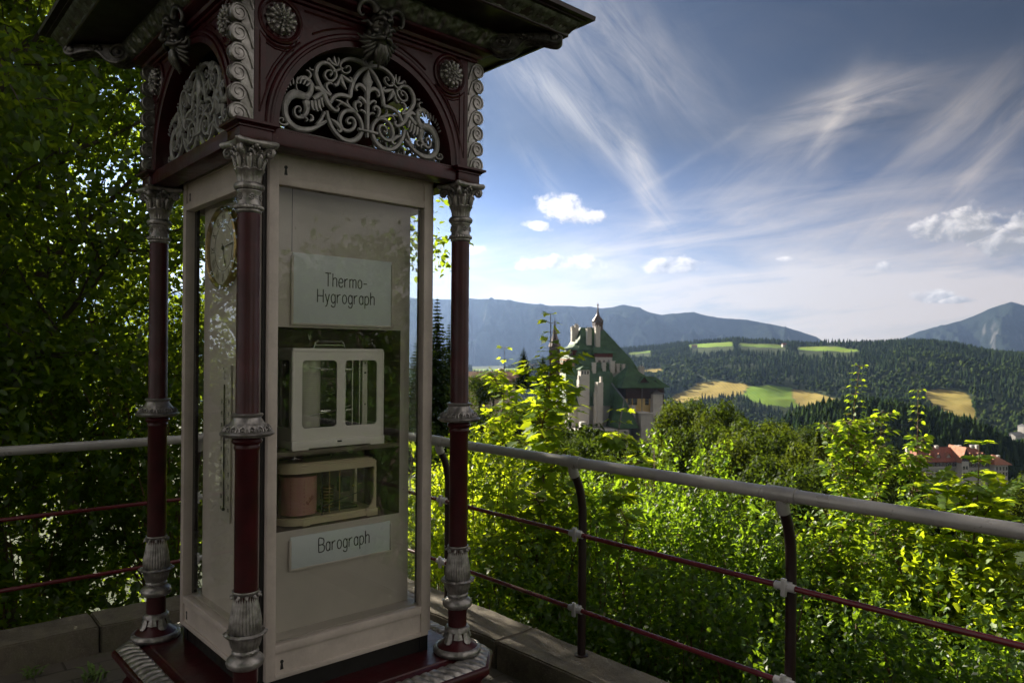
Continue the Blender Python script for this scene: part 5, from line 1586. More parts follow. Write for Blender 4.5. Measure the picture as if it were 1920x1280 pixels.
# --- dark trees left of and behind the kiosk
LG = 'shade trees beyond the left railing'
def gz_(x, y): return float(ground(np.array([x]), np.array([y]))[0])
left_trees = [
 ('tall backlit tree with dark trunk left of the kiosk, nearest the railing', -5.0, 7.6, 11.5, .20, 3.0, 24, .12, 15, 41),
 ('leafy tree at the far left edge of the view', -6.3, 6.3, 10.5, .18, 2.9, 22, .11, 15, 42),
 ('tall tree filling the gap between the kiosk columns on the left', -5.5, 9.4, 12.0, .16, 3.2, 22, .13, 13, 43),
 ('tall tree further back at the upper left with sky showing through', -8.2, 10.0, 14.0, .22, 3.6, 24, .15, 12, 44),
 ('tree behind the kiosk seen only past its back columns', -8.4, 13.0, 14.5, .22, 3.4, 22, .14, 10, 45),
 ('distant tree closing the shade left of the picture edge', -10.8, 8.2, 13.0, .12, 3.4, 26, .16, 12, 47),
 ('distant tree closing the shade behind the left trees', -11.5, 12.5, 14.0, .12, 3.6, 26, .16, 12, 48),
 ('tree at the left beyond the picture edge, reaching over the terrace', -7.4, 4.2, 11.0, .24, 3.2, 20, .13, 9, 46),
]
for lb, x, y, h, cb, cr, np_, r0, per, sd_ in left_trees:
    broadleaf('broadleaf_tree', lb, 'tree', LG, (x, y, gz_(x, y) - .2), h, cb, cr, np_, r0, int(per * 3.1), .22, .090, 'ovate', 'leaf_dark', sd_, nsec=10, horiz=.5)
# ash-like tree behind the kiosk whose drooping sprays hang beside the cabinet
def compound(r, base, d, L, pairs, size):
    """leaflets along a leaf stalk -> P, D, N"""
    P = []; Dd = []; Nn = []
    d = d / np.linalg.norm(d); up = np.array([0, 0, 1.0])
    side = np.cross(d, up); side /= np.linalg.norm(side) + 1e-9; nrm = np.cross(side, d)
    pts = []
    for i in range(pairs + 1):
        s = .18 + .82 * i / pairs
        q = base + d * L * s + np.array([0, 0, -.22 * L * s * s])
        if i < pairs:
            for sg in (-1, 1):
                P.append(q); Dd.append(d * .55 + side * sg * .9 + np.array([0, 0, -.15]) + r.normal(size=3) * .08); Nn.append(nrm + r.normal(size=3) * .18)
        else:
            P.append(q); Dd.append(d + np.array([0, 0, -.35])); Nn.append(nrm)
    return P, Dd, Nn
def sapling(name, label, cat, group, base, top, leafL, pairs, lsize, mat, seed, width, nodes, lower=.25, stemr=.014, kind='ovate', branches=0):
    """upright young tree: straight stem, whorls of compound leaves, side shoots below"""
    r = np.random.default_rng(seed)
    base = np.array(base, float); top = np.array(top, float); H = np.linalg.norm(top - base)
    root = empty(name, tuple(base)); tag(root, label, cat, group)
    mb = MB()
    st = [(top - base) * (i / 10) + np.array([r.normal() * .012 * H * .3, r.normal() * .012 * H * .3, 0]) * (i not in (0, 10)) for i in range(11)]
    mb.tube([Vector(p) for p in st], [stemr * (1 - .8 * i / 10) for i in range(11)], 7)
    P = []; Dd = []; Nn = []
    ga = r.random() * 6
    def node(q, s, outd=None, scale=1.0, k=3):
        nonlocal ga
        for j in range(k):
            ga += 2.4
            d = np.array([math.cos(ga), math.sin(ga), r.uniform(.05, .55)])
            if outd is not None: d = unit(d + outd * .9)
            a, b_, c = compound(r, q, d, leafL * scale * r.uniform(.75, 1.15), pairs, lsize)
            P.extend(a); Dd.extend(b_); Nn.extend(c)
    def stem_at(s):
        k = min(9, int(s * 10)); f = s * 10 - k
        return np.array(st[k]) * (1 - f) + np.array(st[k + 1]) * f
    for i in range(nodes):
        s = lower + (1 - lower) * i / (nodes - 1)
        node(stem_at(s), s, scale=.22 + .85 * min(1, (1 - s) * 1.9), k=3)
    for i in range(branches):
        s = lower * .6 + (.80 - lower * .6) * i / max(1, branches - 1)
        ga += 2.4
        L = width * (1.05 - .75 * (s - lower * .6) / .8) * r.uniform(.6, 1.15)
        b = path(r, stem_at(s), (math.cos(ga), math.sin(ga), .75), L, 5, .10, .10)
        mb.tube([Vector(p) for p in b], [stemr * .5 * (1 - .8 * j / 5) for j in range(6)], 5)
        for j in range(1, 6): node(b[j], s, outd=unit(b[j] - b[j - 1]) * .6, scale=.8, k=3 if j > 1 else 2)
    mb.build('trunk', M['twig'], root)
    P = np.array(P); Dd = np.array(Dd); Nn = np.array(Nn)
    link_mesh(leaves('crown', P, Dd, Nn, lsize * r.uniform(.75, 1.15, len(P)), kind, M[mat], seed=seed), 'crown', root)
    return root
def maple(name, label, cat, group, base, top, mat, seed, width, nodes, lower, lsize, stemr=.016, branches=0, horiz=.75, kind='maple', k=4):
    r = np.random.default_rng(seed)
    base = np.array(base, float); top = np.array(top, float)
    root = empty(name, tuple(base)); tag(root, label, cat, group)
    mb = MB(); P = []; Dd = []; Nn = []; Sz = []; tw = []
    st = [(top - base) * (i / 10) + np.array([r.normal() * .03, r.normal() * .03, 0]) * (i not in (0, 10)) for i in range(11)]
    mb.tube([Vector(p) for p in st], [stemr * (1 - .82 * i / 10) for i in range(11)], 7)
    def at(s):
        k = min(9, int(s * 10)); f = s * 10 - k
        return np.array(st[k]) * (1 - f) + np.array(st[k + 1]) * f
    ga = r.random() * 6
    def pair(q, scale, k):
        nonlocal ga
        ga += PI / 2 + r.normal() * .2
        for j in range(k):
            a = ga + 2 * PI * j / k + r.normal() * .25
            pet = lsize * r.uniform(.5, 1.1) * scale
            d = np.array([math.cos(a), math.sin(a), r.uniform(-.1, .5)])
            e = q + d * pet
            mb.tube([Vector(q), Vector(e)], [.0016, .0010], 4, cap=False)
            P.append(e); Dd.append(np.array([d[0], d[1], -.25 + r.normal() * .2])); Nn.append(np.array([d[0] * .35, d[1] * .35, horiz]) + r.normal(size=3) * .22); Sz.append(lsize * scale * r.uniform(.7, 1.2))
    for i in range(nodes):
        s = lower + (1 - lower) * i / (nodes - 1)
        pair(at(s), .6 + .5 * min(1, (1 - s) * 4), k)
    for i in range(branches):
        s = lower * .5 + (.84 - lower * .5) * i / max(1, branches - 1)
        ga += 2.4
        L = width * (1.05 - .8 * s) * r.uniform(.7, 1.2)
        b = path(r, at(s), (math.cos(ga), math.sin(ga), .7), L, 6, .12, .07)
        mb.tube([Vector(p) for p in b], [stemr * .45 * (1 - .8 * j / 6) for j in range(7)], 5)
        for j in range(1, 7): pair(b[j], 1.0, k); pair((b[j] + b[j - 1]) / 2, .9, k - 2)
    mb.build('trunk', M['twig'], root)
    link_mesh(leaves('crown', np.array(P), np.array(Dd), np.array(Nn), np.array(Sz), kind, M[mat], seed=seed), 'crown', root)
    return root
def shrub(label, group, c, crest, rx, ry, ground_z, n_twigs, per, lsize, kind, mat, seed, twigL=.32, name='shrub', lumps=.52):
    """many-stemmed bush: stems, then leafy shoots gathered in lumps through its volume"""
    r = np.random.default_rng(seed)
    H = crest - ground_z
    root = empty(name, (c[0], c[1], ground_z)); tag(root, label, 'shrub', group)
    mb = MB()
    T = []
    nl = 16
    lump = unit(r.normal(size=(nl, 3)) * np.array([1, 1, .8]) + np.array([0, 0, .35])); lsz = r.uniform(.75, 1.12, nl)
    k = 0
    while len(T) < n_twigs:
        d = rand_unit(r, 1)[0]
        if d[2] < -.35: continue
        q = np.max(np.exp(-((1 - lump @ d) / .13)) * lsz)
        rad = (1 - lumps) + lumps * q
        f = r.random() ** .33
        T.append(np.array([d[0] * rx, d[1] * ry, d[2] * H * .56]) * rad * f + np.array([0, 0, H * .44]))
    T = np.array(T)
    for i in range(min(34, n_twigs)):
        e = T[r.integers(len(T))]
        b = [np.array([r.normal() * .12 * rx, r.normal() * .12 * ry, 0]), e * np.array([.35, .35, .45]) + r.normal(size=3) * .05, e * np.array([.75, .75, .8]), e]
        mb.tube([Vector(p) for p in b], [.012, .009, .006, .002], 5)
    out = unit(T - np.array([0, 0, H * .25])); sh = unit(out + np.array([0, 0, .9]) + r.normal(size=T.shape) * .45)
    s = (np.arange(per) + .5) / per
    P = (T[:, None, :] + sh[:, None, :] * twigL * (s[None, :, None] - .4) * r.uniform(.6, 1.2, (len(T), 1, 1))).reshape(-1, 3)
    n = len(P)
    P += r.normal(size=(n, 3)) * .012
    D = np.repeat(sh, per, 0)
    side = rand_unit(r, n)
    Dd = unit(D * .5 + side * .95)
    Nn = unit(np.cross(side, D) * .3 + D * .55 + np.array([0, 0, .5]) + rand_unit(r, n) * .45)
    mb.build('stem', M['twig'], root)
    taper = np.tile(1.1 - .55 * s, len(T))
    link_mesh(leaves('foliage', P, Dd, Nn, lsize * taper * r.uniform(.75, 1.2, n), kind, M[mat], seed=seed), 'foliage', root)
    return root

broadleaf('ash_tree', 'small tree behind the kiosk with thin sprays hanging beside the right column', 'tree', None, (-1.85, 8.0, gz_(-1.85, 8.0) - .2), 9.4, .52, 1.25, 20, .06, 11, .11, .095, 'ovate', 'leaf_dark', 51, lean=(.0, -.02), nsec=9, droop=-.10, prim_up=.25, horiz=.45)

DG = 'dark bushes below the shade trees'
for k, (x, y, cz, rr_, sd_, lb) in enumerate(((-4.2, 6.3, 1.5, 1.25, 301, 'dark bush behind the left railing at the left edge of the view'), (-3.1, 6.9, 1.9, 1.25, 302, 'dark bush behind the left railing beside the left kiosk column'),
        (-2.2, 7.6, 1.4, 1.1, 303, 'dark bush behind the kiosk, seen past the cabinet'), (-5.6, 7.6, 2.6, 1.5, 304, 'taller dark bush further back at the far left'), (-4.2, 8.2, 3.0, 1.6, 305, 'tallest dark bush, behind the left railing'),
        (-5.4, 5.0, 1.2, 1.2, 306, 'dark bush outside the left edge of the view'), (-6.6, 9.6, 3.4, 1.8, 307, 'distant dark bush deep in the shade trees'), (-3.4, 9.6, 3.4, 1.6, 308, 'dark bush deep in the shade behind the left column'), (-8.6, 7.6, 3.0, 1.8, 309, 'dark bush deep in the shade at the far left'), (-2.55, 6.0, .35, .8, 310, 'low dark bush at the foot of the left kerb beside the kiosk'), (-3.6, 5.4, .3, .9, 311, 'low dark bush at the foot of the left kerb near the left edge'), (-2.95, 5.35, .25, .7, 313, 'small dark bush between two low ones at the left kerb'), (-1.7, 6.6, .5, .8, 312, 'low dark bush behind the kerb corner, behind the kiosk'))):
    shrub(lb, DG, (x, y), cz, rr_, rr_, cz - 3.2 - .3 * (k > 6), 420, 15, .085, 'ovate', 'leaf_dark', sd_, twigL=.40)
# --- bushes on the bank to the right
BG = 'bushes on the bank beyond the railing'
def bank(px, py_crest, Y): p = pt(px, py_crest, Y); return p
bushes = [
 # px, crest row, depth, rx, ry, twigs, per, leaf, kind, material, seed, label
 (905, 745, 7.2, .85, .9, 300, 15, .075, 'ovate', 'leaf_maple', 61, 'bright yellow-green bush just right of the kiosk column'),
 (1000, 800, 6.4, .80, .8, 300, 15, .075, 'ovate', 'leaf_maple', 62, 'bright bush at the foot of the slender maple sapling'),
 (1110, 808, 6.6, .62, .8, 420, 14, .062, 'ovate', 'leaf_bush', 63, 'dense green bush right of the maple sapling, under the green-roofed hotel'),
 (1235, 784, 6.9, .62, .8, 420, 14, .060, 'ovate', 'leaf_bush', 64, 'dense small-leaved bush with the highest rounded top, below the hotel'),
 (1315, 792, 6.6, .62, .8, 430, 14, .060, 'ovate', 'leaf_bush', 65, 'small-leaved bush standing behind the first full railing post'),
 (1395, 822, 6.2, .62, .8, 420, 14, .058, 'ovate', 'leaf_bush', 66, 'small-leaved bush in the middle of the row, lower than its neighbour on the left'),
 (1475, 890, 5.8, .58, .7, 380, 14, .058, 'ovate', 'leaf_bush', 67, 'low small-leaved bush behind the second railing post'),
 (1570, 905, 5.8, .62, .7, 260, 15, .070, 'ovate', 'leaf_rowan', 68, 'looser light green bush left of the twin rowan saplings'),
 (1690, 905, 5.4, .62, .7, 260, 15, .070, 'ovate', 'leaf_rowan', 69, 'loose light green bush under the twin rowan saplings'),
 (1800, 930, 5.0, .60, .7, 260, 15, .075, 'ovate', 'leaf_maple', 70, 'yellow-green bush under the bright tiered sapling'),
 (1920, 925, 4.8, .62, .7, 250, 15, .075, 'ovate', 'leaf_maple', 71, 'yellow-green bush cut by the right edge of the picture'),
 (960, 960, 5.6, .62, .6, 300, 14, .062, 'ovate', 'leaf_bush', 72, 'shaded low bush behind the lower rails next to the kiosk foot'),
 (1130, 985, 5.3, .60, .6, 320, 13, .060, 'ovate', 'leaf_bush', 73, 'shaded low bush behind the first full railing post'),
 (1290, 1000, 5.0, .58, .6, 320, 13, .058, 'ovate', 'leaf_bush', 74, 'shaded low bush midway between the two full railing posts'),
 (1440, 1030, 4.6, .55, .6, 320, 13, .058, 'ovate', 'leaf_bush', 75, 'shaded low bush just left of the second railing post'),
 (1600, 1060, 4.3, .52, .5, 280, 14, .055, 'ovate', 'leaf_bush', 76, 'shaded low bush just right of the second railing post'),
 (1770, 1080, 4.0, .50, .5, 280, 14, .058, 'ovate', 'leaf_bush', 77, 'dark low bush in the lower right corner'),
 (1940, 1090, 3.8, .50, .5, 240, 14, .058, 'ovate', 'leaf_bush', 78, 'dark low bush cut by the lower right picture edge'),
 (2120, 960, 4.3, .6, .7, 200, 14, .07, 'ovate', 'leaf_bush', 79, 'bush beyond the railing outside the right edge, nearest the view'),
 (2500, 900, 3.9, .7, .8, 200, 14, .07, 'ovate', 'leaf_bush', 80, 'bush beyond the railing far outside the right edge'),
 (845, 775, 8.6, .9, .9, 240, 14, .080, 'ovate', 'leaf_maple', 81, 'yellow-green bush seen between the cabinet glass and the right column'),
 (760, 790, 8.4, .9, .9, 200, 14, .080, 'ovate', 'leaf_maple', 82, 'yellow-green bush seen through the right-hand glass of the cabinet'),
]
for px, cr, Y, rx, ry, nt_, per, ls, kd, mt, sd_, lb in bushes:
    p = pt(px, cr, Y)
    g0 = max(gz_(p.x, Y), p.z - 2.9) if Y > 4 else p.z - 1.8
    shrub(lb, BG, (p.x, Y), p.z, rx * 1.15, ry * 1.15, min(g0, p.z - 1.5), int(nt_ * 1.15), per, ls, kd, mt, sd_)
def rooted(px, py, Y):
    p = pt(px, py, Y); return p
# saplings rising out of the bushes
p = pt(1032, 588, 6.0); maple('maple_sapling', 'slender young maple rising in front of the hotel, its top against the mountain', 'sapling', None, (p.x - .12, 6.2, p.z - 3.1), p, 'leaf_maple', 91, .62, 30, .30, .105, branches=22)
p = pt(946, 652, 6.8); maple('maple_sapling', 'thin young maple with a bare leader between the column and the taller sapling', 'sapling', None, (p.x + .02, 6.9, p.z - 2.6), p, 'leaf_maple', 92, .55, 16, .34, .085, .010, branches=12)
p = pt(1165, 768, 5.7); maple('maple_sapling', 'short maple shoot in front of the hotel chimneys', 'sapling', None, (p.x + .05, 5.9, p.z - 1.8), p, 'leaf_maple', 93, .35, 10, .5, .10, .009, branches=6)
RG = 'rowan saplings right of the second post'
p = pt(1612, 682, 5.6); maple('rowan_sapling', 'taller of the twin rowan saplings, its top on the wooded hill', 'sapling', RG, (p.x - .10, 5.8, p.z - 3.0), p, 'leaf_rowan', 94, .62, 46, .22, .062, .012, branches=34, horiz=.5, kind='ovate', k=7)
p = pt(1722, 726, 5.5); maple('rowan_sapling', 'shorter of the twin rowan saplings, beside the red-roofed hotel', 'sapling', RG, (p.x - .16, 5.6, p.z - 2.8), p, 'leaf_rowan', 95, .36, 40, .22, .058, .011, branches=20, horiz=.5, kind='ovate', k=7)
p = pt(1838, 822, 5.0); sapling('rowan_sapling', 'bright yellow-green sapling with flat tiers of leaves in front of the red-roofed hotel', 'sapling', RG, (p.x - .05, 5.1, p.z - 2.5), p, .22, 5, .075, 'leaf_maple', 96, .75, 15, .35, .012, branches=20)
p = pt(1655, 775, 6.4); maple('rowan_sapling', 'thin rowan shoot between the twin rowan saplings', 'sapling', RG, (p.x - .1, 6.5, p.z - 2.6), p, 'leaf_rowan', 97, .42, 30, .25, .055, .010, branches=14, horiz=.5, kind='ovate', k=6)
# --- trees round the terrace behind the camera (mirrored in the glass)
TG = 'trees round the terrace behind the viewer'
for k, (x, y, h, sd_) in enumerate(((8.0, .6, 6.6, 101), (10.0, -2.6, 6.5, 102), (5.2, -8.5, 8, 103), (-1.5, -9.5, 9, 104), (12.5, 4.6, 5.5, 106))):
    lb = ['tree over the railing outside the right edge, nearest the kiosk', 'taller tree outside the right edge, second along', 'tree behind the viewer to the right', 'tree straight behind the viewer', 'tree on the slope outside the right edge'][k]
    broadleaf('broadleaf_tree', lb, 'tree', TG, (x, y, min(-.1, gz_(x, y)) - .2), h, .12, 3.0, 20, .15, 20, .26, .15, 'ovate', 'leaf_bush', sd_, nsec=8)
# ------------------------------------------------------------------ middle distance: trees, woods, buildings
def jag_cone(r, h, rad, tiers, n, base=.08):
    """spruce crown of ragged drooping tiers"""
    V = []; F = []
    for i in range(tiers):
        t = i / tiers
        z0 = h * (base + (1 - base) * t); z1 = h * (base + (1 - base) * min(1, t + 1.9 / tiers))
        rr = rad * (1 - t) ** .85 * r.uniform(.85, 1.1) + .02 * rad
        b = len(V); V.append((r.normal() * .02 * rad, r.normal() * .02 * rad, z1))
        a0 = r.random() * 6
        for k in range(n):
            a = a0 + 2 * PI * k / n; q = rr * (r.uniform(.85, 1.2) if k % 2 == 0 else r.uniform(.45, .7))
            V.append((q * math.cos(a), q * math.sin(a), z0 - (h * .03 if k % 2 == 0 else -h * .02) + r.normal() * h * .008))
        for k in range(n): F.append((b, b + 1 + k, b + 1 + (k + 1) % n))
    return np.array(V), np.array(F)
def puff(r, h, rad, nb, n):
    """broadleaf crown as clumps of leaf-sized flakes around a few lobes"""
    C = rand_unit(r, nb) * np.array([rad * .62, rad * .62, h * .30]) * r.uniform(.55, 1.15, (nb, 1)) + np.array([0, 0, h * .56])
    k = r.integers(nb, size=n)
    d = rand_unit(r, n)
    P = C[k] + d * np.array([rad * .46, rad * .46, h * .19]) * r.uniform(.6, 1.08, (n, 1))
    return P, d
# prototype trees of the middle distance
def mid_tree(name, seed, h, rad, mat, flakes, fs, nb=9, columnar=False):
    r = np.random.default_rng(seed)
    P, d = puff(r, h, rad, nb, flakes)
    if columnar:
        t = r.random(flakes) ** .8; a = r.random(flakes) * 6.28; q = rad * (1 - t) ** .8 * r.uniform(.4, 1.05, flakes)
        P = np.stack([q * np.cos(a), q * np.sin(a), h * (.06 + .94 * t)], -1); d = unit(np.stack([np.cos(a), np.sin(a), .3 + 0 * a], -1))
    side = unit(np.cross(d, rand_unit(r, flakes)))
    Nn = unit(d + rand_unit(r, flakes) * .6)
    me = leaves('crown', P, side, Nn, fs * r.uniform(.6, 1.3, flakes), 'small', M[mat], seed=seed)
    mb = MB(); mb.tube([(0, 0, -h * .1), (.01 * h, 0, h * .25), (0, .01 * h, h * .7)], [rad * .09, rad * .07, rad * .02], 7)
    for k in range(6):
        a = k * 1.1; mb.tube([(0, 0, h * (.25 + .05 * k)), (rad * .3 * math.cos(a), rad * .3 * math.sin(a), h * (.4 + .05 * k)), (rad * .55 * math.cos(a), rad * .55 * math.sin(a), h * (.5 + .05 * k))], [rad * .04, rad * .03, rad * .01], 5)
    root = empty(name, (0, 0, 0))
    mb.build('trunk', M['bark'], root); link_mesh(me, 'crown', root)
    return root
def spruce(name, seed, h, rad, n=1500):
    """spruce: whorls of drooping boughs carrying needle sprays"""
    r = np.random.default_rng(seed)
    mb = MB(); mb.tube([(0, 0, -.5), (0, 0, h * .5), (0, 0, h)], [rad * .085, rad * .05, .01], 7)
    P = []; D = []; Nn = []; Sz = []
    wh = int(h / .34)
    for i in range(wh):
        t = .06 + .94 * i / wh; z = h * t
        L = rad * (1 - t) ** .8 * r.uniform(.8, 1.15) + .06
        nb = 7; a0 = r.random() * 6
        for k in range(nb):
            a = a0 + 2 * PI * k / nb + r.normal() * .15; l = L * r.uniform(.7, 1.15)
            c, s = math.cos(a), math.sin(a)
            for j in range(6):
                u_ = (j + .6) / 6
                q = np.array([c * l * u_, s * l * u_, z - .28 * l * u_ + .16 * l * u_ ** 3])
                for sg in (-1, 0, 1):
                    P.append(q); D.append(np.array([c * .7 - s * sg * .8, s * .7 + c * sg * .8, -.45]) + r.normal(size=3) * .3); Nn.append(np.array([c * .25, s * .25, .8]) + r.normal(size=3) * .55); Sz.append(l * .34 * (1.1 - .4 * u_) + .07)
    P = np.array(P); D = np.array(D); Nn = np.array(Nn)
    root = empty(name, (0, 0, 0)); mb.build('trunk', M['bark'], root)
    link_mesh(leaves('crown', P, D, Nn, np.array(Sz), 'ovate', M['needle'], seed=seed), 'crown', root)
    return root
def place(root, px, py_top, Y, h_proto, h=None, rz=0, label=None, cat=None, group=None, wide=1.0):
    p = pt(px, py_top, Y)
    g = gz_(p.x, Y) if h is None else p.z - h
    sc = (p.z - g) / h_proto
    root.location = (p.x, Y, g); root.scale = (sc * wide, sc * wide, sc); root.rotation_euler = (0, 0, rz)
    tag(root, label, cat, group); return root
pr_b = [mid_tree('broadleaf_tree', 200 + k, 10, 3.7, 'leaf_mid' if k != 1 else 'leaf_olive', 3400, .46, nb=13 + 2 * k) for k in range(3)]
pr_l = mid_tree('larch_tree', 210, 12, 2.6, 'leaf_olive', 2200, .42, columnar=True)
MG = 'mid-distance trees on the slope below the hotel'
mids = [
 # px, top row, depth, height m, prototype, wide, label
 (1258, 752, 120, 8, 0, .7, 'round dark tree at the right foot of the green-roofed hotel'),
 (1262, 738, 110, 9, 1, .9, 'olive tree second right of the green-roofed hotel'),
 (1304, 735, 118, 10, 0, .9, 'large round tree under the straw field on the hill'),
 (1350, 742, 112, 10, 2, .85, 'round-topped tree just left of the green field edge'),
 (1395, 768, 95, 9, 0, .95, 'dark tree below the green field'),
 (1420, 778, 90, 10, 1, 1.0, 'olive-green tree below the green field, right of a dark one'),
 (1375, 795, 70, 8, 1, 1.0, 'olive tree low in the gap behind the small-leaved bushes'),
 (1462, 800, 85, 10, 2, .9, 'dark tree left of the pale larch'),
 (1500, 808, 80, 9, 1, .7, 'narrow olive tree beside the pale larch'),
 (1432, 846, 50, 6, 2, .9, 'small green tree above the rail left of the second post'),
 (1580, 798, 85, 9, 2, 1.0, 'dark tree right of the pale larch'),
 (1560, 842, 60, 6, 0, .9, 'small dark tree above the rail right of the second post'),
 (1490, 870, 45, 5, 2, 1.0, 'small bright tree just over the top rail near the second post'),
 (1640, 815, 90, 9, 0, 1.0, 'dark tree half hidden by the taller rowan sapling'),
 (1690, 838, 95, 10, 2, .9, 'dark tree between the twin rowan saplings'),
 (1765, 902, 90, 7, 0, .8, 'dark tree in front of the red-roofed hotel'),
 (1880, 890, 85, 8, 1, 1.0, 'olive tree right of the bright tiered sapling'),
 (1935, 870, 90, 9, 2, 1.0, 'tree cut by the right edge above the rail'),
 (1200, 820, 100, 7, 2, .7, 'tree low in front of the hotel facade'),
 (925, 688, 135, 6, 1, 1.1, 'bushy tree above the brown roof left of the hotel'),
 (900, 694, 130, 6, 0, 1.1, 'bushy tree at the left end of the brown roof'),
 (1085, 806, 110, 8, 0, 1.0, 'tree in front of the base of the green-roofed hotel'),
 (900, 760, 100, 8, 2, 1.2, 'tree below the brown-roofed house'),
 (975, 740, 100, 8, 0, 1.2, 'tree right of the brown-roofed house'),
 (1030, 775, 105, 8, 2, 1.0, 'tree left of the white chimneys of the hotel'),
]
mids += [
 (1283, 752, 112, 9, 2, .8, 'narrow tree between the hotel foot and the large tree under the straw field'),
 (1328, 760, 100, 8, 1, .8, 'small olive tree in front of the large tree under the straw field'),
 (1372, 752, 125, 9, 0, .8, 'tree on the skyline of the near slope left of the green field'),
 (1410, 800, 78, 8, 2, .8, 'small dark tree low beneath the green field'),
 (1448, 772, 120, 9, 0, .75, 'narrow dark tree under the right end of the green field'),
 (1478, 782, 105, 9, 1, .7, 'narrow olive tree left of the pale larch, on the skyline of the slope'),
 (1515, 786, 130, 9, 0, .75, 'dark tree standing behind the pale larch'),
 (1556, 790, 115, 9, 2, .75, 'dark tree close behind the pale larch on its right'),
 (1612, 796, 120, 9, 0, .8, 'dark tree behind the stem of the taller rowan sapling'),
 (1520, 848, 65, 7, 0, .8, 'dark tree low in front of the pale larch'),
 (1465, 842, 70, 7, 1, .8, 'olive tree low between the second post and the pale larch'),
 (1340, 790, 75, 7, 2, .8, 'small tree just above the small-leaved bushes under the straw field'),
 (1285, 783, 85, 7, 0, .8, 'small dark tree just above the highest small-leaved bush'),
]
used = set()
for i, (px, py, Y, h, k, wd, lb) in enumerate(mids):
    o = pr_b[k] if k not in used else copy_tree(pr_b[k])
    used.add(k)
    place(o, px, py, Y, 10, h + 1.5, i * 1.3, lb, 'tree', MG, wd)
place(pr_l, 1536, 806, 75, 12, 7.2, 0, 'pale yellowish larch standing out against dark trees', 'tree', MG)
SG = 'spruces behind the kiosk'
sp0 = spruce('spruce_tree', 220, 16, 2.6)
place(sp0, 819, 556, 46, 16, 10.5, 0, 'tall thin spruce between the cabinet edge and the right column', 'tree', SG, .9)
for px, py, Y, h, rz, lb in ((842, 605, 50, 9, 2.0, 'dark spruce half hidden by the right column'), (780, 640, 38, 7, 4.0, 'spruce seen through the right-hand glass of the cabinet'), (982, 650, 140, 8, 1.0, 'dark bushy conifer left of the green-roofed hotel'), (1018, 664, 150, 8, 3.0, 'conifer close to the left spire of the hotel')):
    o = copy_tree(sp0); place(o, px, py, Y, 16, h, rz, lb, 'tree', SG, 1.0 if px < 900 else 1.6)

# woods: merged masses of conifers and broadleaf crowns far away
def wood(name, label, pos, hts, seed, tiers, n, mats, conif=.8, wide=.21, ptype=None):
    r = np.random.default_rng(seed)
    protos = [jag_cone(r, 1.0, wide, tiers, n) for _ in range(7)]
    blobs = []
    for _ in range(5):
        V = []; F = []
        for q in range(5):
            c = np.array([r.normal() * .14, r.normal() * .14, .5 + r.uniform(-.22, .2)]); s = r.uniform(.2, .3)
            ang = [(i, j) for i in range(1, 4) for j in range(7)]
            b = len(V)
            for i, j in ang:
                a = PI * i / 4; e = 2 * PI * j / 7 + i * .4; w_ = s * r.uniform(.75, 1.2)
                V.append(c + np.array([w_ * math.sin(a) * math.cos(e), w_ * math.sin(a) * math.sin(e), w_ * math.cos(a) * 1.1]))
            V.append(c + np.array([0, 0, s * 1.1])); top = len(V) - 1
            for i in range(2):
                for j in range(7):
                    j2 = (j + 1) % 7
                    F += [(b + i * 7 + j, b + (i + 1) * 7 + j, b + (i + 1) * 7 + j2), (b + i * 7 + j, b + (i + 1) * 7 + j2, b + i * 7 + j2)]
            for j in range(7): F.append((top, b + j, b + (j + 1) % 7))
        blobs.append((np.array(V), np.array(F)))
    VV = []; FF = []; A = []; MI = []; off = 0
    isc = (r.random(len(pos)) < conif) if ptype is None else ptype
    for i, (x, y, z) in enumerate(pos):
        V, F = protos[r.integers(7)] if isc[i] else blobs[r.integers(5)]
        h = hts[i] * (1 if isc[i] else .72); a = r.random() * 6.28; c, s = math.cos(a), math.sin(a)
        wv = h * r.uniform(.85, 1.2)
        W = np.stack([(V[:, 0] * c - V[:, 1] * s) * wv + x, (V[:, 0] * s + V[:, 1] * c) * wv + y, V[:, 2] * h + z - .02 * h], -1)
        VV.append(W); FF.append(F + off); off += len(V)
        A.append(np.full(len(F), np.clip(r.normal(.45, .36), 0, 1))); MI.append(np.full(len(F), 0 if isc[i] else 1))
    me = np_mesh(name, np.concatenate(VV), np.concatenate(FF), mats, {'leafvar': np.concatenate(A)}, np.concatenate(MI))
    o = link_mesh(me, name); tag(o, label, 'wood', None, 'stuff'); return o
r = np.random.default_rng(5)
# far hill
n = 52000
az_ = r.uniform(-.95, .80, n); rad_ = np.sqrt(r.uniform(1250 ** 2, 3050 ** 2, n))
x = np.sin(az_) * rad_; y = np.cos(az_) * rad_
g, s = meadow_at(x, y)
grow = 0
keep = (g + s < .5) & ((az_ > AZ(830)) | (r.random(n) < .35))
z = ground(x, y)
den = fbm(x / 140, y / 140, 3)
broad = (fbm(x / 220 + 40, y / 220, 3) + (rad_ < 1950) * .16 + r.normal(size=n) * .10) > .13
keep &= (r.random(n) < .9)
for dl in (20, 45, 75, 110, 150, 200):
    g2, s2 = meadow_at(np.sin(az_) * (rad_ + dl), np.cos(az_) * (rad_ + dl))
    keep &= ~((g2 + s2 > .5) & ((rad_ > 2250) | (dl < 30)))
x, y, z, rad_, broad = x[keep], y[keep], z[keep], rad_[keep], broad[keep]
M['needle_far'] = leaf_mat('far_conifer', (.008, .017, .007), (.024, .038, .013), (.03, .045, .01), .1, .0)
M['leaf_far'] = leaf_mat('far_broadleaf', (.017, .032, .009), (.042, .062, .014), (.05, .07, .01), .15, .0)
hts = r.uniform(11, 23, len(x))
wood('far_forest', 'dark wooded hill of conifers across the valley', np.stack([x, y, z], -1), hts, 6, 3, 6, [M['needle_far'], M['leaf_far']], ptype=~broad)
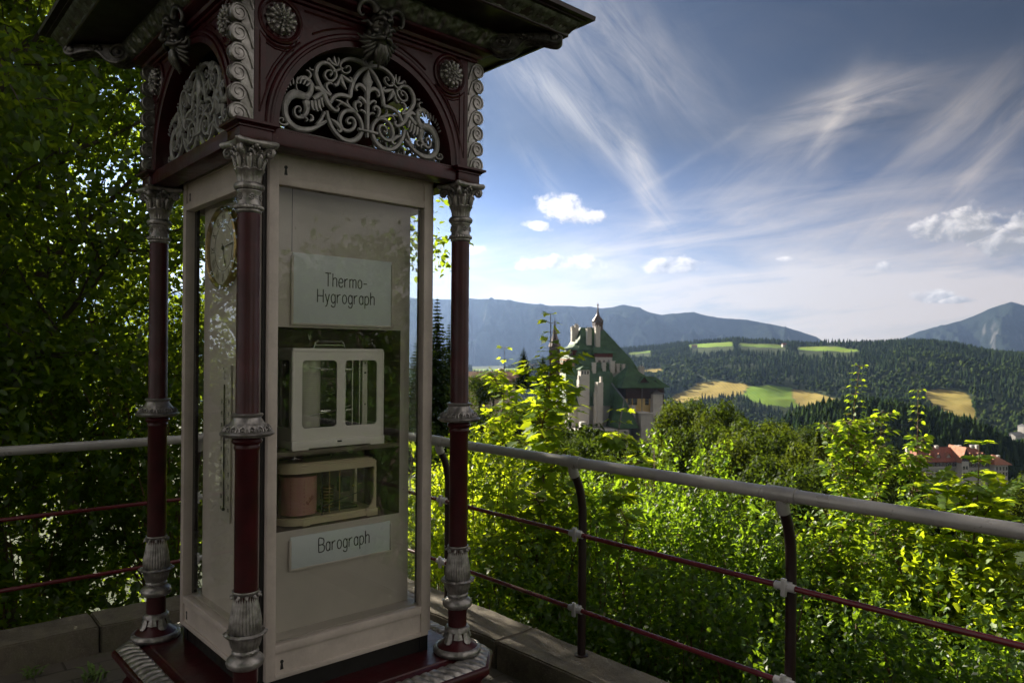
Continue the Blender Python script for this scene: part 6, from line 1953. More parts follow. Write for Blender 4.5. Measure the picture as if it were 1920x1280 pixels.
# nearer ridge with conifers on the right
xs_, ys_, hs_ = [], [], []
ridge_top = lerp_tab([(AZ(1380), 900), (AZ(1450), 800), (AZ(1490), 770), (AZ(1530), 756), (AZ(1570), 748), (AZ(1640), 748), (AZ(1700), 756), (AZ(1760), 768), (AZ(1820), 785), (AZ(1870), 808), (AZ(1930), 835), (AZ(2300), 930)])
n = 4200
az_ = r.uniform(AZ(1360), AZ(2150), n); rad_ = r.uniform(625, 800, n)
x = np.sin(az_) * rad_; y = np.cos(az_) * rad_
crest_y = ridge_top(az_)
e_ = np.arctan((YH - crest_y) * np.cos(az_) / FPX)
ztop = EYE + np.tan(e_) * 700
hh = r.uniform(11, 19, n)
f = np.abs(rad_ - 700) / 100
zz = ztop - 12.5 - f ** 2 * np.where(rad_ < 700, 40, 30) + r.normal(size=n) * 1.2
wood('ridge_forest', 'dark conifer wood on the nearer ridge behind the red-roofed hotel', np.stack([x, y, zz], -1), hh, 8, 7, 10, [M['needle'], M['leaf_mid']], conif=.86, wide=.26)
def ridge_h(X, Y):
    az = np.arctan2(X, Y); rr_ = np.hypot(X, Y)
    zt = EYE + np.tan(np.arctan((YH - ridge_top(az)) * np.cos(az) / FPX)) * 700
    f = np.abs(rr_ - 700) / 100
    return zt - 13.5 - f ** 2 * np.where(rr_ < 700, 40, 30)
terrain_mesh('near_ridge', AZ(1340), AZ(2200), 120, np.linspace(600, 830, 40), M['hill'], ridge_h)
# scrub wood on the slope between, below the mid-distance trees
n = 1500
az_ = r.uniform(AZ(820), AZ(2100), n); rad_ = np.exp(r.uniform(math.log(24), math.log(560), n))
x = np.sin(az_) * rad_; y = np.cos(az_) * rad_; z = ground(x, y)
hh = np.clip(rad_ * .045, 1.6, 11) * r.uniform(.7, 1.15, n)
ok = ~((az_ < AZ(1245)) & (az_ > AZ(1040)) & (rad_ > 150) & (rad_ < 330)) & ~((az_ > AZ(1670)) & (rad_ > 330)) & ~((az_ < AZ(1000)) & (rad_ > 120) & (rad_ < 190))
x, y, z, hh = x[ok], y[ok], z[ok], hh[ok]
P_, D_, N_, S_ = [], [], [], []
for i in range(len(x)):
    nf = 260 if math.hypot(x[i], y[i]) < 90 else 130
    p_, d_ = puff(r, hh[i], hh[i] * .62, 6, nf)
    p_ = p_ + np.array([x[i], y[i], z[i] - hh[i] * .12]); sd2 = unit(np.cross(d_, rand_unit(r, nf)))
    P_.append(p_); D_.append(sd2); N_.append(unit(d_ + rand_unit(r, nf) * .6)); S_.append(np.full(nf, hh[i] * (.10 if nf > 200 else .15)) * r.uniform(.6, 1.3, nf))
me = leaves('slope_thicket', np.concatenate(P_), np.concatenate(D_), np.concatenate(N_), np.concatenate(S_), 'small', M['leaf_mid'], seed=9)
o = link_mesh(me, 'slope_thicket'); tag(o, 'mass of dark green thicket covering the slope below the terrace', 'thicket', None, 'stuff')
# ------------------------------------------------------------------ buildings
M['roof_green'] = simple('green_copper_roof', (.055, .118, .050), .65, .0, .16, .35, .3, 2, c2=(.032, .068, .031), spec=.25)
M['plaster'] = simple('white_plaster', (.50, .47, .43), .85, 0, .08, .5)
M['plaster_yellow'] = simple('yellow_plaster', (.60, .44, .17), .85, 0, .08, .6)
M['plaster_pink'] = simple('pinkish_plaster', (.55, .42, .36), .85, 0, .08, .6)
M['wood_dark'] = simple('dark_brown_timber', (.045, .022, .018), .8, 0, .3, 2)
M['wood_warm'] = simple('warm_timber', (.36, .17, .06), .7, 0, .25, 2)
M['wood_red'] = simple('red_brown_timber', (.12, .025, .020), .75, 0, .25, 2)
M['roof_brown'] = simple('brown_tile_roof', (.30, .17, .12), .85, 0, .2, 1.2)
M['roof_red'] = simple('red_tile_roof', (.24, .075, .042), .85, 0, .22, .8)
M['roof_red_sunlit'] = simple('sunlit_red_tile_roof', (.30, .12, .062), .85, 0, .15, .8)  # the red tile again, with a sunlit tone put into its colour
M['metal_grey'] = simple('grey_lead_sheet', (.16, .16, .16), .5, .3, .15, 1)
M['copper_dark'] = simple('dark_copper_sheet', (.075, .050, .040), .45, .4, .2, 1.5)
M['pane_dark'] = simple('dark_window_pane', (.012, .014, .016), .15, 0, .1, 1, spec=.8)
class Bld:
    def __init__(s, name, label, cat, x, y, z, deg, group=None):
        s.root = empty(name, (x, y, z), R(deg)); tag(s.root, label, cat, group)
    def part(s, name, mb, mat, parent=None, sharp=30): return mb.build(name, mat, parent or s.root, sharp=sharp, recalc=True)
    def box(s, name, mat, x0, x1, y0, y1, z0, z1, parent=None, bev=0):
        mb = MB(); mb.box(x0, x1, y0, y1, z0, z1, bev); return s.part(name, mb, mat, parent)
    def hip(s, name, mat, x0, x1, y0, y1, z0, z1, rx0, rx1, ry0=None, ry1=None, bell=.0, parent=None):
        """hipped roof: eaves rectangle at z0, ridge (rx0..rx1, ry) at z1, optional bell-cast foot"""
        ry0 = (y0 + y1) / 2 if ry0 is None else ry0; ry1 = ry0 if ry1 is None else ry1
        mb = MB()
        def ring(t, e):
            return [(x0 + (rx0 - x0) * t - e, y0 + (ry0 - y0) * t - e), (x1 + (rx1 - x1) * t + e, y0 + (ry0 - y0) * t - e), (x1 + (rx1 - x1) * t + e, y1 + (ry1 - y1) * t + e), (x0 + (rx0 - x0) * t - e, y1 + (ry1 - y1) * t + e)]
        lv = [(0, 0, 0), (0, 0, .25)] + ([(.16, 0, bell), ] if bell else []) + [(1, 0, z1 - z0)]
        vs = []
        for t, e, dz in lv: vs += [(x, y, z0 + dz) for x, y in ring(t, e)]
        fs = [(3, 2, 1, 0)]
        for i in range(len(lv) - 1):
            for k in range(4):
                k2 = (k + 1) % 4; fs.append((i * 4 + k, i * 4 + k2, i * 4 + 4 + k2, i * 4 + 4 + k))
        q = 4 * (len(lv) - 1); fs.append((q, q + 1, q + 2, q + 3))
        mb.add(vs, fs); return s.part(name, mb, mat, parent)
    def gable(s, name, mat, x0, x1, y0, y1, z0, z1, axis='x', th=.25, over=.6, parent=None):
        """two roof planes of thickness th; ridge along axis"""
        mb = MB()
        if axis == 'x':
            ym = (y0 + y1) / 2
            for ya in (y0 - over, y1 + over):
                mb.add([(x0 - over, ya, z0), (x1 + over, ya, z0), (x1 + over, ym, z1), (x0 - over, ym, z1), (x0 - over, ya, z0 + th), (x1 + over, ya, z0 + th), (x1 + over, ym, z1 + th), (x0 - over, ym, z1 + th)], [(3, 2, 1, 0), (4, 5, 6, 7), (0, 1, 5, 4), (1, 2, 6, 5), (3, 0, 4, 7), (2, 3, 7, 6)])
        else:
            xm = (x0 + x1) / 2
            for xa in (x0 - over, x1 + over):
                mb.add([(xa, y0 - over, z0), (xa, y1 + over, z0), (xm, y1 + over, z1), (xm, y0 - over, z1), (xa, y0 - over, z0 + th), (xa, y1 + over, z0 + th), (xm, y1 + over, z1 + th), (xm, y0 - over, z1 + th)], [(3, 2, 1, 0), (4, 5, 6, 7), (0, 1, 5, 4), (1, 2, 6, 5), (3, 0, 4, 7), (2, 3, 7, 6)])
        return s.part(name, mb, mat, parent)
    def chimney(s, x, y, z0, z1, w=1.6, d=1.3, pots=True, parent=None, mat='plaster'):
        mb = MB(); mb.box(x - w / 2, x + w / 2, y - d / 2, y + d / 2, z0, z1)
        mb.box(x - w / 2 - .15, x + w / 2 + .15, y - d / 2 - .15, y + d / 2 + .15, z1 - .9, z1 - .55)
        mb.box(x - w / 2 - .2, x + w / 2 + .2, y - d / 2 - .2, y + d / 2 + .2, z1 - .002, z1 + .25)
        c = s.part('chimney', mb, M[mat], parent)
        if pots:
            mb = MB()
            for k in (-1, 1): mb.lathe([(.28, z1 + .24), (.22, z1 + .9), (.27, z1 + .95)], 8, M=Matrix.Translation((x + k * w * .25, y, 0)))
            s.part('chimney_pot', mb, M['plaster'], c)
        return c
    def window(s, x, y, z, w, h, side='f', frame='plaster', parent=None):
        """a window on the front (-y) or left (-x) or right (+x) face"""
        mb = MB(); t = .12
        def q(a0, a1, z0, z1, d0, d1, m_):
            if side == 'f': mb.box(x + a0, x + a1, y - d1, y - d0, z0, z1, mat=m_)
            elif side == 'l': mb.box(x - d1, x - d0, y + a0, y + a1, z0, z1, mat=m_)
            else: mb.box(x + d0, x + d1, y + a0, y + a1, z0, z1, mat=m_)
        q(-w / 2, w / 2, z, z + h, .01, .05, 1)
        for a0, a1, z0, z1 in ((-w / 2 - t, -w / 2, z - t, z + h + t), (w / 2, w / 2 + t, z - t, z + h + t), (-w / 2, w / 2, z - t, z), (-w / 2, w / 2, z + h, z + h + t), (-.04, .04, z, z + h)): q(a0, a1, z0, z1, .0, .11, 0)
        return s.part('window', mb, [M[frame], M['pane_dark']], parent)
# --- the green-roofed hotel
D0 = 296.0; SC = D0 / FPX
HZ = -36.0
B = Bld('mountain_hotel', 'rambling mountain hotel with steep green roofs, white chimneys and a slender ridge turret', 'hotel', (1083 - 960) * SC, D0, HZ, 16)
zz = lambda py: EYE + (YH - py) * SC - HZ
zt = lambda py: EYE + (YH - py) * (309 / FPX) - HZ
G = M['roof_green']
B.box('wall', M['plaster'], 0, 25, 0, 23, -6, zz(690))
main = B.hip('roof', G, -1, 26.2, -1, 24, zz(694), zt(613), 5.2, 14.6, 9.5, 11.5, bell=4.2)
# ridge turret
mb = MB(); mb.box(10.6, 14.0, 7.4, 10.6, zt(618), zt(604)); mb.box(10.4, 14.2, 7.2, 10.8, zt(607), zt(606))
tur = B.part('turret', mb, M['copper_dark'])
for yy, xx in ((7.38, 11.5), (7.38, 13.1)): B.box('opening', M['pane_dark'], xx - .5, xx + .5, yy - .03, yy + .02, zt(603.6), zt(600.5), tur)
mb = MB()
for x in (10.7, 13.9):
    for y in (7.5, 10.5): mb.box(x - .18, x + .18, y - .18, y + .18, zt(604), zt(599))
mb.box(10.9, 13.7, 7.7, 10.3, zt(604), zt(599.5))
B.part('belfry', mb, M['wood_dark'], tur)
mb = MB(); mb.lathe([(2.35, zt(601)), (2.35, zt(600.3)), (2.05, zt(598)), (1.6, zt(595)), (1.0, zt(592)), (.62, zt(589)), (.45, zt(585)), (.28, zt(579)), (.18, zt(573)), (.12, zt(571))], 12, M=Matrix.Translation((12.3, 9, 0)))
mb.sphere((12.3, 9, zt(570.5)), .42, 10, 8); mb.tube([(12.3, 9, zt(571)), (12.3, 9, zt(566))], .09, 6)
B.part('spire', mb, M['copper_dark'], tur)
# front dormer
mb = MB(); mb.box(8.0, 15.2, .4, 6, zz(688), zz(664)); dw = B.part('dormer', mb, M['plaster'])
B.box('dormer_timber', M['wood_red'], 7.9, 15.3, .25, 6, zz(668), zz(660), dw)
B.hip('dormer_roof', G, 6.6, 16.6, -.8, 9.0, zz(661), zz(641), 9.6, 12.6, 6.5, 8.2, parent=dw)
for x in (9.6, 11.6, 13.6): B.window(x, .40, zz(682), .9, 1.8, parent=dw)
# left face: dormer and timber loggia
mb = MB(); mb.box(-.2, 4, 4.5, 13, zz(664), zz(655)); d2 = B.part('dormer', mb, M['wood_red'])
B.box('opening', M['pane_dark'], -.26, .0, 6, 11.5, zz(662.5), zz(655.5), d2)
B.hip('dormer_roof', G, -2.0, 6.5, 2.5, 15.0, zz(655), zz(640), 3.0, 6.0, 8.5, 8.8, parent=d2)
mb = MB(); mb.box(-1.2, .3, 1.0, 17, zz(687), zz(684.5)); mb.box(-1.2, .3, 1.0, 17, zz(675), zz(672))
for k in range(6): mb.box(-1.15, -.85, 1.1 + k * 3.1, 1.5 + k * 3.1, zz(686), zz(674))
mb.box(-1.18, -1.08, 1, 17, zz(684), zz(680)); B.part('loggia', mb, M['wood_warm'])
B.box('wall', M['wood_warm'], -.05, .3, 1.4, 16.6, zz(686), zz(674))
# chimneys on the main roof
for x, y, p0, p1 in ((6.6, 4.6, 640, 617), (10.2, 4.2, 644, 613.5), (1.4, 9.0, 634, 614), (3.6, 11, 628, 610)):
    B.chimney(x, y, zt(p0 + 6), zt(p1), 1.9 if y < 6 else 1.5, 1.5)
# far-left corner turret with its own spire
mb = MB(); mb.lathe([(2.4, 0), (2.4, zt(650)), (2.9, zt(649)), (2.0, zt(640)), (1.1, zt(628)), (.5, zt(612)), (.12, zt(600)), (.1, zt(594))], 8, M=Matrix.Translation((-5, 13.5, 0)))
B.part('corner_turret', mb, M['copper_dark'])
# front wing with the broad dark roof
B.box('wall', M['plaster'], -9, 12, -15, 0, -8, zz(752))
mb = MB(); mb.prism([(-4.5, zz(752)), (13.5, zz(752)), (11.5, zz(686)), (-2.5, zz(686))], -15.8, -15.2)
wing = MB(); z0, z1 = zz(754), zz(685)
wing.add([(-11, -17, z0), (13, -17, z0), (13, 1, z0), (-11, 1, z0), (-6.5, -4.0, z1), (12.0, -4.0, z1), (12.0, -2, z1), (-6.5, -2, z1)], [(0, 1, 5, 4), (1, 2, 6, 5), (2, 3, 7, 6), (3, 0, 4, 7), (4, 5, 6, 7), (3, 2, 1, 0)])
B.part('roof', wing, G)
# stair-tower chimneys in front
for x, y, w, p0, p1, cap in ((-3.4, -15.5, 3.6, 790, 690, True), (2.0, -17.5, 2.3, 790, 712, False)):
    mb = MB(); mb.box(x - w / 2, x + w / 2, y - 1.4, y + 1.4, zz(p0), zz(p1)); mb.box(x - w / 2 - .55, x - w / 2 + .02, y - 1.2, y + 1.2, zz(p0), zz(p1 + 18)); mb.box(x - w / 2 - .5, x - w / 2 - .1, y - .6, y + .6, zz(p1 + 18.2), zz(p1 + 10))
    c = B.part('chimney', mb, M['plaster'])
    if cap:
        B.hip('cap', G, x - w / 2 - .5, x + w / 2 + .5, y - 1.9, y + 1.9, zz(p1), zz(p1 - 7), x - .1, x + .1, parent=c)
        for k in (-1, 0, 1): B.box('opening', M['pane_dark'], x + k * 1.1 - .3, x + k * 1.1 + .3, y - 1.44, y - 1.38, zz(p1 + 8), zz(p1 + 2), c)
    else:
        B.box('flue', M['plaster'], x + .4, x + 1.2, y - .5, y + .5, zz(p1 + .2), zz(p1 - 10), c)
for x, y, p0, p1, w in ((4.6, -6, 692, 679, 1.3), (9.2, -5, 690, 679, 1.3), (12.6, -5.5, 692, 676, 1.7), (15.6, -4, 690, 681, 1.2), (18.0, -4, 690, 682, 1.0), (25.0, -6, 708, 687, 2.0)):
    B.chimney(x, y, zz(p0 + 6), zz(p1), w, 1.4, pots=(w > 1.8))
# right-hand wing: pavilion roof, dark timber storey, yellow walls
B.box('wall', M['plaster_yellow'], 12.5, 24.5, -19, -6, zz(776), zz(741))
B.box('wall', M['plaster'], 12.4, 24.6, -19.1, -5.9, -8, zz(768))
B.box('upper_storey', M['wood_dark'], 12.2, 25.0, -19.4, -5.6, zz(741), zz(719))
rw = B.hip('roof', G, 9.5, 27.0, -21.5, -4.5, zz(722), zz(682), 16.0, 16.4, -13, -13, bell=1.6)
B.hip('roof', G, 24.0, 32.5, -16, -6, zz(722), zz(703), 24.5, 28.5, bell=.8)
B.box('wall', M['wood_dark'], 25.0, 30.5, -15, -7, -4, zz(721))
for x, p in ((19.2, 706), (25.8, 712)):
    mb = MB(); mb.prism([(x - 1.6, zz(p + 6)), (x + 1.6, zz(p + 6)), (x, zz(p - 3))], -20.5 + (0 if x < 20 else 4), -12); B.part('roof_dormer', mb, M['wood_dark'], rw)
    B.gable('dormer_roof', G, x - 1.7, x + 1.7, -20.5 + (0 if x < 20 else 4), -12, zz(p + 6.5), zz(p - 3.5), 'y', .2, .3, rw)
for x in (14.0, 16.2): B.window(x, -19, zz(752), 1.5, 2.3, frame='wood_dark')
B.window(21.2, -19, zz(752), 1.3, 2.3, frame='wood_dark'); B.window(20.6, -19.1, zz(784), 1.2, 2.0)
mb = MB(); mb.box(18.3, 18.5, -20.6, -20.3, zz(768), zz(722)); B.part('downpipe', mb, M['metal_grey'])
B.box('oriel', M['plaster'], 22.6, 26.6, -21.5, -16, zz(775), zz(733)); B.hip('oriel_roof', M['metal_grey'], 22.2, 27, -22, -15.5, zz(733), zz(725), 24, 25)
# valley roof in front with lead gutters
mb = MB(); zr, ze = zz(716), zz(790)
mb.add([(6.0, -27, ze), (14.5, -27, ze), (14.5, -12, ze), (6.0, -12, ze), (9.4, -24, zz(742)), (9.4, -12, zr), (9.8, -12, zr), (9.8, -24, zz(742))], [(0, 1, 7, 4), (1, 2, 6, 7), (3, 0, 4, 5), (4, 7, 6, 5), (2, 3, 5, 6), (3, 2, 1, 0)])
vr = B.part('roof', mb, G)
mb = MB(); mb.tube([(9.6, -24, zz(741.5)), (9.6, -12, zr + .15)], .30, 6); mb.tube([(9.4, -24, zz(742)), (6.0, -27, ze)], .25, 6); mb.tube([(9.8, -24, zz(742)), (14.5, -27, ze)], .25, 6); B.part('lead_ridge', mb, M['metal_grey'], vr)
B.chimney(12.6, -25, zz(790), zz(752), 1.3, 1.2, pots=False)
B.box('wall', M['plaster'], 14.8, 19.4, -27.5, -19, -8, zz(765)); B.box('terrace_wall', M['plaster'], 14.4, 19.8, -28, -18.8, zz(765.5), zz(763.5))
B.box('wall', M['plaster'], -16, 10, -27.2, -16, -8, zz(792))
for k in range(7): B.window(-14 + k * 3.1, -27.2, zz(801), 1.2, 1.5)
mb = MB(); mb.box(-10, -8.2, -30, -28, -2, zz(776)); B.part('gate_pillar', mb, M['plaster'])

# --- brown-roofed house left of it
D1 = 150.0; S1 = D1 / FPX
z1f = lambda py: EYE + (YH - py) * S1 + 22
B = Bld('brown_roofed_house', 'low pinkish house with a broad brown tiled roof left of the green-roofed hotel', 'house', (928 - 960) * S1, D1, -22, 14)
B.box('wall', M['plaster_pink'], -4.6, 4.8, 0, 7, 4, z1f(715))
mb = MB(); mb.prism([(-4.6, z1f(715)), (4.8, z1f(715)), (4.6, z1f(714))], 0, 7)
B.gable('roof', M['roof_brown'], -4.8, 5.0, 0, 7, z1f(714), z1f(699), 'x', .18, .6)
mb = MB(); mb.prism([(-3.4, z1f(725)), (-.4, z1f(725)), (-.4, z1f(719)), (-1.9, z1f(711)), (-3.4, z1f(719))], -1.2, .8); dm = B.part('gable_bay', mb, M['wood_dark'])
B.gable('bay_roof', M['roof_brown'], -3.4, -.4, -1.2, 1.5, z1f(719), z1f(710.5), 'y', .12, .35, dm)
for x in (.9, 2.6, 4.1): B.window(x, 0, z1f(728), .8, 1.0, frame='plaster')
B.chimney(2.2, 3.5, z1f(706), z1f(694), .8, .6, pots=False)
B.box('annex', M['plaster_pink'], -9.5, -4.6, 2, 7, 4, z1f(722)); B.gable('annex_roof', M['roof_brown'], -9.6, -4.7, 2, 7, z1f(722), z1f(711), 'x', .15, .4)

# --- red-roofed hotel on the nearer ridge
D2 = 480.0; S2 = D2 / FPX
z2 = lambda py: EYE + (YH - py) * S2 + 92
B = Bld('red_roofed_hotel', 'long white hotel with red tiled roofs below the dark conifer ridge', 'hotel', (1798 - 960) * S2, D2, -92, 8)
RR = M['roof_red']
xx = lambda px: (px - 1798) * S2
B.box('wall', M['plaster'], xx(1712), xx(1862), 0, 14, 0, z2(858))
B.box('balcony_storey', M['wood_dark'], xx(1726), xx(1792), -1.2, 0, z2(868), z2(857))
B.box('balcony_storey', M['wood_dark'], xx(1806), xx(1860), -1.2, 0, z2(868), z2(857))
mr = B.hip('roof', RR, xx(1706), xx(1868), -1.8, 15.8, z2(858), z2(833), xx(1732), xx(1846), bell=2.2)
for px in (1737, 1751, 1768, 1806, 1816, 1842, 1853): B.chimney(xx(px), 6.5, z2(842), z2(830.5), 1.9, 1.4, pots=False)
B.chimney(xx(1703), 4, z2(850), z2(832), 2.2, 1.6, pots=False)
for px in (1740, 1757, 1778, 1822, 1838, 1848):
    x = xx(px); mb = MB(); mb.prism([(x - 1.5, z2(850)), (x + 1.5, z2(850)), (x, z2(842.5))], -.2, 5); dd = B.part('roof_dormer', mb, M['plaster'], mr)
    B.gable('dormer_roof', M['roof_red_sunlit'], x - 1.6, x + 1.6, -.4, 5, z2(850), z2(842), 'y', .2, .3, mr)
# cross wing with its clipped gable
B.box('wall', M['plaster'], xx(1792), xx(1806), -6, 4, 0, z2(855))
B.gable('cross_roof', M['roof_red_sunlit'], xx(1791), xx(1807), -6, 8, z2(858), z2(830), 'y', .4, .8)
mb = MB(); mb.prism([(xx(1792), z2(856)), (xx(1806), z2(856)), (xx(1799), z2(833))], -5.9, 3); B.part('gable_wall', mb, M['wood_dark'])
# end pavilion
B.box('wall', M['plaster'], xx(1864), xx(1892), -4, 10, 0, z2(862))
B.hip('roof', M['roof_red_sunlit'], xx(1861), xx(1896), -6, 12, z2(863), z2(847), xx(1876), xx(1880), bell=1.2)
B.chimney(xx(1889), 3, z2(860), z2(849), 1.6, 1.3, pots=False)
for row, py in enumerate((872, 881)):
    for k in range(20):
        px = 1716 + k * 7.4
        if 1790 < px < 1808: continue
        if px > 1860: continue
        B.window(xx(px), 0 if row else -1.2 if (1726 < px < 1792 or 1806 < px < 1860) else 0, z2(py) if row else z2(866.5), 1.3, 2.2)
for py in (874, 884):
    for px in (1869, 1876, 1883, 1889): B.window(xx(px), -4, z2(py), 1.2, 2.4)
for px in (1796, 1802): B.window(xx(px), -6, z2(870), 1.3, 2.2); B.window(xx(px), -6, z2(882), 1.3, 2.2)
for py in (868, 877):
    mb = MB(); mb.box(xx(1726), xx(1791), -1.6, -1.25, z2(py) - .5, z2(py) + .6); B.part('balcony_rail', mb, M['plaster'])
# --- small houses far off
def far_house(name, label, px, py, w, d, h, rh, deg, roof, r0=900, tower=False):
    x, y, z = march(px, py, r0)
    B = Bld(name, label, 'house', x, y, z - 1, deg)
    B.box('wall', M['plaster'], -w / 2, w / 2, -d / 2, d / 2, 0, h + 1)
    B.gable('roof', M[roof], -w / 2, w / 2, -d / 2, d / 2, h + 1, h + 1 + rh, 'x', .3, .6)
    mb = MB(); mb.prism([(-d / 2, h + .9), (d / 2, h + .9), (0, h + .8 + rh)], -w / 2, w / 2, M=Matrix.Rotation(PI / 2, 4, 'Z')); B.part('gable_wall', mb, M['plaster'])
    for k in range(3): B.window(-w * .3 + k * w * .3, -d / 2, h * .45, 1.4, 1.6)
    if tower:
        B.box('tower', M['plaster'], w * .25, w * .25 + 9, -6, 4, 0, h + 17); B.hip('tower_roof', M[roof], w * .25 - .5, w * .25 + 9.5, -6.5, 4.5, h + 17, h + 20, w * .25 + 4, w * .25 + 5)
far_house('farmhouse', 'small farmhouse at the left end of the hilltop meadows', 1302, 650, 17, 10, 6, 6, -20, 'roof_brown', 1500)
far_house('farmhouse', 'red-roofed barn between the hilltop meadows', 1470, 646, 15, 10, 6, 6, 15, 'roof_red', 1500)
far_house('valley_house', 'pale valley building with a tower at the right picture edge', 1908, 818, 34, 16, 8, 6, 25, 'metal_grey', 850, True)
# ------------------------------------------------------------------ light, sky, haze
SUN_AZ, SUN_EL = R(SUN_AZ_DEG), R(SUN_EL_DEG)
sd = Vector((math.sin(SUN_AZ) * math.cos(SUN_EL), math.cos(SUN_AZ) * math.cos(SUN_EL), math.sin(SUN_EL)))
sun = bpy.data.lights.new('sun', 'SUN'); so = bpy.data.objects.new('sun', sun); COL.objects.link(so)
sun.energy = SUN_POWER; sun.angle = R(.53); sun.color = (1, .90, .74)
so.rotation_euler = sd.to_track_quat('Z', 'Y').to_euler(); so.location = sd * 50
w = bpy.data.worlds.new('World'); scene.world = w; w.use_nodes = True
t = NT(w.node_tree); bg = w.node_tree.nodes['Background']
sky = t.node('ShaderNodeTexSky', sky_type='NISHITA')
sky.sun_disc = False; sky.sun_elevation = SUN_EL; sky.sun_rotation = SUN_AZ; sky.altitude = 1000; sky.air_density = 1.0; sky.dust_density = SKY_DUST; sky.ozone_density = 1.6
gen = t.node('ShaderNodeTexCoord').outputs['Generated']
w.cycles.sampling_method = 'MANUAL'; w.cycles.sample_map_resolution = 256
sp = t.node('ShaderNodeSeparateXYZ'); t.l.new(gen, sp.inputs[0])
az = t.math('ARCTAN2', sp.outputs[0], sp.outputs[1]); el = t.math('ARCSINE', sp.outputs[2])
def sky_uv(px, py): return azel(px, py)
def comb(a, b_, c=0.0):
    n = t.node('ShaderNodeCombineXYZ'); t.sock(n.inputs[0], a); t.sock(n.inputs[1], b_); t.sock(n.inputs[2], c); return n.outputs[0]
def rotated(px, py, deg):
    """sky coordinates (radians) along / across a streak centred on a direction"""
    a0, e0 = sky_uv(px, py); c, s = math.cos(R(deg)), math.sin(R(deg))
    da = t.math('SUBTRACT', az, a0); de = t.math('SUBTRACT', el, e0)
    u_ = t.math('ADD', t.math('MULTIPLY', da, c), t.math('MULTIPLY', de, s))
    v_ = t.math('SUBTRACT', t.math('MULTIPLY', de, c), t.math('MULTIPLY', da, s))
    return u_, v_
def gauss(u_, v_, su, sv_):
    a = t.math('DIVIDE', u_, su); a = t.math('MULTIPLY', a, a); b_ = t.math('DIVIDE', v_, sv_); b_ = t.math('MULTIPLY', b_, b_)
    return t.math('POWER', 2.718, t.math('MULTIPLY', t.math('ADD', a, b_), -1))
def dirnoise(deg, fx, fy, seed, det=6):
    c, s = math.cos(R(deg)), math.sin(R(deg))
    u_ = t.math('ADD', t.math('MULTIPLY', az, c), t.math('MULTIPLY', el, s)); v_ = t.math('SUBTRACT', t.math('MULTIPLY', el, c), t.math('MULTIPLY', az, s))
    return t.noise(comb(t.math('MULTIPLY', u_, fx), t.math('MULTIPLY', v_, fy), seed), 1.0, det, .62, .7)
N_UP, N_DN, N_LV = dirnoise(38, 8, 38, 1.0), dirnoise(-48, 8, 36, 3.0), dirnoise(6, 5, 30, 9.0)
F_ = {'/': t.mapr(N_UP, .30, .72), chr(92): t.mapr(N_DN, .30, .72), '-': t.mapr(N_LV, .30, .72)}
def streak(px, py, deg, L, Wd, strength, bend=0.0):
    u_, v_ = rotated(px, py, deg)
    L /= FPX; Wd /= FPX
    if bend: v_ = t.math('ADD', v_, t.math('MULTIPLY', t.math('MULTIPLY', u_, u_), bend))
    f = F_['-' if abs(deg) < 15 else ('/' if deg > 0 else chr(92))]
    return t.math('MULTIPLY', t.math('MULTIPLY', gauss(u_, v_, L, Wd), f), strength)
tot = None
for s_ in STREAKS:
    v = streak(*s_); tot = v if tot is None else t.math('ADD', tot, v)
# thin veil over the whole sky, thicker towards the horizon and the sun
n2 = t.noise(comb(t.math('MULTIPLY', az, 3.2), t.math('MULTIPLY', el, 9.5), 4.0), 1.0, 6, .62, 1.4)
n3 = N_LV
low = t.mapr(el, R(15), R(.5), 0, 1, True)
veil = t.math('ADD', t.math('MULTIPLY', t.math('MULTIPLY', t.mapr(n2, .40, .75), t.mapr(n3, .2, .8, .35, 1)), t.math('ADD', t.math('MULTIPLY', low, .74), .055)),
              t.math('MULTIPLY', t.math('POWER', low, 1.5), t.mapr(n3, .2, .72, .42, 1.1)))
sunward = t.math('MULTIPLY', gauss(t.math('SUBTRACT', az, SUN_AZ), t.math('SUBTRACT', el, R(6)), .34, .15), .55)
tot = t.math('ADD', t.math('ADD', tot, veil), sunward)
# unseen broken bright cloud added outside the view to brighten and neutralise ambient light
aw = t.math('ABSOLUTE', az)
fill_cloud = t.math('MULTIPLY', t.math('MAXIMUM', t.math('MULTIPLY', t.mapr(az, R(45), R(72), 0, 1, True), t.mapr(az, R(165), R(130), 0, 1, True)), t.math('MULTIPLY', t.math('MULTIPLY', t.mapr(az, R(-75), R(-95), 0, 1, True), t.mapr(az, R(-165), R(-140), 0, 1, True)), .75)), t.mapr(n2, .30, .62, .35, .95))
tot = t.math('MAXIMUM', tot, fill_cloud)
tot = t.math('MINIMUM', tot, .96)
# deeper, polarised blue away from the sun
blue = t.node('ShaderNodeMix', data_type='RGBA', blend_type='MULTIPLY'); blue.inputs[0].default_value = 1
t.l.new(sky.outputs[0], blue.inputs[6]); 
deep = t.math('MULTIPLY', t.mapr(el, R(2), R(16), 1.0, SKY_DEEP[0]), t.math('MULTIPLY', t.mapr(az, R(-25), R(36), .95, SKY_DEEP[1]), t.mapr(az, R(-55), R(-100), 1, .35)))
dk = t.node('ShaderNodeMix', data_type='RGBA', blend_type='MULTIPLY'); dk.inputs[0].default_value = 1; t.l.new(t.mix(t.mapr(el, R(2), R(13), 0, 1, True), SKY_TINT, SKY_TINT_UP), dk.inputs[6])
cx_ = t.node('ShaderNodeCombineColor'); [t.l.new(deep, cx_.inputs[k]) for k in range(3)]; t.l.new(cx_.outputs[0], dk.inputs[7])
t.l.new(dk.outputs[2], blue.inputs[7])
far = t.mapr(az, R(-20), R(40), 1.0, .0)
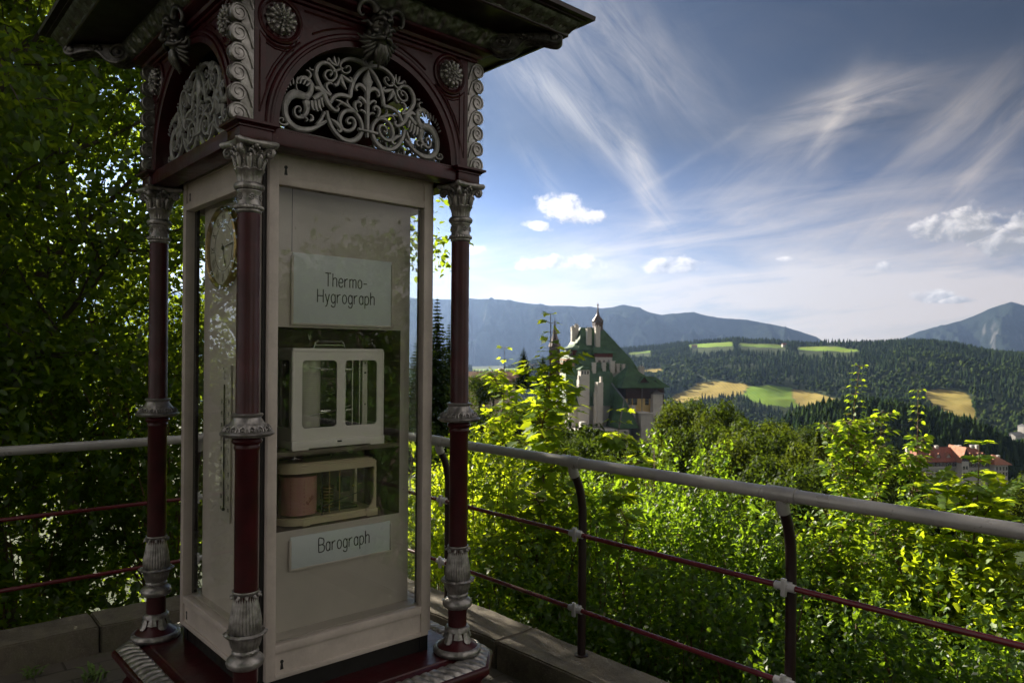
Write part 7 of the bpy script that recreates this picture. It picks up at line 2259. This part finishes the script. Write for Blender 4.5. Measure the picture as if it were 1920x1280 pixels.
ccol = t.mix(far, CLOUD_R, CLOUD_L); ccol = t.mix(t.mapr(aw, R(48), R(80), 0, 1, True), ccol, CLOUD_FILL)
fin = t.mix(tot, blue.outputs[2], ccol)
# fair-weather cumulus: billowed by noise, greyer towards the flat base and away from the sun
nb_ = t.noise(comb(t.math('MULTIPLY', az, 34), t.math('MULTIPLY', el, 40), 2.0), 1.0, 7, .60, .3)
ns_ = t.noise(comb(t.math('MULTIPLY', t.math('SUBTRACT', az, .006), 34), t.math('MULTIPLY', t.math('ADD', el, .006), 40), 2.0), 1.0, 4, .55, .3)
Dm = None; Wt = None
for px, py, hw, hh_, wh, tl in CUMULUS:
    a0, e0 = azel(px, py)
    u_ = t.math('DIVIDE', t.math('SUBTRACT', az, a0), hw / FPX); v_ = t.math('DIVIDE', t.math('SUBTRACT', el, e0), hh_ / FPX)
    if tl: v_ = t.math('ADD', v_, t.math('MULTIPLY', u_, tl * -1.0 * hw / hh_ * .55))
    vv = t.math('MULTIPLY', v_, t.math('ADD', 1.0, t.math('MULTIPLY', t.math('LESS_THAN', v_, 0), .55)))
    d_ = t.math('SUBTRACT', 1.0, t.math('ADD', t.math('MULTIPLY', u_, u_), t.math('MULTIPLY', vv, vv)))
    lit = t.math('ADD', t.math('SUBTRACT', t.math('MULTIPLY', v_, .40), t.math('MULTIPLY', u_, .22)), wh)
    if Dm is None: Dm, Wt = d_, lit
    else:
        g_ = t.math('GREATER_THAN', d_, Dm)
        Wt = t.math('ADD', t.math('MULTIPLY', lit, g_), t.math('MULTIPLY', Wt, t.math('SUBTRACT', 1.0, g_)))
        Dm = t.math('MAXIMUM', Dm, d_)
dens = t.math('ADD', t.math('MAXIMUM', Dm, -1.2), t.math('MULTIPLY', t.math('SUBTRACT', nb_, .50), 3.4))
cm_ = t.math('MULTIPLY', t.mapr(dens, .0, .85, 0, 1, True), t.mapr(Dm, -.55, .0, 0, 1))
lum = t.mapr(t.math('ADD', Wt, t.math('MULTIPLY', t.math('SUBTRACT', nb_, ns_), 2.2)), .25, 1.15, .30, 1.0)
cc_ = t.node('ShaderNodeMix', data_type='RGBA', blend_type='MULTIPLY'); cc_.inputs[0].default_value = 1
cc_.inputs[6].default_value = (5.7, 5.25, 4.8, 1); k_ = t.node('ShaderNodeCombineColor'); [t.l.new(lum, k_.inputs[q]) for q in range(3)]; t.l.new(k_.outputs[0], cc_.inputs[7])
fin = t.mix(cm_, fin, cc_.outputs[2])
t.l.new(fin, bg.inputs[0]); bg.inputs[1].default_value = SKY_STRENGTH
if HAZE > 0:
    mb = MB(); mb.box(-9500, 9500, -60, 13200, -331.5, 1500)
    m = bpy.data.materials.new('haze_air'); m.use_nodes = True; tt = NT(m.node_tree); tt.n.clear()
    out = tt.node('ShaderNodeOutputMaterial'); pv_ = tt.node('ShaderNodeVolumePrincipled')
    pv_.inputs['Color'].default_value = HAZE_COL; pv_.inputs['Density'].default_value = HAZE; pv_.inputs['Anisotropy'].default_value = .55
    tt.l.new(pv_.outputs[0], out.inputs['Volume'])
    pv_.inputs['Density Attribute'].default_value = ''; pv_.inputs['Temperature Attribute'].default_value = ''
    m.cycles.homogeneous_volume = True
    o = mb.build('haze', m); o['kind'] = 'stuff'
# ------------------------------------------------------------------ camera
cam = bpy.data.cameras.new('camera'); co_ = bpy.data.objects.new('camera', cam); COL.objects.link(co_)
co_.location = (0, 0, EYE); co_.rotation_euler = (PI / 2, -.0084, 0)
cam.sensor_width = 36; cam.lens = FPX / 1920 * 36
cam.shift_y = (YH - 640) / 1920
cam.clip_start = .05; cam.clip_end = 80000
scene.camera = co_
cam.dof.use_dof = True; cam.dof.focus_distance = 2.75; cam.dof.aperture_fstop = 8.0
scene.view_settings.view_transform = 'Standard'; scene.view_settings.look = 'None'; scene.view_settings.gamma = 1; scene.view_settings.use_curve_mapping = False
scene.view_settings.exposure = EXPOSURE
scene.render.engine = 'CYCLES'
cy = scene.cycles
cy.use_denoising = True
try: cy.denoiser = 'OPENIMAGEDENOISE'
except Exception: pass
cy.max_bounces = 7; cy.diffuse_bounces = 3; cy.glossy_bounces = 3; cy.transmission_bounces = 3; cy.transparent_max_bounces = 12; cy.volume_bounces = 0
cy.caustics_reflective = False; cy.caustics_refractive = False
cy.sample_clamp_indirect = 6
cy.adaptive_threshold = .02
